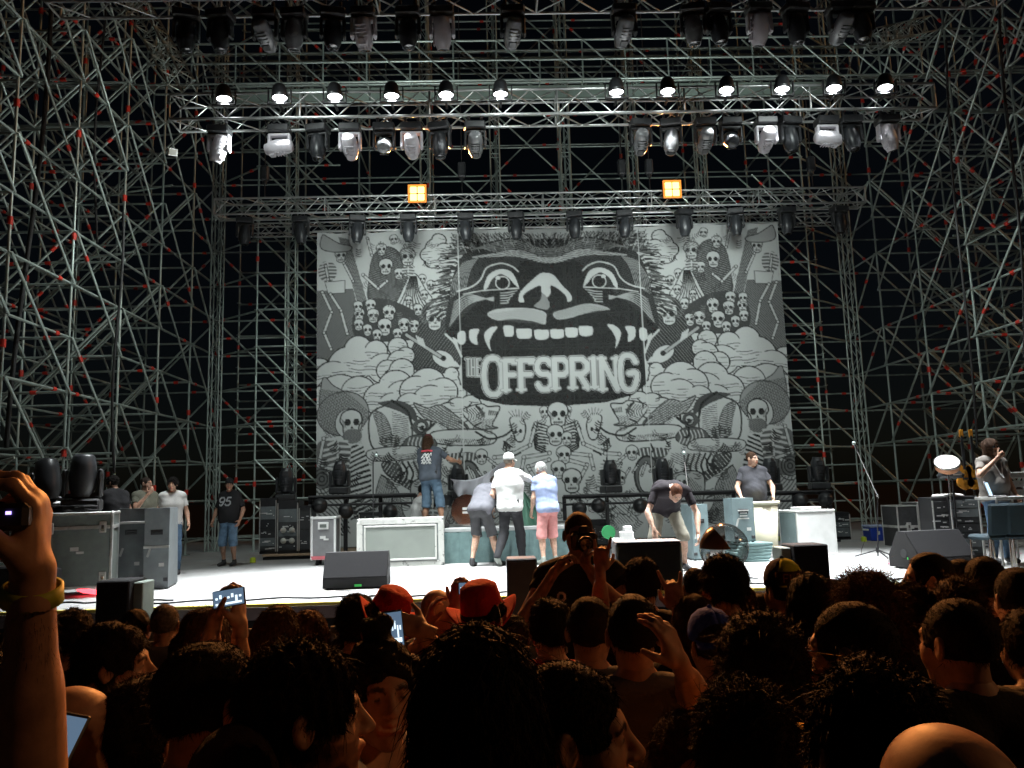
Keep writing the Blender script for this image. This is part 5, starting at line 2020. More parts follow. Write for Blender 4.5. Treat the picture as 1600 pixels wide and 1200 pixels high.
# glowing red light rope on the floor
REDON = mat('lit_red_rope', (0.5, 0.05, 0.05), 0.4, emit=(1.0, 0.06, 0.08), estr=5.0)
p = fl(137, 931)
t = thing('rope_light', 'glowing red rope light coiled on the stage floor under the flight case', 'rope light', tuple(p))
b = MB()
for k in range(3):
    ring = [np.array([.13 * math.cos(a) * (1 - .18 * k), .07 * math.sin(a), .03 + .035 * k + .05 * math.sin(a * .5 + k)]) for a in np.linspace(0, 6.28, 18)]
    b.tube(ring, .013, 6)
b.build('rope', REDON, t)

# loose cables on the floor along the front edge
for i, (xs_, Yc) in enumerate(((( -4.6, -1.6), 9.95), ((-1.5, 1.2), 9.85), ((3.1, 6.6), 9.9), ((-5.6, -3.9), 10.2))):
    n = 16
    pts = [np.array([xs_[0] + (xs_[1] - xs_[0]) * k / n, Yc + .07 * math.sin(k * 1.3 + i) + random.uniform(-.03, .03), ZS + .012]) for k in range(n + 1)]
    b = MB(); b.tube([q - pts[0] for q in spline(pts, n=3)], .011, 6)
    tag(b.build('floor_cable', RUBBER, None, tuple(pts[0])), 'black cable snaking along the front of the stage, %s' % ('between the two left monitors', 'in the middle', 'before the right monitor', 'under the large flight case')[i], 'cable', 'cables along the stage front')


def wedge(label, xl, xr, yt, yb, rz=0.0, d=.52, led=None, hk=1.0):
    X, Y, w, h = span(xl, xr, yt, yb)
    t = thing('stage_monitor', label, 'speaker', (X, Y + d / 2, ZS), rz)
    h *= hk
    prof = [(-d / 2, .02), (d / 2, .02), (d / 2, h * .35), (d * .18, h), (-d * .05, h * 1.0), (-d / 2 + .0, h * .30)]
    n = len(prof)
    b = MB()
    P = np.array([(-w / 2, y, z) for y, z in prof] + [(w / 2, y, z) for y, z in prof])
    b.add(P, [tuple(range(n)), tuple(range(n, 2 * n))[::-1]] + [(k, n + k, n + (k + 1) % n, (k + 1) % n) for k in range(n)])
    b.build('cabinet', CARPET, t)
    # perforated back plate on the slanted face
    a = np.array([-d / 2, h * .30]); c = np.array([-d * .05, h])
    nn = np.array([-(c - a)[1], (c - a)[0]]); nn /= np.linalg.norm(nn)
    mpt = (a + c) / 2 + nn * .008
    ang = math.atan2((c - a)[1], (c - a)[0])
    b = MB(); b.box((0, mpt[0], mpt[1]), (w * .985, np.linalg.norm(c - a) * .96, .016), eul(ang, 0, 0), bev=.004); b.build('grille', GRILLE, t)
    for s_ in (-1, 1):
        b = MB(); b.cyl((s_ * (w / 2 - .002), 0, h * .42), (s_ * (w / 2 + .004), 0, h * .42), .06, 14); b.build('handle_cup', BLACKM, t)
    b = MB(); b.box((0, 0, .01), (w * .9, d * .8, .02)); b.build('skid', RUBBER, t)
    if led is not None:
        b = MB(); b.box((led[0] * w, led[1], led[2]), (.09 if abs(led[0]) < .4 else .012, .012, .03)); b.build('tape_mark', mat('green_led_mark', (0.04, 0.5, 0.08), .5), t)  # green LED of the monitor, shown by plain green colour
    return t


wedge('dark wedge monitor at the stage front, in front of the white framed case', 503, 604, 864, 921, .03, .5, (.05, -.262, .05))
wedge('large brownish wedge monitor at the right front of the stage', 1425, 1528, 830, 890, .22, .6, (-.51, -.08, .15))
# black monitor in the middle
X, Y, w, h = span(968, 1072, 848, 925)
t = thing('stage_monitor', 'dark box monitor under the hands of the bending man', 'speaker', (X, Y + .3, ZS), -.05)
b = MB(); b.box((0, 0, h / 2), (w, .5, h), bev=.02); b.build('cabinet', mat('dark_slate_box', (.03, .033, .037), .7, 0, .2, 20, bump=.2), t)
b = MB(); b.box((0, -.255, h * .5), (w * .93, .012, h * .86), bev=.004); b.build('grille', CARPET, t)
b = MB(); b.box((0, 0, h + .006), (w * .99, .49, .012), bev=.004); b.build('top_edge', GREYBOX, t)
MON_TOP = (X, Y, h)

# front fill speakers standing in the pit against the stage
for i, (xl, xr, yt, lab) in enumerate(((149, 201, 908, 'below the large grey flight case'), (793, 841, 873, 'below the man in the white shirt'), (1247, 1301, 851, 'below the white case'))):
    Yf = 8.75
    a, c = at(xl, 940, Yf), at(xr, 940, Yf)
    zt = at((xl + xr) / 2, yt, Yf)[2]
    w = c[0] - a[0]
    t = thing('front_fill_speaker', 'dark upright front fill speaker in the pit %s' % lab, 'speaker', ((a[0] + c[0]) / 2, Yf + .2, 0), 0, 'front fill speakers')
    b = MB(); b.box((0, 0, zt - .36), (w, .4, .72), eul(0, 0, 0), bev=.012); b.build('cabinet', (CARPET, TEALBOX, CARPET)[i] if i != 1 else BLACKP, t)
    b = MB(); b.box((0, -.205, zt - .36), (w * .92, .012, .66), bev=.003); b.build('grille', BLACKP if i == 1 else GRILLE, t)
    if i != 1:
        s_ = 1 if i == 0 else -1
        b = MB(); b.box((s_ * (w / 2 + .05), .05, zt - .34), (.1, .3, .62), bev=.01); b.build('side_panel', mat('pale_green_panel', (.24, .29, .25), .6), t)
    b = MB(); b.cyl((0, 0, .02), (0, 0, zt - .7), .03, 10); b.box((0, 0, .015), (.4, .4, .03)); b.build('stand', BLACKM, t)

# white framed amp case
X, Y, w, h = span(557, 693, 810, 886)
FRW = mat('scuffed_white_frame', (.42, .42, .40), .5, 0, .12, 6, wear=((.16, .16, .15), 9.0, .58))
t = flight_case('wide case with a scuffed white frame and grey inner panel at centre left', (X, Y + .3, ZS), .04, w, .6, h - .0, GREYBOX, 0, False, (), False, FRW, .10, 'amp case', None, 'amp_case')
b = MB(); b.box((0, -.302, h / 2), (w - .22, .012, h - .22)); b.build('inner_panel', mat('grey_green_panel', (.13, .145, .13), .7, 0, .1, 3), t)
for s_ in (-1, 1):
    b = MB(); b.box((s_ * (w / 2 - .135), -.306, h / 2), (.03, .03, h - .25), bev=.004); b.build('inner_rail', FRW, t)
    b = MB(); b.box((0, -.306, h / 2 + s_ * (h / 2 - .125)), (w - .24, .03, .03), bev=.004); b.build('inner_rail', FRW, t)
# small upright road case
X, Y, w, h = span(485, 524, 808, 884)
t = flight_case('narrow upright grey road case with dished handle left of the white framed case', (X, Y + .25, ZS), .02, w, .5, h - .11, mat('mid_grey_laminate', (.16, .16, .165), .6, 0, .12, 8), .0, True, (), True, WHITE, .04)
b = MB(); b.box((0, -.258, h * .82), (.19, .012, .13), bev=.012); hb = b.build('handle_dish', WHITE, t)
b = MB(); b.box((0, -.266, h * .82), (.12, .012, .06), bev=.008); b.build('handle', CASEGREY, hb)
b = MB(); b.box((0, -.257, .14), (w * .96, .012, .06)); b.build('kick_plate', mat('red_kick_plate', (.5, .12, .14), .6), t)

# drum riser with drape
rx0, rx1 = at(688, 880, 14.35)[0], at(905, 880, 14.35)[0]
RZ = .60
t = thing('drum_riser', 'low drum riser with slate drape behind the men in the middle', 'riser', ((rx0 + rx1) / 2, 14.35, ZS))
rw = rx1 - rx0
for k in range(4):
    b = MB(); b.box((-rw / 2 + (k + .5) * rw / 4, 1.2, RZ - .03), (rw / 4 - .008, 2.4, .06), bev=.005); b.build('deck_panel', mat('riser_grey', (.34, .35, .35), .7), t)
for k in range(14):
    b = MB(); x = -rw / 2 + (k + .5) * rw / 14
    b.box((x, .0 + .012 * (k % 2), (RZ - .06) / 2), (rw / 14 + .012, .03, RZ - .07), eul(0, 0, R(9) * (1 if k % 2 else -1))); b.build('drape_fold', CLOTHGREEN, t)
for sx in (-1, 1):
    b = MB(); b.box((sx * rw / 2, 1.2, (RZ - .06) / 2), (.03, 2.4, RZ - .07)); b.build('side_drape', CLOTHGREEN, t)

# grey dust sheet lifted off the drums
SHEET = mat('silver_dust_sheet', (.42, .42, .46), .55, 0, .08, 3, bump=.1, spec=.4)
A_, B_ = at(703, 748, 15.1), at(800, 712, 14.9)
n1, n2 = 40, 26
V = []
for i in range(n1 + 1):
    u = i / n1
    top_ = A_ * (1 - u) + B_ * u
    top_ = top_ + np.array([0, 0, -.2 * math.sin(math.pi * u) * (1 - .35 * u)])
    drop = .9 * math.sin(math.pi * min(1, u * 1.1 + .05)) ** .8 + .12
    for j in range(n2 + 1):
        v = j / n2
        fold = .055 * math.sin(u * 26 + 3 * v) * (.3 + v) + .03 * math.sin(u * 11 - 4 * v)
        V.append((top_[0] + .25 * v * (1 - u) * .6 + .03 * math.sin(9 * v + u * 5), top_[1] + fold + .2 * v, top_[2] - drop * v))
V = np.array(V) - A_
ids = np.arange((n1 + 1) * (n2 + 1)).reshape(n1 + 1, n2 + 1)
F4 = np.stack([ids[:-1, :-1], ids[1:, :-1], ids[1:, 1:], ids[:-1, 1:]], -1).reshape(-1, 4)
o = link('dust_sheet', mesh_from('dust_sheet', V, F4, SHEET, True), None, tuple(A_))
md = o.modifiers.new('thickness', 'SOLIDIFY'); md.thickness = .006
tag(o, 'silver grey dust sheet being pulled off the drums by two men', 'cloth')
# dark green sheet on the other side
A_ = at(822, 768, 14.5)
V = []
for i in range(21):
    for j in range(21):
        u, v = i / 20, j / 20
        x = -.08 + (.04 + .55 * v) * u
        V.append((x, .05 * math.sin(u * 16 + v * 2) + .3 * u, -.75 * v + .04 * math.sin(u * 7)))
ids = np.arange(441).reshape(21, 21)
F4 = np.stack([ids[:-1, :-1], ids[1:, :-1], ids[1:, 1:], ids[:-1, 1:]], -1).reshape(-1, 4)
o = link('drape', mesh_from('drape', np.array(V), F4, mat('green_sheet', (.05, .13, .09), .7, 0, .15, 4), True), None, tuple(A_))
md = o.modifiers.new('thickness', 'SOLIDIFY'); md.thickness = .006
tag(o, 'dark green sheet hanging right of the man in the white shirt', 'cloth')
# drum kit under the sheet
t = thing('drum_kit', 'black drum kit half covered by the dust sheet on the riser', 'drum kit', (at(730, 800, 15.2)[0], 15.2, ZS + RZ))
for (x, y, z, r, l, ax) in ((0, 0, .3, .28, .4, (0, 1, 0)), (-.45, .1, .45, .18, .22, (0, .2, 1)), (.5, .2, .42, .2, .3, (0, .2, 1)), (.1, .35, .7, .15, .2, (0, .4, 1))):
    d = np.array(ax) / np.linalg.norm(ax)
    b = MB(); b.cyl(np.array([x, y, z]) - d * l / 2, np.array([x, y, z]) + d * l / 2, r, 20); s_ = b.build('drum_shell', BLACKP, t)
    b = MB(); b.cyl(np.array([x, y, z]) - d * (l / 2 + .01), np.array([x, y, z]) - d * (l / 2 - .02), r + .012, 20); b.build('hoop', CHROME, s_)
b = MB(); b.box((0, -.21, .33), (.16, .01, .05)); b.box((-.03, -.21, .26), (.1, .01, .04)); b.build('drum_mark', LABELW, t)
for sx in (-.35, .4):
    b = MB(); b.cyl((sx, -.1, 0), (sx * .7, .1, .55), .012, 6); b.cyl((sx * 1.3, .2, 0), (sx * .7, .1, .55), .012, 6); b.build('stand', CHROME, t)

# low rear platform, dimmer racks, lamp rails
t = thing('rear_platform', 'low black platform with a pale wooden front edge at the back left', 'platform', (at(488, 866, 16.6)[0], 16.6, ZS))
wp = at(562, 866, 16.6)[0] - at(408, 866, 16.6)[0]
hp = at(488, 866, 16.6)[2] - ZS
b = MB(); b.box((0, .7, hp / 2 - .02), (wp, 1.4, hp - .04)); b.build('box', BLACKM, t)
b = MB(); b.box((0, .69, hp), (wp + .02, 1.44, .04), bev=.004); b.build('deck', mat('raw_plywood', (.42, .30, .2), .7), t)
PZ = ZS + hp + .02


def rack(label, xl, xr, yt, Y, z, units, d=.5, rz=0.0, knobs=False, cat='equipment rack', name='equipment_rack'):
    a, c = at(xl, 830, Y), at(xr, 830, Y)
    w = c[0] - a[0]
    h = at((xl + xr) / 2, yt, Y)[2] - z
    t = thing(name, label, cat, ((a[0] + c[0]) / 2, Y + d / 2, z), rz)
    b = MB(); b.box((0, .01, h / 2), (w, d - .03, h), bev=.008); b.build('frame', BLACKM, t)
    zz = .06
    g2 = random.Random(int(xl))
    while zz < h - .1:
        u = g2.choice(units)
        if zz + u > h - .04:
            break
        b = MB(); b.box((0, -d / 2 + .012, zz + u / 2), (w * .88, .03, u - .012), bev=.004)
        pn = b.build('module', g2.choice((BLACKP, CASEBLK, GREYBOX, GREYP)), t)
        b = MB()
        for q in range(g2.randint(2, 5)):
            b.box((g2.uniform(-.36, .36) * w, -d / 2 - .006, zz + u * g2.uniform(.3, .7)), (g2.choice((.02, .05, .12)), .008, .016))
        b.build('panel_marking', LABELW, pn)
        zz += u
    if knobs:
        for i in range(4):
            b = MB(); x, z_ = ((i % 2) - .5) * w * .4, h * (.24 + .2 * (i // 2))
            b.lathe([(0, .03), (.05, .025), (.06, 0)], 12, (x, -d / 2 - .005, z_), eul(R(90), 0, 0)); b.build('socket', mat('pale_socket', (.5, .5, .46), .4), t)
    for s_ in (-1, 1):
        b = MB(); b.cyl((s_ * w * .47, -d / 2 - .012, .05), (s_ * w * .47, -d / 2 - .012, h - .05), .012, 6); b.build('rail', EDGE, t)
    return t


rack('tall black equipment rack under the thick mast at the left rear', 405, 432, 778, 16.75, PZ, (.09, .18, .27))
rack('black dimmer rack with four pale round sockets at the left rear', 433, 466, 782, 16.7, PZ, (.14, .28), knobs=True)
rack('thin black rack with upright bars left of the narrow road case', 467, 486, 790, 16.72, PZ, (.3, .4))


def lamp_rail(label, xl, xr, y, Y, n_leg, lamps=()):
    a, c = at(xl, y - .02 * (xl - 800), Y), at(xr, y - .02 * (xr - 800), Y)
    zr = (a[2] + c[2]) / 2 - ZS
    w = c[0] - a[0]
    t = thing('lamp_rail', label, 'rail', (a[0], Y, ZS))
    pipe('top_rail', (0, 0, zr), (w, 0, zr), .035, BLACKM, t)
    pipe('lower_rail', (0, -.02, zr - .17), (w, -.02, zr - .17), .025, BLACKM, t)
    pipe('lower_rail', (0, .3, zr - .03), (w, .3, zr - .03), .03, BLACKM, t)
    for k in range(n_leg):
        x = w * (k + .03) / (n_leg - .94)
        b = MB(); b.box((x, .1, zr / 2), (.08, .06, zr), bev=.005); b.box((x, .1, .02), (.12, .5, .04)); b.build('leg', BLACKM, t)
    for (px_, py_) in lamps:
        q = at(px_, py_, Y - .05) - np.array([a[0], Y, ZS])
        b = MB(); b.lathe([(0, .16), (.1, .14), (.15, .05), (.155, -.04), (.13, -.04), (.11, -.02), (0, -.02)], 16, q, eul(R(75), 0, random.uniform(-.6, .6))); s_ = b.build('hanging_lamp', BLACKP, t)
        b = MB(); b.cyl(q, q + (0.05, .04, max(.15, zr - q[2])), .015, 6); b.build('arm', BLACKM, s_)
    return zr


z1r = lamp_rail('black lamp rail standing in front of the backdrop at the left', 482, 650, 770, 16.9, 4, ((541, 799), (500, 790), (610, 800)))
z2r = lamp_rail('black lamp rail standing in front of the backdrop in the middle', 880, 1150, 776, 16.9, 5, ((935, 790), (1000, 790), (905, 796)))
z3r = lamp_rail('black lamp rail standing in front of the backdrop at the right', 1185, 1300, 778, 16.9, 3, ((1250, 782), (1290, 780)))
# control boxes under the rails
for i, (xl, xr, yt, lab) in enumerate(((560, 600, 800, 'left'), (905, 950, 812, 'middle'), (1300, 1330, 800, 'right'))):
    rack('squat black power box standing behind the %s lamp rail' % lab, xl, xr, yt, 17.3, ZS, (.12, .2), .4, 0, False, 'power box', 'power_box')
for i, (px, zr_, lab) in enumerate(((447, None, 'above the dimmer racks'), (531, z1r, 'on the left lamp rail'), (716, None, 'behind the lifted dust sheet'), (955, z2r, 'right of the man in the blue shirt'), (1037, z2r, 'behind the bending man'), (1205, z3r, 'behind the man in the grey shirt'), (1281, z3r, 'right of the printed backdrop'))):
    if zr_ is None:
        Y = 16.95 if i == 0 else 16.9
        z = at(px, 777 - .02 * (px - 800), Y)[2]
        tt = thing('lamp_stool', 'black steel lamp base %s' % lab, 'stand', (at(px, 780, Y)[0], Y + .08, ZS))
        b = MB(); b.box((0, 0, (z - ZS) / 2), (.1, .1, z - ZS), bev=.005); b.box((0, 0, z - ZS - .03), (.45, .36, .06), bev=.006); b.box((0, 0, .02), (.5, .4, .04)); b.build('column', BLACKM, tt)
    else:
        Y, z = 16.95, ZS + zr_ + .035
    up_head('black moving head standing %s' % lab, px, 770, Y + .08, z, 1.12, random.uniform(-.3, .3), R(random.uniform(-4, 4)), 'moving heads along the back of the stage')


# microphone stands
def mic_stand(label, px, yt, foot, boom=None, base='round'):
    p = fl(*foot)
    Y = p[1]
    t = thing('microphone_stand', label, 'mic stand', tuple(p))
    q = at(*(boom[0] if boom else (px, yt)), Y) - p
    b = MB(); b.cyl((0, 0, .02), tuple(q), .011, 8); b.build('pole', BLACKM, t)
    tip = q
    if boom:
        tip = at(*boom[1], Y - .2) - p
        b = MB(); b.cyl(tuple(q + (q - tip) * .06), tuple(tip), .009, 8); b.ball(tuple(q), .025, 8, 6); b.build('boom', CHROME, t)
    d = (tip - q) if boom else np.array([.25, -.3, .4])
    d = d / np.linalg.norm(d)
    b = MB(); b.cyl(tuple(tip), tuple(tip + d * .13), .013, 10, .018); mc = b.build('microphone', BLACKP, t)
    b = MB(); b.ball(tuple(tip + d * .16), .03, 10, 8); b.build('mic_grille', mat('mic_mesh', (.5, .6, .58), .4, .6), mc)
    for k in range(3):
        a = 2.1 * k + .5
        b = MB(); b.cyl((0, 0, .12), (.34 * math.cos(a), .34 * math.sin(a), .015), .011, 6); b.build('leg', BLACKM, t)
    b = MB(); b.cyl((0, 0, .08), (0, 0, .16), .025, 10); b.build('collar', BLACKM, t)
    return t


mic_stand('straight microphone stand behind the white framed case', 583, 722, (583, 884))
mic_stand('microphone stand behind the bending man', 1076, 722, (1078, 872), ((1078, 790), (1070, 722)))
mic_stand('lone boom microphone stand on the open floor at the right', 1372, 772, (1372, 871), ((1371, 774), (1340, 706)))

# slate cabinets, cream bin and white case right of centre
cabinet('slate cabinet with white labels right of the bending man', 1081, 1107, 788, 13.4, .5, .12, TEALBOX)
tt, w, h, d = cabinet('tall slate cabinet with pale printed panel in front of the cream bin', 1146, 1181, 778, 12.9, .35, .1, TEALBOX, z=ZS + .3)
b = MB()
for k, ww in enumerate((.5, .32, .34, .5)):
    b.box((0, -d / 2 - .006, h * (.72 - .06 * k)), (w * ww, .01, .018))
b.build('panel_print', LABELW, tt)
t = thing('draped_box', 'low box wrapped in slate cloth under the tall slate cabinet', 'box', (at(1172, 850, 12.8)[0], 13.1, ZS))
for k in range(6):
    b = MB(); b.box((0.0 + .02 * k, -.01 * k, .025 + .05 * k), (.62 - .02 * k, .55 - .02 * k, .052), eul(0, R(1.5), R(2 * k)), bev=.012); b.build('cloth_fold', CLOTHGREEN, t)
pb_ = at(1196, 860, 13.6)
t = thing('rubbish_bin', 'cream plastic bin with a rolled rim held by the man in grey', 'bin', (pb_[0] + .02, 13.62, ZS + .14))
b = MB(); b.lathe([(0, 0), (.19, 0), (.2, .02), (.245, .76), (.225, .76), (.18, .03), (0, .03)], 20, sx=1.0, sy=.8); b.build('tub', CREAM, t)
b = MB(); b.lathe([(.235, .73), (.275, .735), (.28, .79), (.235, .79)], 20, sy=.82); b.build('rim', CREAM, t)
for sx in (-1, 1):
    b = MB(); b.cyl((sx * .17 - .03, 0, -.06), (sx * .17 + .03, 0, -.06), .07, 12); b.build('wheel', RUBBER, t)
    b = MB(); b.cyl((sx * .13, 0, -.13), (sx * .13, 0, .03), .025, 8); b.build('peg', BLACKP, t)
X, Y, w, h = span(1243, 1308, 797, 868)
t = flight_case('brightly lit white case with a slate side at centre right', (X, Y + .3, ZS), .16, w, .6, h, WHITE, 0, False, (), False, WHITE, .03, 'flight case', None, 'white_case')
b = MB(); b.box((-w / 2 - .008, 0, h / 2), (.012, .5, h * .9)); b.build('side_panel', TEALBOX, t)
b = MB(); b.box((0, 0, h + .03), (w * .6, .3, .05), eul(0, 0, .2), bev=.01); b.build('paper_pile', LABELW, t)
# white stand with a green disc behind the monitor
t = thing('white_pedestal', 'narrow white pedestal box left of the bending man', 'pedestal', (at(979, 840, 13.2)[0], 13.2, ZS))
b = MB(); b.box((0, 0, .26), (.2, .22, .52), bev=.012); b.build('column', WHITE, t)
b = MB(); b.box((-.06, -.02, .38), (.36, .16, .07), bev=.012); b.build('shelf', WHITE, t)
b = MB(); b.box((0.02, 0, .56), (.13, .16, .09), bev=.012); b.build('cap', WHITE, t)
t = thing('green_disc', 'bright green round disc left of the white pedestal', 'disc', (at(950, 815, 13.5)[0], 13.5, ZS))
b = MB(); b.cyl((0, -.03, .50), (0, .03, .50), .115, 20); b.build('disc', mat('bright_green', (.008, .16, .045), .5), t)
b = MB(); b.cyl((0, 0, 0), (0, 0, .4), .02, 8); b.box((0, 0, .015), (.25, .25, .03)); b.build('stand', BLACKM, t)

# ---- right wing
rack('open amplifier rack with pale labels at the right wing', 1463, 1489, 777, 12.6, ZS, (.09, .18), .5, -.1)
rack('amplifier rack glowing amber behind its rails at the right wing', 1491, 1536, 775, 12.5, ZS, (.09, .14, .2), .5, -.1)
t = thing('towel', 'crumpled white towel lying on the amplifier racks', 'towel', (at(1492, 772, 12.6)[0], 12.7, ZS + at(1480, 777, 12.6)[2] - ZS))
b = MB(); b.ball((0, 0, .02), (.2, .14, .04), 12, 6); b.ball((-.18, .02, .02), (.13, .1, .035), 10, 6); b.build('cloth', WHITE, t)
AMB = mat('amber_guitar_wood', (.62, .26, .03), .25, 0, .3, 7, spec=.8)
for i, px in enumerate((1507, 1522)):
    p = at(px, 742, 12.9)
    t = thing('electric_guitar', 'amber wooden guitar hanging on the rack, %s of two' % ('left' if i == 0 else 'right'), 'guitar', tuple(p), 0, 'amber guitars')
    b = MB(); q = spline([(-.13, -.15), (-.11, .0), (-.14, .12), (-.05, .16), (0, .1), (.06, .15), (.12, .08), (.10, -.02), (.14, -.14), (.0, -.24)], True)
    b.prism([tuple(x) for x in q], -.02, .02); b.build('body', AMB, t)
    b = MB(); b.box((.0, -.025, .36), (.045, .02, .55), bev=.004); b.build('neck', BLACKP, t)
    b = MB(); b.box((.0, -.025, .67), (.07, .018, .13), bev=.006); b.build('headstock', AMB, t)
    b = MB(); b.box((0, -.025, -.06), (.09, .014, .035)); b.build('pickup', BLACKM, t)
    b = MB(); b.cyl((0, .04, -.9), (0, .04, .2), .015, 6); b.build('hanger', BLACKM, t)
p = at(1480, 726, 12.2)
t = thing('snare_drum', 'tilted snare drum with pale head on a stand at the right wing', 'drum', (p[0], 12.2, ZS))
M_ = eul(R(35), R(-18), 0)
c = np.array([0, 0, p[2] - ZS])
b = MB(); b.lathe([(0, -.06), (.17, -.06), (.175, .05), (.0, .05)], 22, c, M_); b.build('shell', mat('orange_drum', (.55, .25, .13), .35), t)
b = MB(); b.lathe([(0, .062), (.165, .06), (.178, .05)], 22, c, M_); b.build('drum_head', mat('drum_skin', (.75, .72, .66), .5), t)
b = MB(); b.lathe([(.172, .03), (.19, .035), (.19, .06), (.172, .06)], 22, c, M_); b.build('hoop', CHROME, t)
b = MB(); b.cyl((0, 0, .03), tuple(c), .014, 8)
for k in range(3):
    b.cyl((0, 0, .25), (.3 * math.cos(2.1 * k), .3 * math.sin(2.1 * k), .01), .01, 6)
b.build('stand', CHROME, t)
p = at(1500, 735, 12.45)
t = thing('desk_lamp', 'dark dished work lamp with a white slot beside the snare drum', 'lamp', (at(1485, 742, 12.45)[0], 12.45, ZS))
z_ = at(1485, 742, 12.45)[2] - ZS
b = MB(); b.lathe([(0, .08), (.12, .07), (.2, .0), (.18, -.05), (0, -.06)], 18, (0, 0, z_)); b.build('shade', GREYP, t)
b = MB(); b.box((0, -.19, z_), (.12, .03, .02)); b.build('slot', LABELW, t)
b = MB(); b.cyl((.05, .05, .02), (.05, .05, z_), .015, 8); b.box((.05, .05, .012), (.25, .25, .024)); b.build('post', BLACKM, t)
for i, (xl, xr, yt, yb, lab) in enumerate(((1405, 1438, 790, 838, 'nearest the blue cooler'), (1438, 1462, 785, 836, 'next to the open amplifier rack'))):
    Yc = 14.6
    a_, c_ = at(xl, yb, Yc), at(xr, yb, Yc)
    flight_case('dark stacked road case at the right wing %s' % lab, ((a_[0] + c_[0]) / 2, Yc + .3, ZS), 0, c_[0] - a_[0], .6, at(xl, yt, Yc)[2] - ZS, CASEBLK, .5, False, ((0, .5),), True, EDGE, .025)
X, Y, w, h = span(1362, 1402, 820, 845)
t = thing('cool_box', 'bright blue cool box with white lid at the right rear', 'cool box', (X, Y + .2, ZS), .05)
b = MB(); b.box((0, 0, h * .42), (w, .34, h * .84), bev=.02); b.build('tub', BLUEP, t)
b = MB(); b.box((0, 0, h * .92), (w * 1.04, .36, h * .16), bev=.015); b.build('lid', mat('pale_blue_lid', (.35, .42, .6), .4), t)
b = MB(); b.box((-w * .2, -.175, h * .5), (.06, .01, .07)); b.build('label_plate', LABELW, t)
for sx in (-1, 1):
    b = MB(); b.box((sx * w * .53, 0, h * .7), (.03, .2, .04), bev=.008); b.build('handle', WHITE, t)
for i, (px, py) in enumerate(((1350, 843), (395, 876), (1216, 842))):
    p = fl(px, py + 3)
    o = MB(); o.cyl((0, 0, 0), (0, 0, .09), .055, 14); o.cyl((0, 0, .09), (0, 0, .1), .03, 10)
    tag(o.build('tape_roll', mat('yellow_tape', (.6, .75, .05), .5), None, tuple(p)), 'small roll of fluorescent yellow tape on the floor %s' % ('near the blue cool box', 'near the dimmer racks', 'near the cream bin')[i], 'tape', 'yellow tape rolls')
# table, laptop, chairs, cable heap
Yt = 10.9
t = thing('folding_table', 'grey folding table with ribbed side at the right edge', 'table', (at(1590, 772, Yt)[0], Yt + .3, ZS))
zt = at(1590, 778, Yt)[2] - ZS
b = MB(); b.box((0, 0, zt), (.55, .5, .04), bev=.006); b.build('table_top', EDGE, t)
for sx in (-1, 1):
    for sy in (-1, 1):
        b = MB(); b.cyl((sx * .24, sy * .2, 0), (sx * .24, sy * .2, zt), .016, 8); b.build('leg', EDGE, t)
LAP = (at(1578, 775, Yt)[0], Yt + .25, ZS + zt + .02)
t2 = thing('laptop', 'open laptop with a bright screen edge on the folding table', 'laptop', LAP, .9)
b = MB(); b.box((0, 0, .01), (.32, .22, .018), bev=.004); b.build('keyboard', GREYP, t2)
b = MB(); b.box((0, .12, .11), (.32, .012, .21), eul(R(-15), 0, 0), bev=.004); l_ = b.build('lid', SILVER, t2)
b = MB(); b.box((0, .112, .11), (.29, .008, .18), eul(R(-15), 0, 0)); b.build('screen', SCREENM, l_)
for i in range(3):
    o = MB(); o.box((0, 0, 0), (.5, .03, .09), bev=.008)
    p = at(1592, 742 + 14 * i, 11.6)
    tt = thing('shelf_panel', 'grey slatted panel at the right edge behind the bearded man, %s' % ('upper', 'middle', 'lower')[i], 'panel', (p[0] + .1, 11.9, ZS), 0, 'slatted panels at the right edge')
    o.build('slat', EDGE, tt, (0, 0, p[2] - ZS)); b = MB(); b.cyl((.2, .03, 0), (.2, .03, p[2] - ZS), .02, 8); b.build('post', EDGE, tt)
for i, (px, lab) in enumerate(((1566, 'left of two'), (1596, 'right of two'))):
    Yc = 10.45
    x = at(px, 850, Yc)[0]
    t = thing('plastic_chair', 'dark blue padded chair back at the right edge, %s' % lab, 'chair', (x, Yc, ZS), .1, 'chairs at the right wing')
    BLC = mat('dark_teal_fabric', (.010, .026, .036), .8, 0, .2, 10, bump=.2)
    b = MB(); b.box((0, .2, .43), (.4, .4, .07), bev=.03); b.build('seat', BLC, t)
    b = MB(); b.box((0, 0, .66), (.33, .06, .42), eul(R(8), 0, 0), bev=.028); b.build('backrest', BLC, t)
    for sx in (-1, 1):
        for sy in (0, .38):
            b = MB(); b.cyl((sx * .17, sy, 0), (sx * .16, sy, .42), .013, 8); b.build('leg', CHROME, t)
p = fl(1568, 856)
t = thing('cable_heap', 'heap of grey cables spread on the floor at the right wing', 'cable', (p[0], p[1] + .1, ZS))
for k in range(26):
    c0 = np.array([random.uniform(-.45, .5), random.uniform(-.15, .2), .02])
    pts = [c0 + np.array([random.uniform(-.25, .25), random.uniform(-.12, .12), random.uniform(0, .07)]) for _ in range(5)]
    b = MB(); b.tube(spline(pts, n=4), .009, 5); b.build('loop', [EDGE, RUBBER, TEALBOX, EDGE][k % 4], t)
t = thing('gooseneck_lamp', 'small bent silver gooseneck lamp over the dark chairs', 'lamp', (at(1580, 800, 10.7)[0], 10.75, ZS))
z_ = at(1580, 795, 10.75)[2] - ZS
pts = spline([np.array([0, 0, 0.0]), np.array([0, 0, z_ * .7]), np.array([.04, 0, z_]), np.array([.14, 0, z_ + .07]), np.array([.24, 0, z_ + .06])], n=5)
b = MB(); b.tube(pts, .012, 6); b.build('neck', CHROME, t)
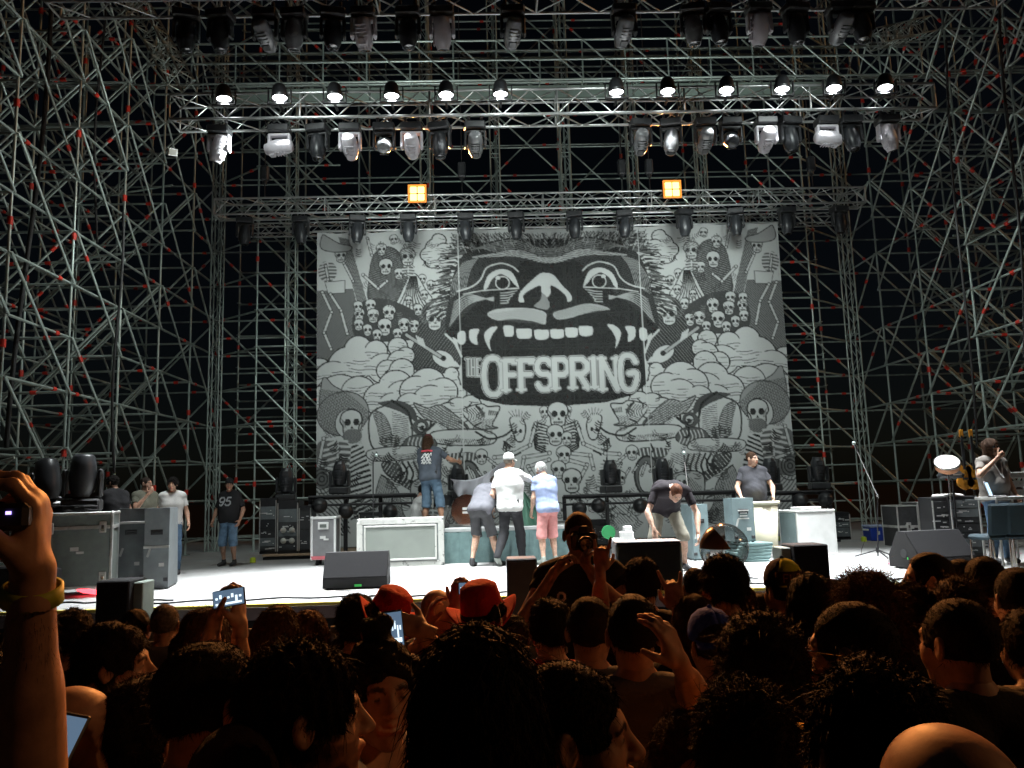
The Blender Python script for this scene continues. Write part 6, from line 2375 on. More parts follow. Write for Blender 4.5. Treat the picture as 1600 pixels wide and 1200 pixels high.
b = MB(); b.cyl((.22, 0, z_ + .06), (.3, 0, z_ + .05), .02, 8, .03); b.build('lamp_shade', CHROME, t)

# ================================================================== people on the stage
DENIM = cloth('denim', (.07, .12, .19), .25)
BLK = cloth('black', (.016, .016, .018))
WHT = cloth('white', (.80, .80, .79), .04)
GRY = cloth('grey', (.10, .10, .115))
SHOE = mat('dark_shoe', (.02, .02, .022), .6)
SHOEG = mat('grey_shoe', (.18, .2, .18), .6)


def baseball_cap(m1, m2=None, back=False, patch=None, tiltz=0.0):
    def fn(t, hc, HR):
        root = link('cap', None, t)
        M = np.eye(4)
        M[:3, :3] = HR @ eul(0, 0, (math.pi if back else 0) + tiltz)
        M[:3, 3] = hc
        root.matrix_basis = Matrix(M.tolist())
        n = 24
        for half, m in ((0, m1), (1, m2 or m1)):
            V, F = [], []
            rings = [(1.0, .03), (1.03, .055), (.98, .085), (.82, .115), (.55, .138), (.2, .148), (.0, .15)]
            for (rr, z) in rings:
                for k in range(n // 2 + 1):
                    a = math.pi * (k / (n / 2)) + math.pi * half + math.pi / 2
                    V.append((.084 * rr * math.cos(a), .106 * rr * math.sin(a) - .012, z))
            w = n // 2 + 1
            for i in range(len(rings) - 1):
                for k in range(w - 1):
                    F.append((i * w + k, i * w + k + 1, (i + 1) * w + k + 1, (i + 1) * w + k))
            o = link('crown_half', mesh_from('crown_half', V, F, m, True), root)
            o.modifiers.new('thick', 'SOLIDIFY').thickness = .004
        V, F = [], []
        for i in range(13):
            a = math.pi * (.14 + .72 * i / 12)
            for j in range(5):
                e = j / 4 * .075
                V.append((.084 * math.cos(a) * (1 + e * .6), .106 * math.sin(a) - .012 + e * math.sin(a) ** .5, .034 - .06 * e - .35 * (math.cos(a) ** 2) * e))
        for i in range(12):
            for j in range(4):
                F.append((i * 5 + j, (i + 1) * 5 + j, (i + 1) * 5 + j + 1, i * 5 + j + 1))
        o = link('brim', mesh_from('brim', V, F, m2 or m1, True), root)
        o.modifiers.new('thick', 'SOLIDIFY').thickness = .005
        b = MB(); b.ball((0, -.012, .152), .009, 8, 6); b.build('button', m1, root)
        if patch:
            patch(root)
    return fn


# back-turned man in overexposed white shirt and cap
p = fl(795, 884)
person('man in a white shirt and white cap seen from behind, striding across the centre', (p[0] + .05, p[1], ZS), -.35, 1.03,
       dict(er=(.36, .22, 1.33), wr=(.44, .42, 1.40), el=(-.27, -.08, 1.14), wl=(-.32, .0, .90), kl=(-.12, .0, .50), al=(-.16, -.24, .16), tl=(-.16, -.12, .04), kr=(.12, .12, .52), ar=(.13, .16, .09), tr=(.15, .32, .035)),
       skin='fair', shirt=WHT, sleeve=.7, pants=BLK, shoes=SHOEG, hair='crop', hair_col='grey', cap=baseball_cap(WHT), girth=1.12, seed=1, head_rot=(0, 0, -.3))
# bending man in grey beside him
p = fl(752, 886)
person('man in a grey shirt and dark shorts bending over the drum riser', (p[0] + .02, p[1] + .12, ZS), -.45, 1.0,
       dict(pelvis=(0, -.05, .93), chest=(0, .22, 1.20), neck=(0, .38, 1.30), head=(.04, .48, 1.36), sl=(-.19, .32, 1.27), sr=(.19, .32, 1.27), el=(-.24, .42, 1.02), er=(.24, .5, 1.05), wl=(-.20, .62, .95), wr=(.2, .72, .98),
            hl=(-.09, -.05, .91), hr=(.09, -.05, .91), kl=(-.13, .06, .5), kr=(.15, .1, .5), al=(-.15, -.08, .09), ar=(.24, .1, .09), tl=(-.18, .08, .035), tr=(.27, .26, .035)),
       head_rot=(-.7, 0, 0), skin='fair', shirt=GRY, pants=cloth('charcoal', (.045, .045, .048)), legs=.52, shoes=SHOE, hair='short', hair_col='dark', seed=2, girth=1.08)
# man in blue shirt, pink shorts
p = fl(858, 882)
person('white haired man in a pale blue shirt and pink shorts at the riser', (p[0], p[1], ZS), .5, .97,
       dict(chest=(0, .05, 1.28), neck=(0, .1, 1.47), head=(0, .17, 1.62), sl=(-.18, .06, 1.42), sr=(.18, .06, 1.42), el=(-.23, .06, 1.13), wl=(-.22, .16, .90), er=(.24, .1, 1.13), wr=(.2, .22, .92)),
       head_rot=(-.4, 0, .2), skin='fair', shirt=cloth('pale_blue', (.28, .34, .52)), pants=cloth('pink', (.62, .28, .27)), legs=.58, shoes=SHOEG, hair='short', hair_col='white', seed=3, girth=1.05)
# roadie on the riser
p = on_z(688, 822, ZS + RZ)
t_, J_, pr_ = person('roadie in a dark printed shirt and blue shorts standing on the riser', (p[0] - .1, 14.75, ZS + RZ), -.35, .98,
       dict(chest=(-.03, .03, 1.27), neck=(-.05, .06, 1.46), head=(-.08, .1, 1.60), sl=(-.21, .03, 1.41), sr=(.16, .05, 1.40), er=(.34, .18, 1.25), wr=(.40, .40, 1.22), el=(-.26, .16, 1.16), wl=(-.12, .34, 1.1), kr=(.16, .05, .5), ar=(.22, .0, .09), tr=(.26, .15, .035), kl=(-.1, .04, .5)),
       head_rot=(-.35, 0, .1), skin='tan', shirt=cloth('charcoal_blue', (.05, .06, .075)), pants=cloth('work_blue', (.075, .12, .17)), legs=.66, shoes=SHOE, hair='long', hair_col='brown', seed=4, girth=1.08,
       cap=baseball_cap(cloth('maroon', (.10, .03, .03))))
V_ = pr_['shirt'][1]
decal(t_, 'shirt_print', V_, [[(-.12 + .03 * i, 1.34 - .05 * k), (-.09 + .03 * i, 1.36 - .05 * k + .02 * ((i + k) % 2)), (-.08 + .03 * i, 1.33 - .05 * k)] for k in range(4) for i in range(6) if (i * 3 + k) % 4], .012, LABELW, -1)
decal(t_, 'shirt_print', V_, [[(-.13, 1.42), (-.03, 1.43), (.07, 1.42)]], .03, mat('red_print', (.5, .05, .07), .8), -1)
# seated drummer tech
p = at(650, 805, 15.3)
person('man in a white shirt with crossed straps sitting beside the drums', (p[0], 15.3, ZS + .12), -1.25, .95,
       dict(pelvis=(0, 0, .52), chest=(0, .05, .86), neck=(0, .1, 1.06), head=(0, .16, 1.22), sl=(-.18, .06, 1.0), sr=(.18, .06, 1.0), el=(-.24, .12, .74), er=(.24, .12, .74), wl=(-.14, .34, .68), wr=(.14, .34, .68),
            hl=(-.09, 0, .5), hr=(.09, 0, .5), kl=(-.14, .42, .5), kr=(.14, .42, .5), al=(-.14, .42, .09), ar=(.14, .42, .09), tl=(-.15, .58, .035), tr=(.15, .58, .035)),
       head_rot=(-.3, 0, 0), skin='mid', shirt=cloth('off_white', (.55, .54, .53)), pants=BLK, shoes=SHOE, hair='short', hair_col='black', seed=5)
t = thing('drum_stool', 'black drum stool under the seated man in white', 'stool', (p[0], 15.3, ZS))
b = MB(); b.lathe([(0, .46), (.15, .46), (.17, .49), (.15, .53), (0, .53)], 16); b.build('seat', BLACKP, t)
b = MB(); b.cyl((0, 0, .02), (0, 0, .46), .02, 8); b.lathe([(0, 0), (.2, 0), (.2, .02), (0, .03)], 16); b.build('post', CHROME, t)
# man bending over the monitor, facing the crowd
p = fl(1048, 892)
person('balding man in a black shirt bending down over the dark monitor', (p[0] - .02, 11.75, ZS), math.pi, 1.02,
       dict(pelvis=(0, -.22, .90), chest=(0, .10, 1.14), neck=(-.01, .32, 1.16), head=(-.03, .44, 1.10), sl=(-.22, .24, 1.12), sr=(.21, .24, 1.13), er=(.36, .36, .84), wr=(.31, .50, .60), el=(-.33, .34, .80), wl=(-.28, .52, .52),
            hl=(-.1, -.22, .87), hr=(.1, -.22, .87), kl=(-.2, -.02, .48), kr=(.2, -.06, .48), al=(-.24, -.18, .09), ar=(.22, -.2, .09), tl=(-.27, -.02, .035), tr=(.26, -.04, .035)),
       head_rot=(-1.0, 0, .1), skin='fair', shirt=cloth('black_plum', (.009, .0065, .009)), pants=cloth('khaki', (.16, .15, .12)), legs=.55, shoes=SHOE, hair='receding', hair_col='red', seed=6, girth=1.08,
       handl=dict(dir=(0, .2, -1), curl=(.3, .35, .4, .4)), handr=dict(dir=(-.05, .3, -.9), palm=(0, -1, -.3), curl=(.35, .35, .35, .4)))
# man in grey at the bin
person('short haired man in a grey shirt leaning on the cream bin', (at(1187, 850, 13.95)[0], 14.05, ZS), math.pi - .15, 1.0,
       dict(el=(-.30, .08, 1.17), wl=(-.26, .3, .97), er=(.30, .08, 1.17), wr=(.26, .3, .97)), head_rot=(0, 0, .75), skin='fair',
       shirt=cloth('dark_grey', (.05, .05, .058)), pants=cloth('charcoal', (.045, .045, .048)), legs=.55, shoes=SHOE, hair='crop', hair_col='brown', seed=7, girth=1.1)
# long haired man with lanyard
t_, J_, pr_ = person('bearded long haired man with a white lanyard at the right edge', (at(1558, 800, 11.5)[0], 11.5, ZS), math.pi + .15, .985,
       dict(er=(.36, .16, 1.26), wr=(.10, .26, 1.52), el=(-.27, -.02, 1.15), wl=(-.24, .14, .94)), head_rot=(0, 0, .35), skin='mid',
       shirt=cloth('taupe', (.17, .155, .14)), pants=DENIM, shoes=SHOE, hair='long', hair_col='brown', seed=8, beard=.8, girth=1.08, handr=dict(dir=(-.7, .2, .4), palm=(0, -1, 0), curl=(.8, .85, .9, .9)))
decal(t_, 'lanyard', pr_['shirt'][1], [[(-.07, 1.46), (0, 1.22)], [(.07, 1.46), (0, 1.22)]], .016, LABELW, 1, .014)
b = MB(); b.box((0, .155, 1.16), (.09, .006, .1)); b.build('badge', LABELW, t_)
b = MB()
for sx in (-1, 1):
    b.box((J_['head'][0] + sx * .034, .115, J_['head'][2] + .006), (.05, .006, .03), bev=.002)
b.build('sunglasses', GLASSL, t_)
# left wing
person('man in a black V-neck shirt and headset behind the left cabinets', (at(182, 800, 12.9)[0], 12.9, ZS), 1.0, .93,
       dict(chest=(0, .05, 1.29), neck=(0, .09, 1.49), head=(0, .15, 1.64), sl=(-.18, .06, 1.43), sr=(.18, .06, 1.43), er=(.3, .1, 1.18), wr=(.22, .3, 1.1), el=(-.3, .1, 1.18), wl=(-.2, .3, 1.1)), head_rot=(-.2, 0, .45), skin='mid',
       shirt=BLK, pants=DENIM, shoes=SHOE, hair='short', hair_col='black', beard=.6, seed=9, girth=1.1)
person('bald man in an olive shirt with a hand at his mouth', (at(226, 800, 13.6)[0], 13.6, ZS), math.pi + .9, .91,
       dict(er=(.26, .16, 1.22), wr=(.08, .26, 1.48)), head_rot=(0, 0, .5), skin='mid', shirt=cloth('olive', (.13, .13, .10)), pants=DENIM, shoes=SHOE, hair='buzz', hair_col='dark', beard=.5, seed=10,
       handr=dict(dir=(-.5, .3, .7), palm=(0, -1, 0)))
person('dark haired youth in a white T-shirt beside the tall grey cabinet', (at(268, 820, 13.9)[0], 13.9, ZS), math.pi + .35, .90,
       dict(el=(-.26, -.02, 1.14), wl=(-.30, .12, .92), kr=(.1, .06, .5)), head_rot=(0, 0, -.3), skin='mid', shirt=cloth('white_tee', (.62, .61, .59), .05), pants=DENIM, shoes=SHOE, hair='curly', hair_col='black', seed=11, girth=.95)
t_, J_, pr_ = person('man in a black jersey numbered 95 and denim shorts at the left rear', (at(357, 884, 15.4)[0], 15.4, ZS), math.pi - .25, .90,
       dict(el=(-.31, -.02, 1.15), wl=(-.30, .1, .92), er=(.31, -.02, 1.15), wr=(.31, .12, .92), kr=(.13, .03, .5)), head_rot=(0, 0, .5), skin='mid', shirt=BLK, sleeve=.85,
       pants=cloth('faded_denim', (.12, .2, .3), .3), legs=.62, shoes=SHOE, hair='crop', hair_col='black', seed=12, girth=1.25, cap=baseball_cap(BLK, back=True))
st, wtx = text_strokes('95', .16, .62, .3)
decal(t_, 'jersey_number', pr_['shirt'][1], [[(wtx / 2 - x, 1.24 + z) for x, z in pl] for pl in st], .032, mat('silver_print', (.42, .43, .45), .6), 1, .014)

# radios, belts and passes the crew carry
for o in [x for x in COL.objects if x.name.split('.')[0] == 'person' and x.get('label', '').startswith(('man in a white shirt and', 'roadie', 'balding', 'short haired man in a grey', 'man in a black jersey', 'man in a grey shirt and dark'))]:
    bx_ = .2 if 'jersey' in o['label'] or 'short haired' in o['label'] else .16
    if 'bending' in o['label']:
        continue
    b = MB(); b.box((bx_, -.1, 1.0), (.05, .035, .11), bev=.008); b.cyl((bx_ + .012, -.1, 1.05), (bx_ + .012, -.1, 1.16), .006, 6)
    b.build('radio', BLACKP, o)

# ================================================================== the crowd
TEES = {'black': (.014, .014, .015), 'navy': (.018, .024, .05), 'grey': (.075, .08, .08), 'maroon': (.09, .012, .02), 'olive': (.16, .17, .09), 'white': (.6, .6, .58),
        'yellow': (.62, .40, .05), 'red': (.42, .03, .03), 'brown': (.06, .04, .03), 'cream': (.45, .42, .36), 'green': (.03, .06, .04)}


def crowd(label, px, ytop, D, yaw=0.0, hair='crop', hc='black', skin='mid', tee='black', style='tee', pitch=0.0, body=None, arms=None, girth=1.0, female=False, beard=0.0, smile=0.0,
          cap=None, seed=0, roll=0.0, pose=None, hairh=None, group='audience'):
    """a spectator placed by the top of the head; yaw in degrees, 0 faces the stage, negative turns to the right"""
    hh = {'curly': .03, 'afro': .05, 'bald': .0, 'buzz': .002, 'swept': .03, 'wild': .035, 'bun': .06, 'short': .018}.get(hair, .01) if hairh is None else hairh
    P = at(px, ytop, D)
    sc = P[2] / (1.785 + hh)
    by = body if body is not None else yaw * .45
    ry = R(by)
    hz = R(yaw - by)
    near = D < 1.75
    ps = dict(pose or {})
    root = np.array([P[0], D, 0.0])
    Ri = eul(0, 0, -ry)
    hands = {}
    for s_, a in (arms or {}).items():
        e = Ri @ (at(*a['elbow']) - root) / sc
        w = Ri @ (at(*a['wrist']) - root) / sc
        ps['e' + s_], ps['w' + s_] = e, w
        hd = dict(a.get('hand', {}))
        for k in ('dir', 'palm'):
            if k in hd:
                hd[k] = Ri @ np.array(hd[k], float)
        hands[s_] = hd
    kw = dict(headv=.0048, hv=.006, bv=.015, handv=.0042) if near else dict(headv=.0066 if D < 2.6 else .008, hv=.0085, bv=.02, handv=.0048)
    t, J, pr = person(label, tuple(root), ry, sc, ps, (R(pitch), R(roll), hz), skin, cloth(tee, TEES[tee]), .62 if style == 'tee' else 0, style, DENIM if seed % 2 else BLK, 1.0,
                      None, hair, hc, female=female, beard=beard, smile=smile, girth=girth, seed=seed, group=group, cap=cap, handl=hands.get('l'), handr=hands.get('r'), **kw)
    return t, J, sc, root, ry


def phone(label, px, py, D, w, h, rz=0.0, roll=0.0, tilt=0.0, group='phones held up by the audience'):
    t = thing('mobile_phone', label, 'phone', tuple(at(px, py, D)), rz, group)
    M = eul(tilt, roll, 0)
    b = MB(); b.box((0, 0, 0), (w, .009, h), M, bev=.003); b.build('case', BLACKP, t)
    b = MB(); b.box(M @ np.array([0, -.0052, 0]), (w * .92, .002, h * .9), M)
    s_ = b.build('screen', mat('phone_screen_dark', (.03, .05, .07), .2, emit=(.10, .16, .24), estr=1.0), t)
    b = MB()
    for k in range(7):
        b.box(M @ np.array([(-.36 + .12 * k) * w, -.0068, (.02 + .1 * math.sin(k * 2.1)) * h]), (w * .07, .001, h * (.12 + .1 * (k % 3))), M)
    b.box(M @ np.array([0, -.0068, -.3 * h]), (w * .8, .001, h * .12), M)
    b.build('picture', mat('phone_screen_bright', (.3, .35, .4), .2, emit=(.75, .9, 1.0), estr=1.4), s_)
    return t


def red_hat(tilt=(0, 0, 0)):
    def fn(t, hc, HR):
        root = link('hat', None, t)
        M = np.eye(4)
        M[:3, :3] = HR @ eul(*tilt)
        M[:3, 3] = hc
        root.matrix_basis = Matrix(M.tolist())
        m = cloth('red_felt', (.48, .018, .015))
        b = MB(); b.lathe([(.098, .045), (.1, .07), (.094, .12), (.085, .165), (.05, .185), (.0, .172)], 24, sx=.86, sy=1.08); b.build('crown', m, root)
        V, F = [], []
        n = 36
        for k in range(n):
            a = 2 * math.pi * k / n
            for j in range(6):
                r = .094 + .07 * j / 5
                V.append((r * .86 * math.cos(a), r * 1.12 * math.sin(a), .05 + .055 * (j / 5) ** 1.6 * abs(math.cos(a)) ** 2 - .025 * (j / 5) * abs(math.sin(a))))
        for k in range(n):
            for j in range(5):
                F.append((k * 6 + j, ((k + 1) % n) * 6 + j, ((k + 1) % n) * 6 + j + 1, k * 6 + j + 1))
        o = link('brim', mesh_from('brim', V, F, m, True), root)
        o.modifiers.new('thick', 'SOLIDIFY').thickness = .005
        b = MB(); b.lathe([(.1, .05), (.102, .055), (.1, .075), (.098, .075)], 24, sx=.87, sy=1.09); b.build('hat_band', BLK, root)
    return fn


UP = (0, 0, 1)
HORN = (.0, .95, .95, .0)
# ---- far rows
crowd('black haired head just right of the raised arm, far row', 113, 950, 3.4, 5, 'short', 'black', seed=21)
crowd('round dark head below the pale front fill speaker at left', 211, 950, 4.3, 0, 'crop', 'black', seed=22, tee='brown')
crowd('man with short greying hair in the far row at left', 257, 943, 4.3, 8, 'crop', 'grey', seed=23, tee='grey', beard=.3)
t, J, sc, root, ry = crowd('brown haired man filming with both hands raised at left', 320, 948, 2.95, -12, 'short', 'brown', seed=24, tee='brown',
      arms=dict(l=dict(elbow=(318, 1040, 2.75), wrist=(338, 962, 2.72), hand=dict(dir=(.25, .1, 1), palm=(.9, .2, 0), curl=(.55, .6, .65, .7), thumb=.2)),
                r=dict(elbow=(372, 1060, 2.9), wrist=(375, 975, 2.74), hand=dict(dir=(-.1, .1, 1), palm=(-.9, .2, 0), curl=(.55, .6, .65, .7), thumb=.2))))
phone('phone held sideways by the brown haired man at left', 358, 934, 2.68, .105, .056, 0, R(-8), R(-8))
crowd('long brown haired person in the far row left of the red hat', 432, 948, 3.1, 6, 'long', 'brown', seed=25, tee='brown', female=True)
crowd('brown haired person right beside the long haired one left of the red hat', 480, 952, 3.2, -8, 'short', 'red', seed=26, tee='black')
crowd('curly dark head directly left of the first red hat', 556, 926, 3.5, 10, 'curly', 'black', seed=27)
crowd('person in a red felt hat left of centre, hat tilted to the right', 596, 917, 3.2, 0, 'short', 'black', seed=28, tee='black', cap=red_hat((.25, .35, .3)), hairh=.06)
crowd('bald man filming with raised hands beside the second red hat', 682, 920, 3.7, -20, 'bald', skin='fair', tee='grey', seed=29,
      arms=dict(r=dict(elbow=(690, 985, 3.5), wrist=(712, 945, 3.45), hand=dict(dir=(.1, .05, 1), palm=(.6, .6, 0), curl=(.5, .55, .6, .65), thumb=.2)),
                l=dict(elbow=(660, 1010, 3.6), wrist=(668, 975, 3.5), hand=dict(dir=(.3, .1, 1), palm=(.9, .2, 0)))))
phone('phone with a white screen held beside the second red hat', 732, 919, 3.42, .085, .05, 0, 0, R(-5))
crowd('person in a crumpled red felt hat near the centre', 757, 909, 3.05, 15, 'short', 'black', seed=30, tee='black', cap=red_hat((.1, -.15, -.2)), hairh=.06)
crowd('black haired head below the photographer on the left', 858, 932, 3.1, 5, 'short', 'black', seed=31, tee='red')
crowd('man with a shaved nape and ear showing below the photographer', 920, 930, 2.75, -14, 'crop', 'dark', seed=32, tee='grey')
crowd('dark haired man making a horn sign beside the dark monitor', 1002, 868, 3.7, -5, 'short', 'black', seed=33, tee='black',
      arms=dict(r=dict(elbow=(1068, 1010, 3.45), wrist=(1058, 948, 3.3), hand=dict(dir=(-.15, .05, 1), palm=(0, 1, 0), curl=HORN, spread=.16, thumb=1.1))))
crowd('broad man in a dark grey shirt seen from behind in the middle', 988, 926, 2.45, -6, 'crop', 'black', seed=34, tee='grey', girth=1.22,
      arms=dict(r=dict(elbow=(1085, 1085, 2.35), wrist=(1062, 1035, 2.15), hand=dict(dir=(-.35, .1, .9), palm=(-.7, .6, 0), curl=(.25, .28, .3, .35), thumb=.6))))
crowd('small dark head between the bending man and the beach ball', 1086, 886, 4.7, 0, 'crop', 'black', seed=35)
crowd('curly haired man in front of the clear beach ball', 1129, 864, 3.5, 20, 'curly', 'black', seed=36, tee='black')
crowd('brown haired person in profile left of the yellow cap', 1152, 908, 3.7, -50, 'short', 'brown', seed=37, tee='brown', skin='fair')
crowd('long brown haired person left of the blue cap', 1085, 932, 3.2, 0, 'long', 'brown', seed=38, tee='black', female=True)
crowd('man in a blue cap turned backwards and a green shirt', 1112, 948, 2.85, 4, 'crop', 'black', seed=39, tee='olive', cap=baseball_cap(cloth('royal_blue', (.03, .08, .5)), back=True), hairh=.035)


def flo_patch(root):
    b = MB()
    V, F = [], []
    for i in range(13):
        a = math.pi * (1.74 - .30 + .60 * i / 12)
        for z, rr in ((.038, 1.045), (.098, .985)):
            V.append((.084 * rr * math.cos(a), .106 * rr * math.sin(a) - .014, z))
    for i in range(12):
        F.append((2 * i, 2 * i + 2, 2 * i + 3, 2 * i + 1))
    o = link('patch', mesh_from('patch', V, F, cloth('dark_patch', (.035, .015, .012)), True), root)
    o.modifiers.new('thick', 'SOLIDIFY').thickness = .003
    st, w = text_strokes('FLO', .034, .62, .3)
    m2 = MB()
    for pl in st:
        for (xa, za), (xb, zb) in zip(pl[:-1], pl[1:]):
            for q in range(1):
                P3 = []
                for x, z in ((xa, za), (xb, zb)):
                    a = 1.72 * math.pi + (x - w / 2) / .095
                    rr = 1.05 - .001 * z
                    P3.append(np.array([.084 * rr * math.cos(a), .106 * rr * math.sin(a) - .0175, .052 + z]))
                m2.cyl(P3[0], P3[1], .0028, 5)
    m2.build('lettering', cloth('patch_letter', (.30, .13, .07)), root)


crowd('person in a yellow and navy cap with a dark lettered patch', 1225, 870, 3.55, 14, 'crop', 'black', seed=40, tee='brown', cap=baseball_cap(cloth('navy_cap', (.012, .014, .06)), cloth('acid_yellow', (.55, .60, .02)), False, flo_patch, -.75), hairh=.035)
crowd('person with smooth long black hair right of the yellow cap', 1266, 898, 3.0, 0, 'long', 'black', seed=41, tee='black', female=True)
crowd('person with wild reddish hair and sunglasses pushed up', 1352, 890, 2.75, 8, 'wild', 'red', seed=42, tee='black')
crowd('fair haired head left of the wild reddish hair', 1303, 905, 3.9, 30, 'short', 'brown', skin='fair', seed=43, tee='brown')
crowd('balding man facing left before the right wedge monitor', 1452, 862, 3.6, 70, 'receding', 'black', skin='fair', seed=44, tee='black')
crowd('dark head between the balding man and the right edge', 1500, 872, 3.9, 0, 'crop', 'dark', seed=45)
crowd('round black haired head near the right edge below the wedge', 1538, 868, 3.3, -10, 'crop', 'black', seed=46, tee='black')
crowd('person with hair swept back right of the curly brown head', 1497, 898, 2.9, -25, 'swept', 'brown', seed=47, tee='black')
crowd('curly brown haired head left of the swept back hair', 1420, 908, 3.0, 0, 'curly', 'brown', seed=48, tee='black')
crowd('bare shouldered person with white straps at the right edge', 1590, 885, 3.0, -10, 'crop', 'black', seed=49, tee='white', style='tank', skin='fair')
crowd('person with a white strap top lower at the right edge', 1606, 950, 2.5, -8, 'short', 'dark', seed=50, tee='cream', style='tank', skin='fair')
# ---- middle rows
crowd('young man in profile looking right, face lit orange, at left', 172, 970, 2.45, -78, 'short', 'black', seed=51, tee='black', body=-40)
crowd('curly black haired person in a dark strap top at lower left', 218, 1056, 1.85, -15, 'curly', 'black', seed=52, tee='black', style='tank')
crowd('cropped dark haired man turned right with his ear showing', 322, 1000, 1.62, -38, 'crop', 'black', seed=53, tee='brown', body=-12, beard=.4)
crowd('smiling woman turned round to the camera in a white top', 584, 972, 1.98, -158, 'bun', 'black', seed=54, tee='white', style='tank', female=True, smile=1.0, body=-120, skin='mid', hairh=.045)
crowd('dark haired man in profile to the right left of the smiling woman', 470, 1000, 1.5, -74, 'short', 'black', seed=55, tee='maroon', style='tank', body=-15, beard=.5)
crowd('person filming with a phone held upright left of centre', 690, 1000, 2.75, -5, 'short', 'dark', seed=56, tee='grey',
      arms=dict(l=dict(elbow=(700, 1040, 2.6), wrist=(660, 985, 2.5), hand=dict(dir=(-.8, .05, .3), palm=(-.1, .75, -.5), curl=(.4, .45, .5, .55), thumb=.3))))
phone('phone with a bright stage picture held upright left of centre', 614, 983, 2.42, .062, .105, 0, R(-6), R(-6))
crowd('bald man at far left looking down at a glowing phone', 104, 1076, 1.75, -50, 'bald', skin='mid', tee='black', seed=57, body=-20, pitch=-22)
phone('glowing bluish phone low at the left bottom corner', 73, 1182, 1.35, .075, .14, 0, R(12), R(-35))
crowd('man with curly dark hair and a yellow strap top right of centre', 1184, 948, 1.95, 6, 'afro', 'dark', seed=58, tee='yellow', style='tank')
t, J, sc, root, ry = crowd('bearded man in glasses looking left on the right side', 1332, 938, 2.0, 52, 'crop', 'dark', seed=59, tee='brown', style='tank', body=18, beard=.9)
HRm = eul(0, 0, R(52 - 18))
b = MB()
for sx in (-1, 1):
    ring = [J['head'] + HRm @ np.array([sx * .034 + .024 * math.cos(a), .108, .004 + .019 * math.sin(a)]) for a in np.linspace(0, 6.283, 15)]
    b.tube(ring, .0022, 5)
    b.cyl(J['head'] + HRm @ np.array([sx * .058, .106, .008]), J['head'] + HRm @ np.array([sx * .08, .0, .008]), .0022, 5)
b.cyl(J['head'] + HRm @ np.array([-.01, .112, .006]), J['head'] + HRm @ np.array([.01, .112, .006]), .0022, 5)
b.build('glasses', CHROME, t)
crowd('broad man in a black shirt seen from behind at lower right', 1497, 932, 2.15, 20, 'crop', 'dark', seed=60, tee='black', girth=1.15)
crowd('shoulder high person with frizzy brown hair in the lower middle', 1066, 1110, 2.0, 0, 'curly', 'brown', seed=61, tee='brown')
# ---- nearest rows
crowd('shaved head in the lower left foreground', 366, 1132, 1.42, -10, 'buzz', 'dark', skin='mid', seed=62, tee='black')
crowd('large dark tousled head in the centre foreground', 742, 985, 1.28, 4, 'long', 'black', seed=63, tee='black')
crowd('man in profile to the right, forehead lit orange, centre foreground', 878, 1032, 1.42, -97, 'crop', 'black', seed=64, tee='black', body=-45)
crowd('dark frizzy head in the right foreground left of the largest one', 1160, 1055, 1.5, 0, 'curly', 'black', seed=65, tee='black')
crowd('very large dark cropped head in the right foreground', 1362, 1026, 1.17, 5, 'short', 'black', seed=66, tee='maroon', style='tank')
crowd('shiny bald head in the lower right corner', 1482, 1132, .98, 10, 'bald', skin='mid', tee='black', seed=67)
# ---- fillers glimpsed between the others
for i, (px, yt, D, hr, hc_, lab) in enumerate((
        (20, 985, 3.2, 'short', 'black', 'dark head mostly hidden behind the raised arm'), (160, 1010, 3.4, 'crop', 'black', 'dark head behind the profile of the young man'),
        (395, 1010, 3.3, 'short', 'black', 'dark head under the raised filming hands'), (540, 985, 3.6, 'crop', 'dark', 'dark head under the first red hat'),
        (640, 1020, 3.0, 'crop', 'dark', 'dark head behind the smiling woman'), (800, 960, 3.6, 'short', 'dark', 'dark head below the black front fill speaker'),
        (1040, 960, 3.9, 'short', 'black', 'dark head behind the hand with the phone'), (1190, 925, 4.2, 'crop', 'dark', 'small dark head under the yellow cap'),
        (1390, 925, 4.0, 'crop', 'black', 'small dark head left of the balding man'), (1560, 915, 3.6, 'short', 'dark', 'dark head under the right wedge monitor'),
        (290, 985, 3.9, 'short', 'black', 'small dark head left of the filming man'), (700, 968, 4.4, 'crop', 'black', 'small dark head under the bald filming man'))):
    crowd(lab, px, yt, D, random.uniform(-12, 12), hr, hc_, seed=80 + i, tee=random.choice(('black', 'navy', 'brown', 'black')))

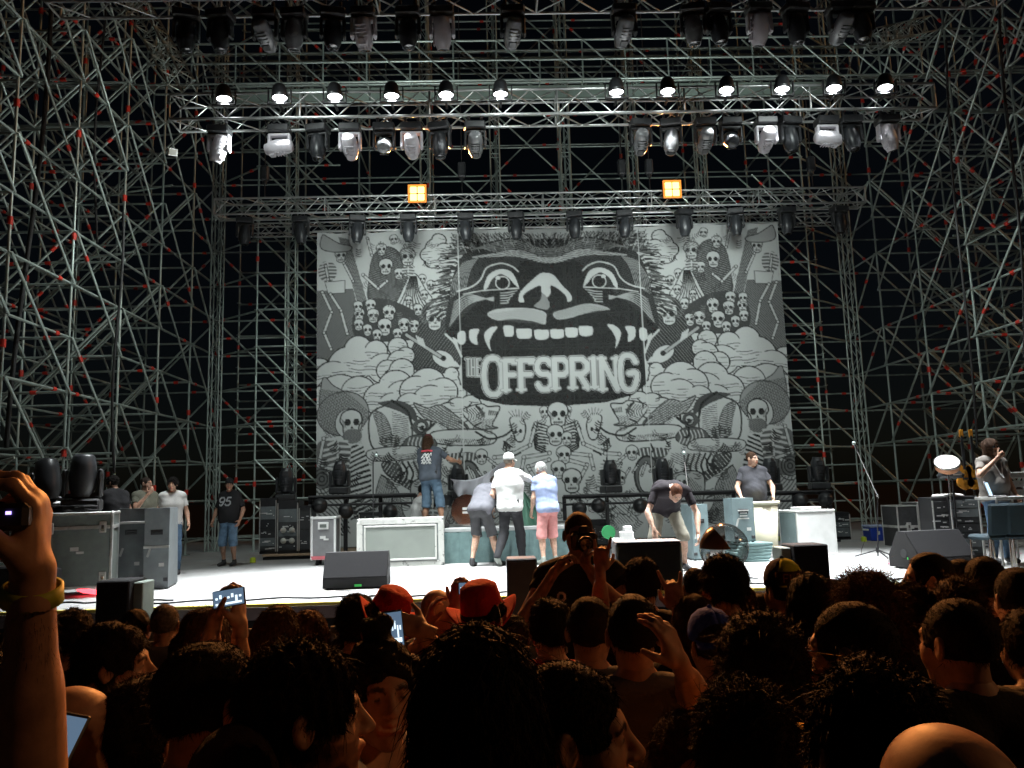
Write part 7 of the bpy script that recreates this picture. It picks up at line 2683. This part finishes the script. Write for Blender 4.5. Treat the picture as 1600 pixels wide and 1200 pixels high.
# ---- raised arm with wristband at the left edge
t, J, sc, root, ry = crowd('person at the left edge raising an arm with a yellow wristband', -70, 1010, 1.2, 0, 'short', 'black', skin='mid', tee='black', seed=70,
      arms=dict(r=dict(elbow=(42, 1225, 1.16), wrist=(52, 893, 1.08), hand=dict(dir=(-.02, .05, 1), palm=(-.95, -.25, 0), curl=(.52, .5, .5, .55), spread=.05, thumb=.9))))
a, e = J['wr'], J['er']
d = (e - a) / np.linalg.norm(e - a)
b = MB()
M_ = rot_to(d)
b.lathe([(.031, .018), (.0345, .018), (.0355, .040), (.032, .040)], 22, a, M_)
b.build('wristband', mat('lime_wristband', (.45, .5, .03), .5), t)
g_ = np.random.default_rng(5)
hv_, hf_ = [], []
M0 = rot_to(d)
for q in range(900):          # fine hair on the forearm
    u_, an_ = g_.uniform(.05, .95), g_.uniform(0, 6.283)
    Lf = np.linalg.norm(e - a)
    r_ = .027 + (.041 - .027) * u_
    c0 = a + d * Lf * u_ + M0 @ np.array([math.cos(an_) * r_, math.sin(an_) * r_, 0])
    nrm = M0 @ np.array([math.cos(an_), math.sin(an_), 0])
    tip = c0 + nrm * .004 + d * -.001 + d * g_.uniform(.004, .012)
    sd = np.cross(nrm, d) * .0003
    k_ = len(hv_)
    hv_ += [c0 - sd, c0 + sd, tip]
    hf_.append((k_, k_ + 1, k_ + 2))
link('arm_hair', mesh_from('arm_hair', hv_, hf_, hair_mat('dark')), t)
ph = thing('compact_camera', 'small dark camera with a violet light in the raised hand at left', 'camera', tuple(at(2, 808, 1.04)), .1)
b = MB(); b.box((0, 0, 0), (.07, .024, .034), bev=.006); b.build('body', BLACKP, ph)
b = MB(); b.lathe([(0, .03), (.018, .03), (.02, 0)], 14, (-.01, .012, 0), eul(R(-90), 0, 0)); b.build('lens', GLASSL, ph)
b = MB(); b.box((.014, -.0128, .005), (.006, .002, .004)); b.build('indicator', mat('violet_led', (.2, .1, .5), .3, emit=(.35, .25, 1.0), estr=4.0), ph)

# ---- raised horn hand right of the photographer
crowd('person raising a horn sign with one arm right of the photographer', 958, 985, 3.5, 0, 'crop', 'dark', seed=71, tee='black',
      arms=dict(l=dict(elbow=(938, 948, 3.35), wrist=(938, 888, 3.3), hand=dict(dir=(.12, .0, 1), palm=(.3, .9, 0), curl=HORN, spread=.1, thumb=1.1))))

# ---- photographer facing the crowd
Yp = 4.6
P = at(903, 797, Yp)
rootz = P[2] - 1.795 * 1.06
t, J, pr = person('photographer in a black lettered shirt facing the crowd, camera at his eye', (P[0], Yp, max(0.0, rootz)), math.pi - .1, 1.06,
       dict(er=(.33, .14, 1.20), wr=(.13, .27, 1.50), el=(-.30, .18, 1.22), wl=(-.06, .32, 1.48), head=(0, .03, 1.665)), (-.05, 0, .05), 'tan',
       cloth('black', (.016, .016, .018)), .3, 'tee', DENIM, 1.0, SHOE, 'buzz', 'brown', .0065, .017, .006, seed=72, girth=1.0, beard=.3, handv=.0045,
       handr=dict(dir=(-.55, .25, .75), palm=(-.5, .2, -.2), curl=(.45, .5, .5, .5), thumb=.4), handl=dict(dir=(.4, .3, .7), palm=(0, 0, 1), curl=(.5, .5, .5, .5)))
cz = P[2] - .155 * 1.06
cc = np.array([P[0] + .012, Yp - .17, cz])
cm_ = thing('camera', 'black camera with a large lens held to the photographer\'s face', 'camera', tuple(cc), -.1)
b = MB(); b.box((0, 0, 0), (.14, .06, .09), bev=.012); b.box((0, .0, .06), (.06, .055, .045), bev=.012); b.box((-.055, -.01, 0), (.04, .075, .09), bev=.012); b.build('body', BLACKP, cm_)
b = MB(); b.lathe([(.036, 0), (.038, .05), (.043, .055), (.043, .11), (.036, .11), (.034, .09), (0, .085)], 22, (0.005, -.03, -.01), eul(R(90), 0, 0)); b.build('lens_barrel', BLACKM, cm_)
b = MB(); b.lathe([(0, .092), (.03, .094)], 18, (0.005, -.03, -.01), eul(R(90), 0, 0)); b.build('lens_glass', GLASSL, cm_)
# black vest panel with white letters on his right side
st, wtx = text_strokes('STUNES', .07, .62, .32)
V_ = pr['shirt'][1]
decal(t, 'dark_stripe', V_, [[(.12, 1.40), (.14, 1.12)], [(.05, 1.36), (.0, 1.1)]], .10, BLK, 1, .010)
decal(t, 'lettering', V_, [[(.155 - .0 - z, 1.38 - x * .8) for x, z in pl] for pl in st], .012, LABELW, 1, .018)
decal(t, 'white_mark', V_, [[(.06, 1.30), (.085, 1.24), (.07, 1.16)]], .03, LABELW, 1, .018)

# ---- clear inflatable ball
CLEAR = bpy.data.materials.new('clear_vinyl')
CLEAR.use_nodes = True
nt = CLEAR.node_tree
nt.nodes.clear()
o_ = nt.nodes.new('ShaderNodeOutputMaterial'); gl = nt.nodes.new('ShaderNodeBsdfGlossy'); tr = nt.nodes.new('ShaderNodeBsdfTransparent'); mx = nt.nodes.new('ShaderNodeMixShader'); fr = nt.nodes.new('ShaderNodeLayerWeight')
nz = nt.nodes.new('ShaderNodeTexNoise'); nz.inputs['Scale'].default_value = 9; ad = nt.nodes.new('ShaderNodeMath'); ad.operation = 'MULTIPLY_ADD'; ad.inputs[1].default_value = .18
gl.inputs['Roughness'].default_value = .12; fr.inputs['Blend'].default_value = .25; tr.inputs['Color'].default_value = (.86, .85, .84, 1)
tcn = nt.nodes.new('ShaderNodeTexCoord'); nt.links.new(tcn.outputs['Object'], nz.inputs['Vector'])
nt.links.new(nz.outputs['Fac'], ad.inputs[0]); nt.links.new(fr.outputs['Facing'], ad.inputs[2]); nt.links.new(ad.outputs[0], mx.inputs[0])
nt.links.new(tr.outputs[0], mx.inputs[1]); nt.links.new(gl.outputs[0], mx.inputs[2]); nt.links.new(mx.outputs[0], o_.inputs['Surface'])
pbl = at(1131, 856, 5.2)
t = thing('beach_ball', 'clear plastic beach ball with a brown segment above the curly haired man', 'ball', tuple(pbl))
r = .155
for k in range(6):
    V, F = [], []
    for i in range(13):
        th = math.pi * i / 12
        for j in range(6):
            a = 2 * math.pi * (k + j / 5) / 6
            rr = r * (1 + .02 * math.sin(7 * th + 3 * a))
            V.append((rr * math.sin(th) * math.cos(a), rr * math.cos(th), rr * math.sin(th) * math.sin(a)))
    for i in range(12):
        for j in range(5):
            F.append((i * 6 + j, i * 6 + j + 1, (i + 1) * 6 + j + 1, (i + 1) * 6 + j))
    o = link('segment', mesh_from('segment', V, F, CLEAR if k != 2 else mat('brown_vinyl', (.22, .15, .08), .25, spec=.8), True), t)
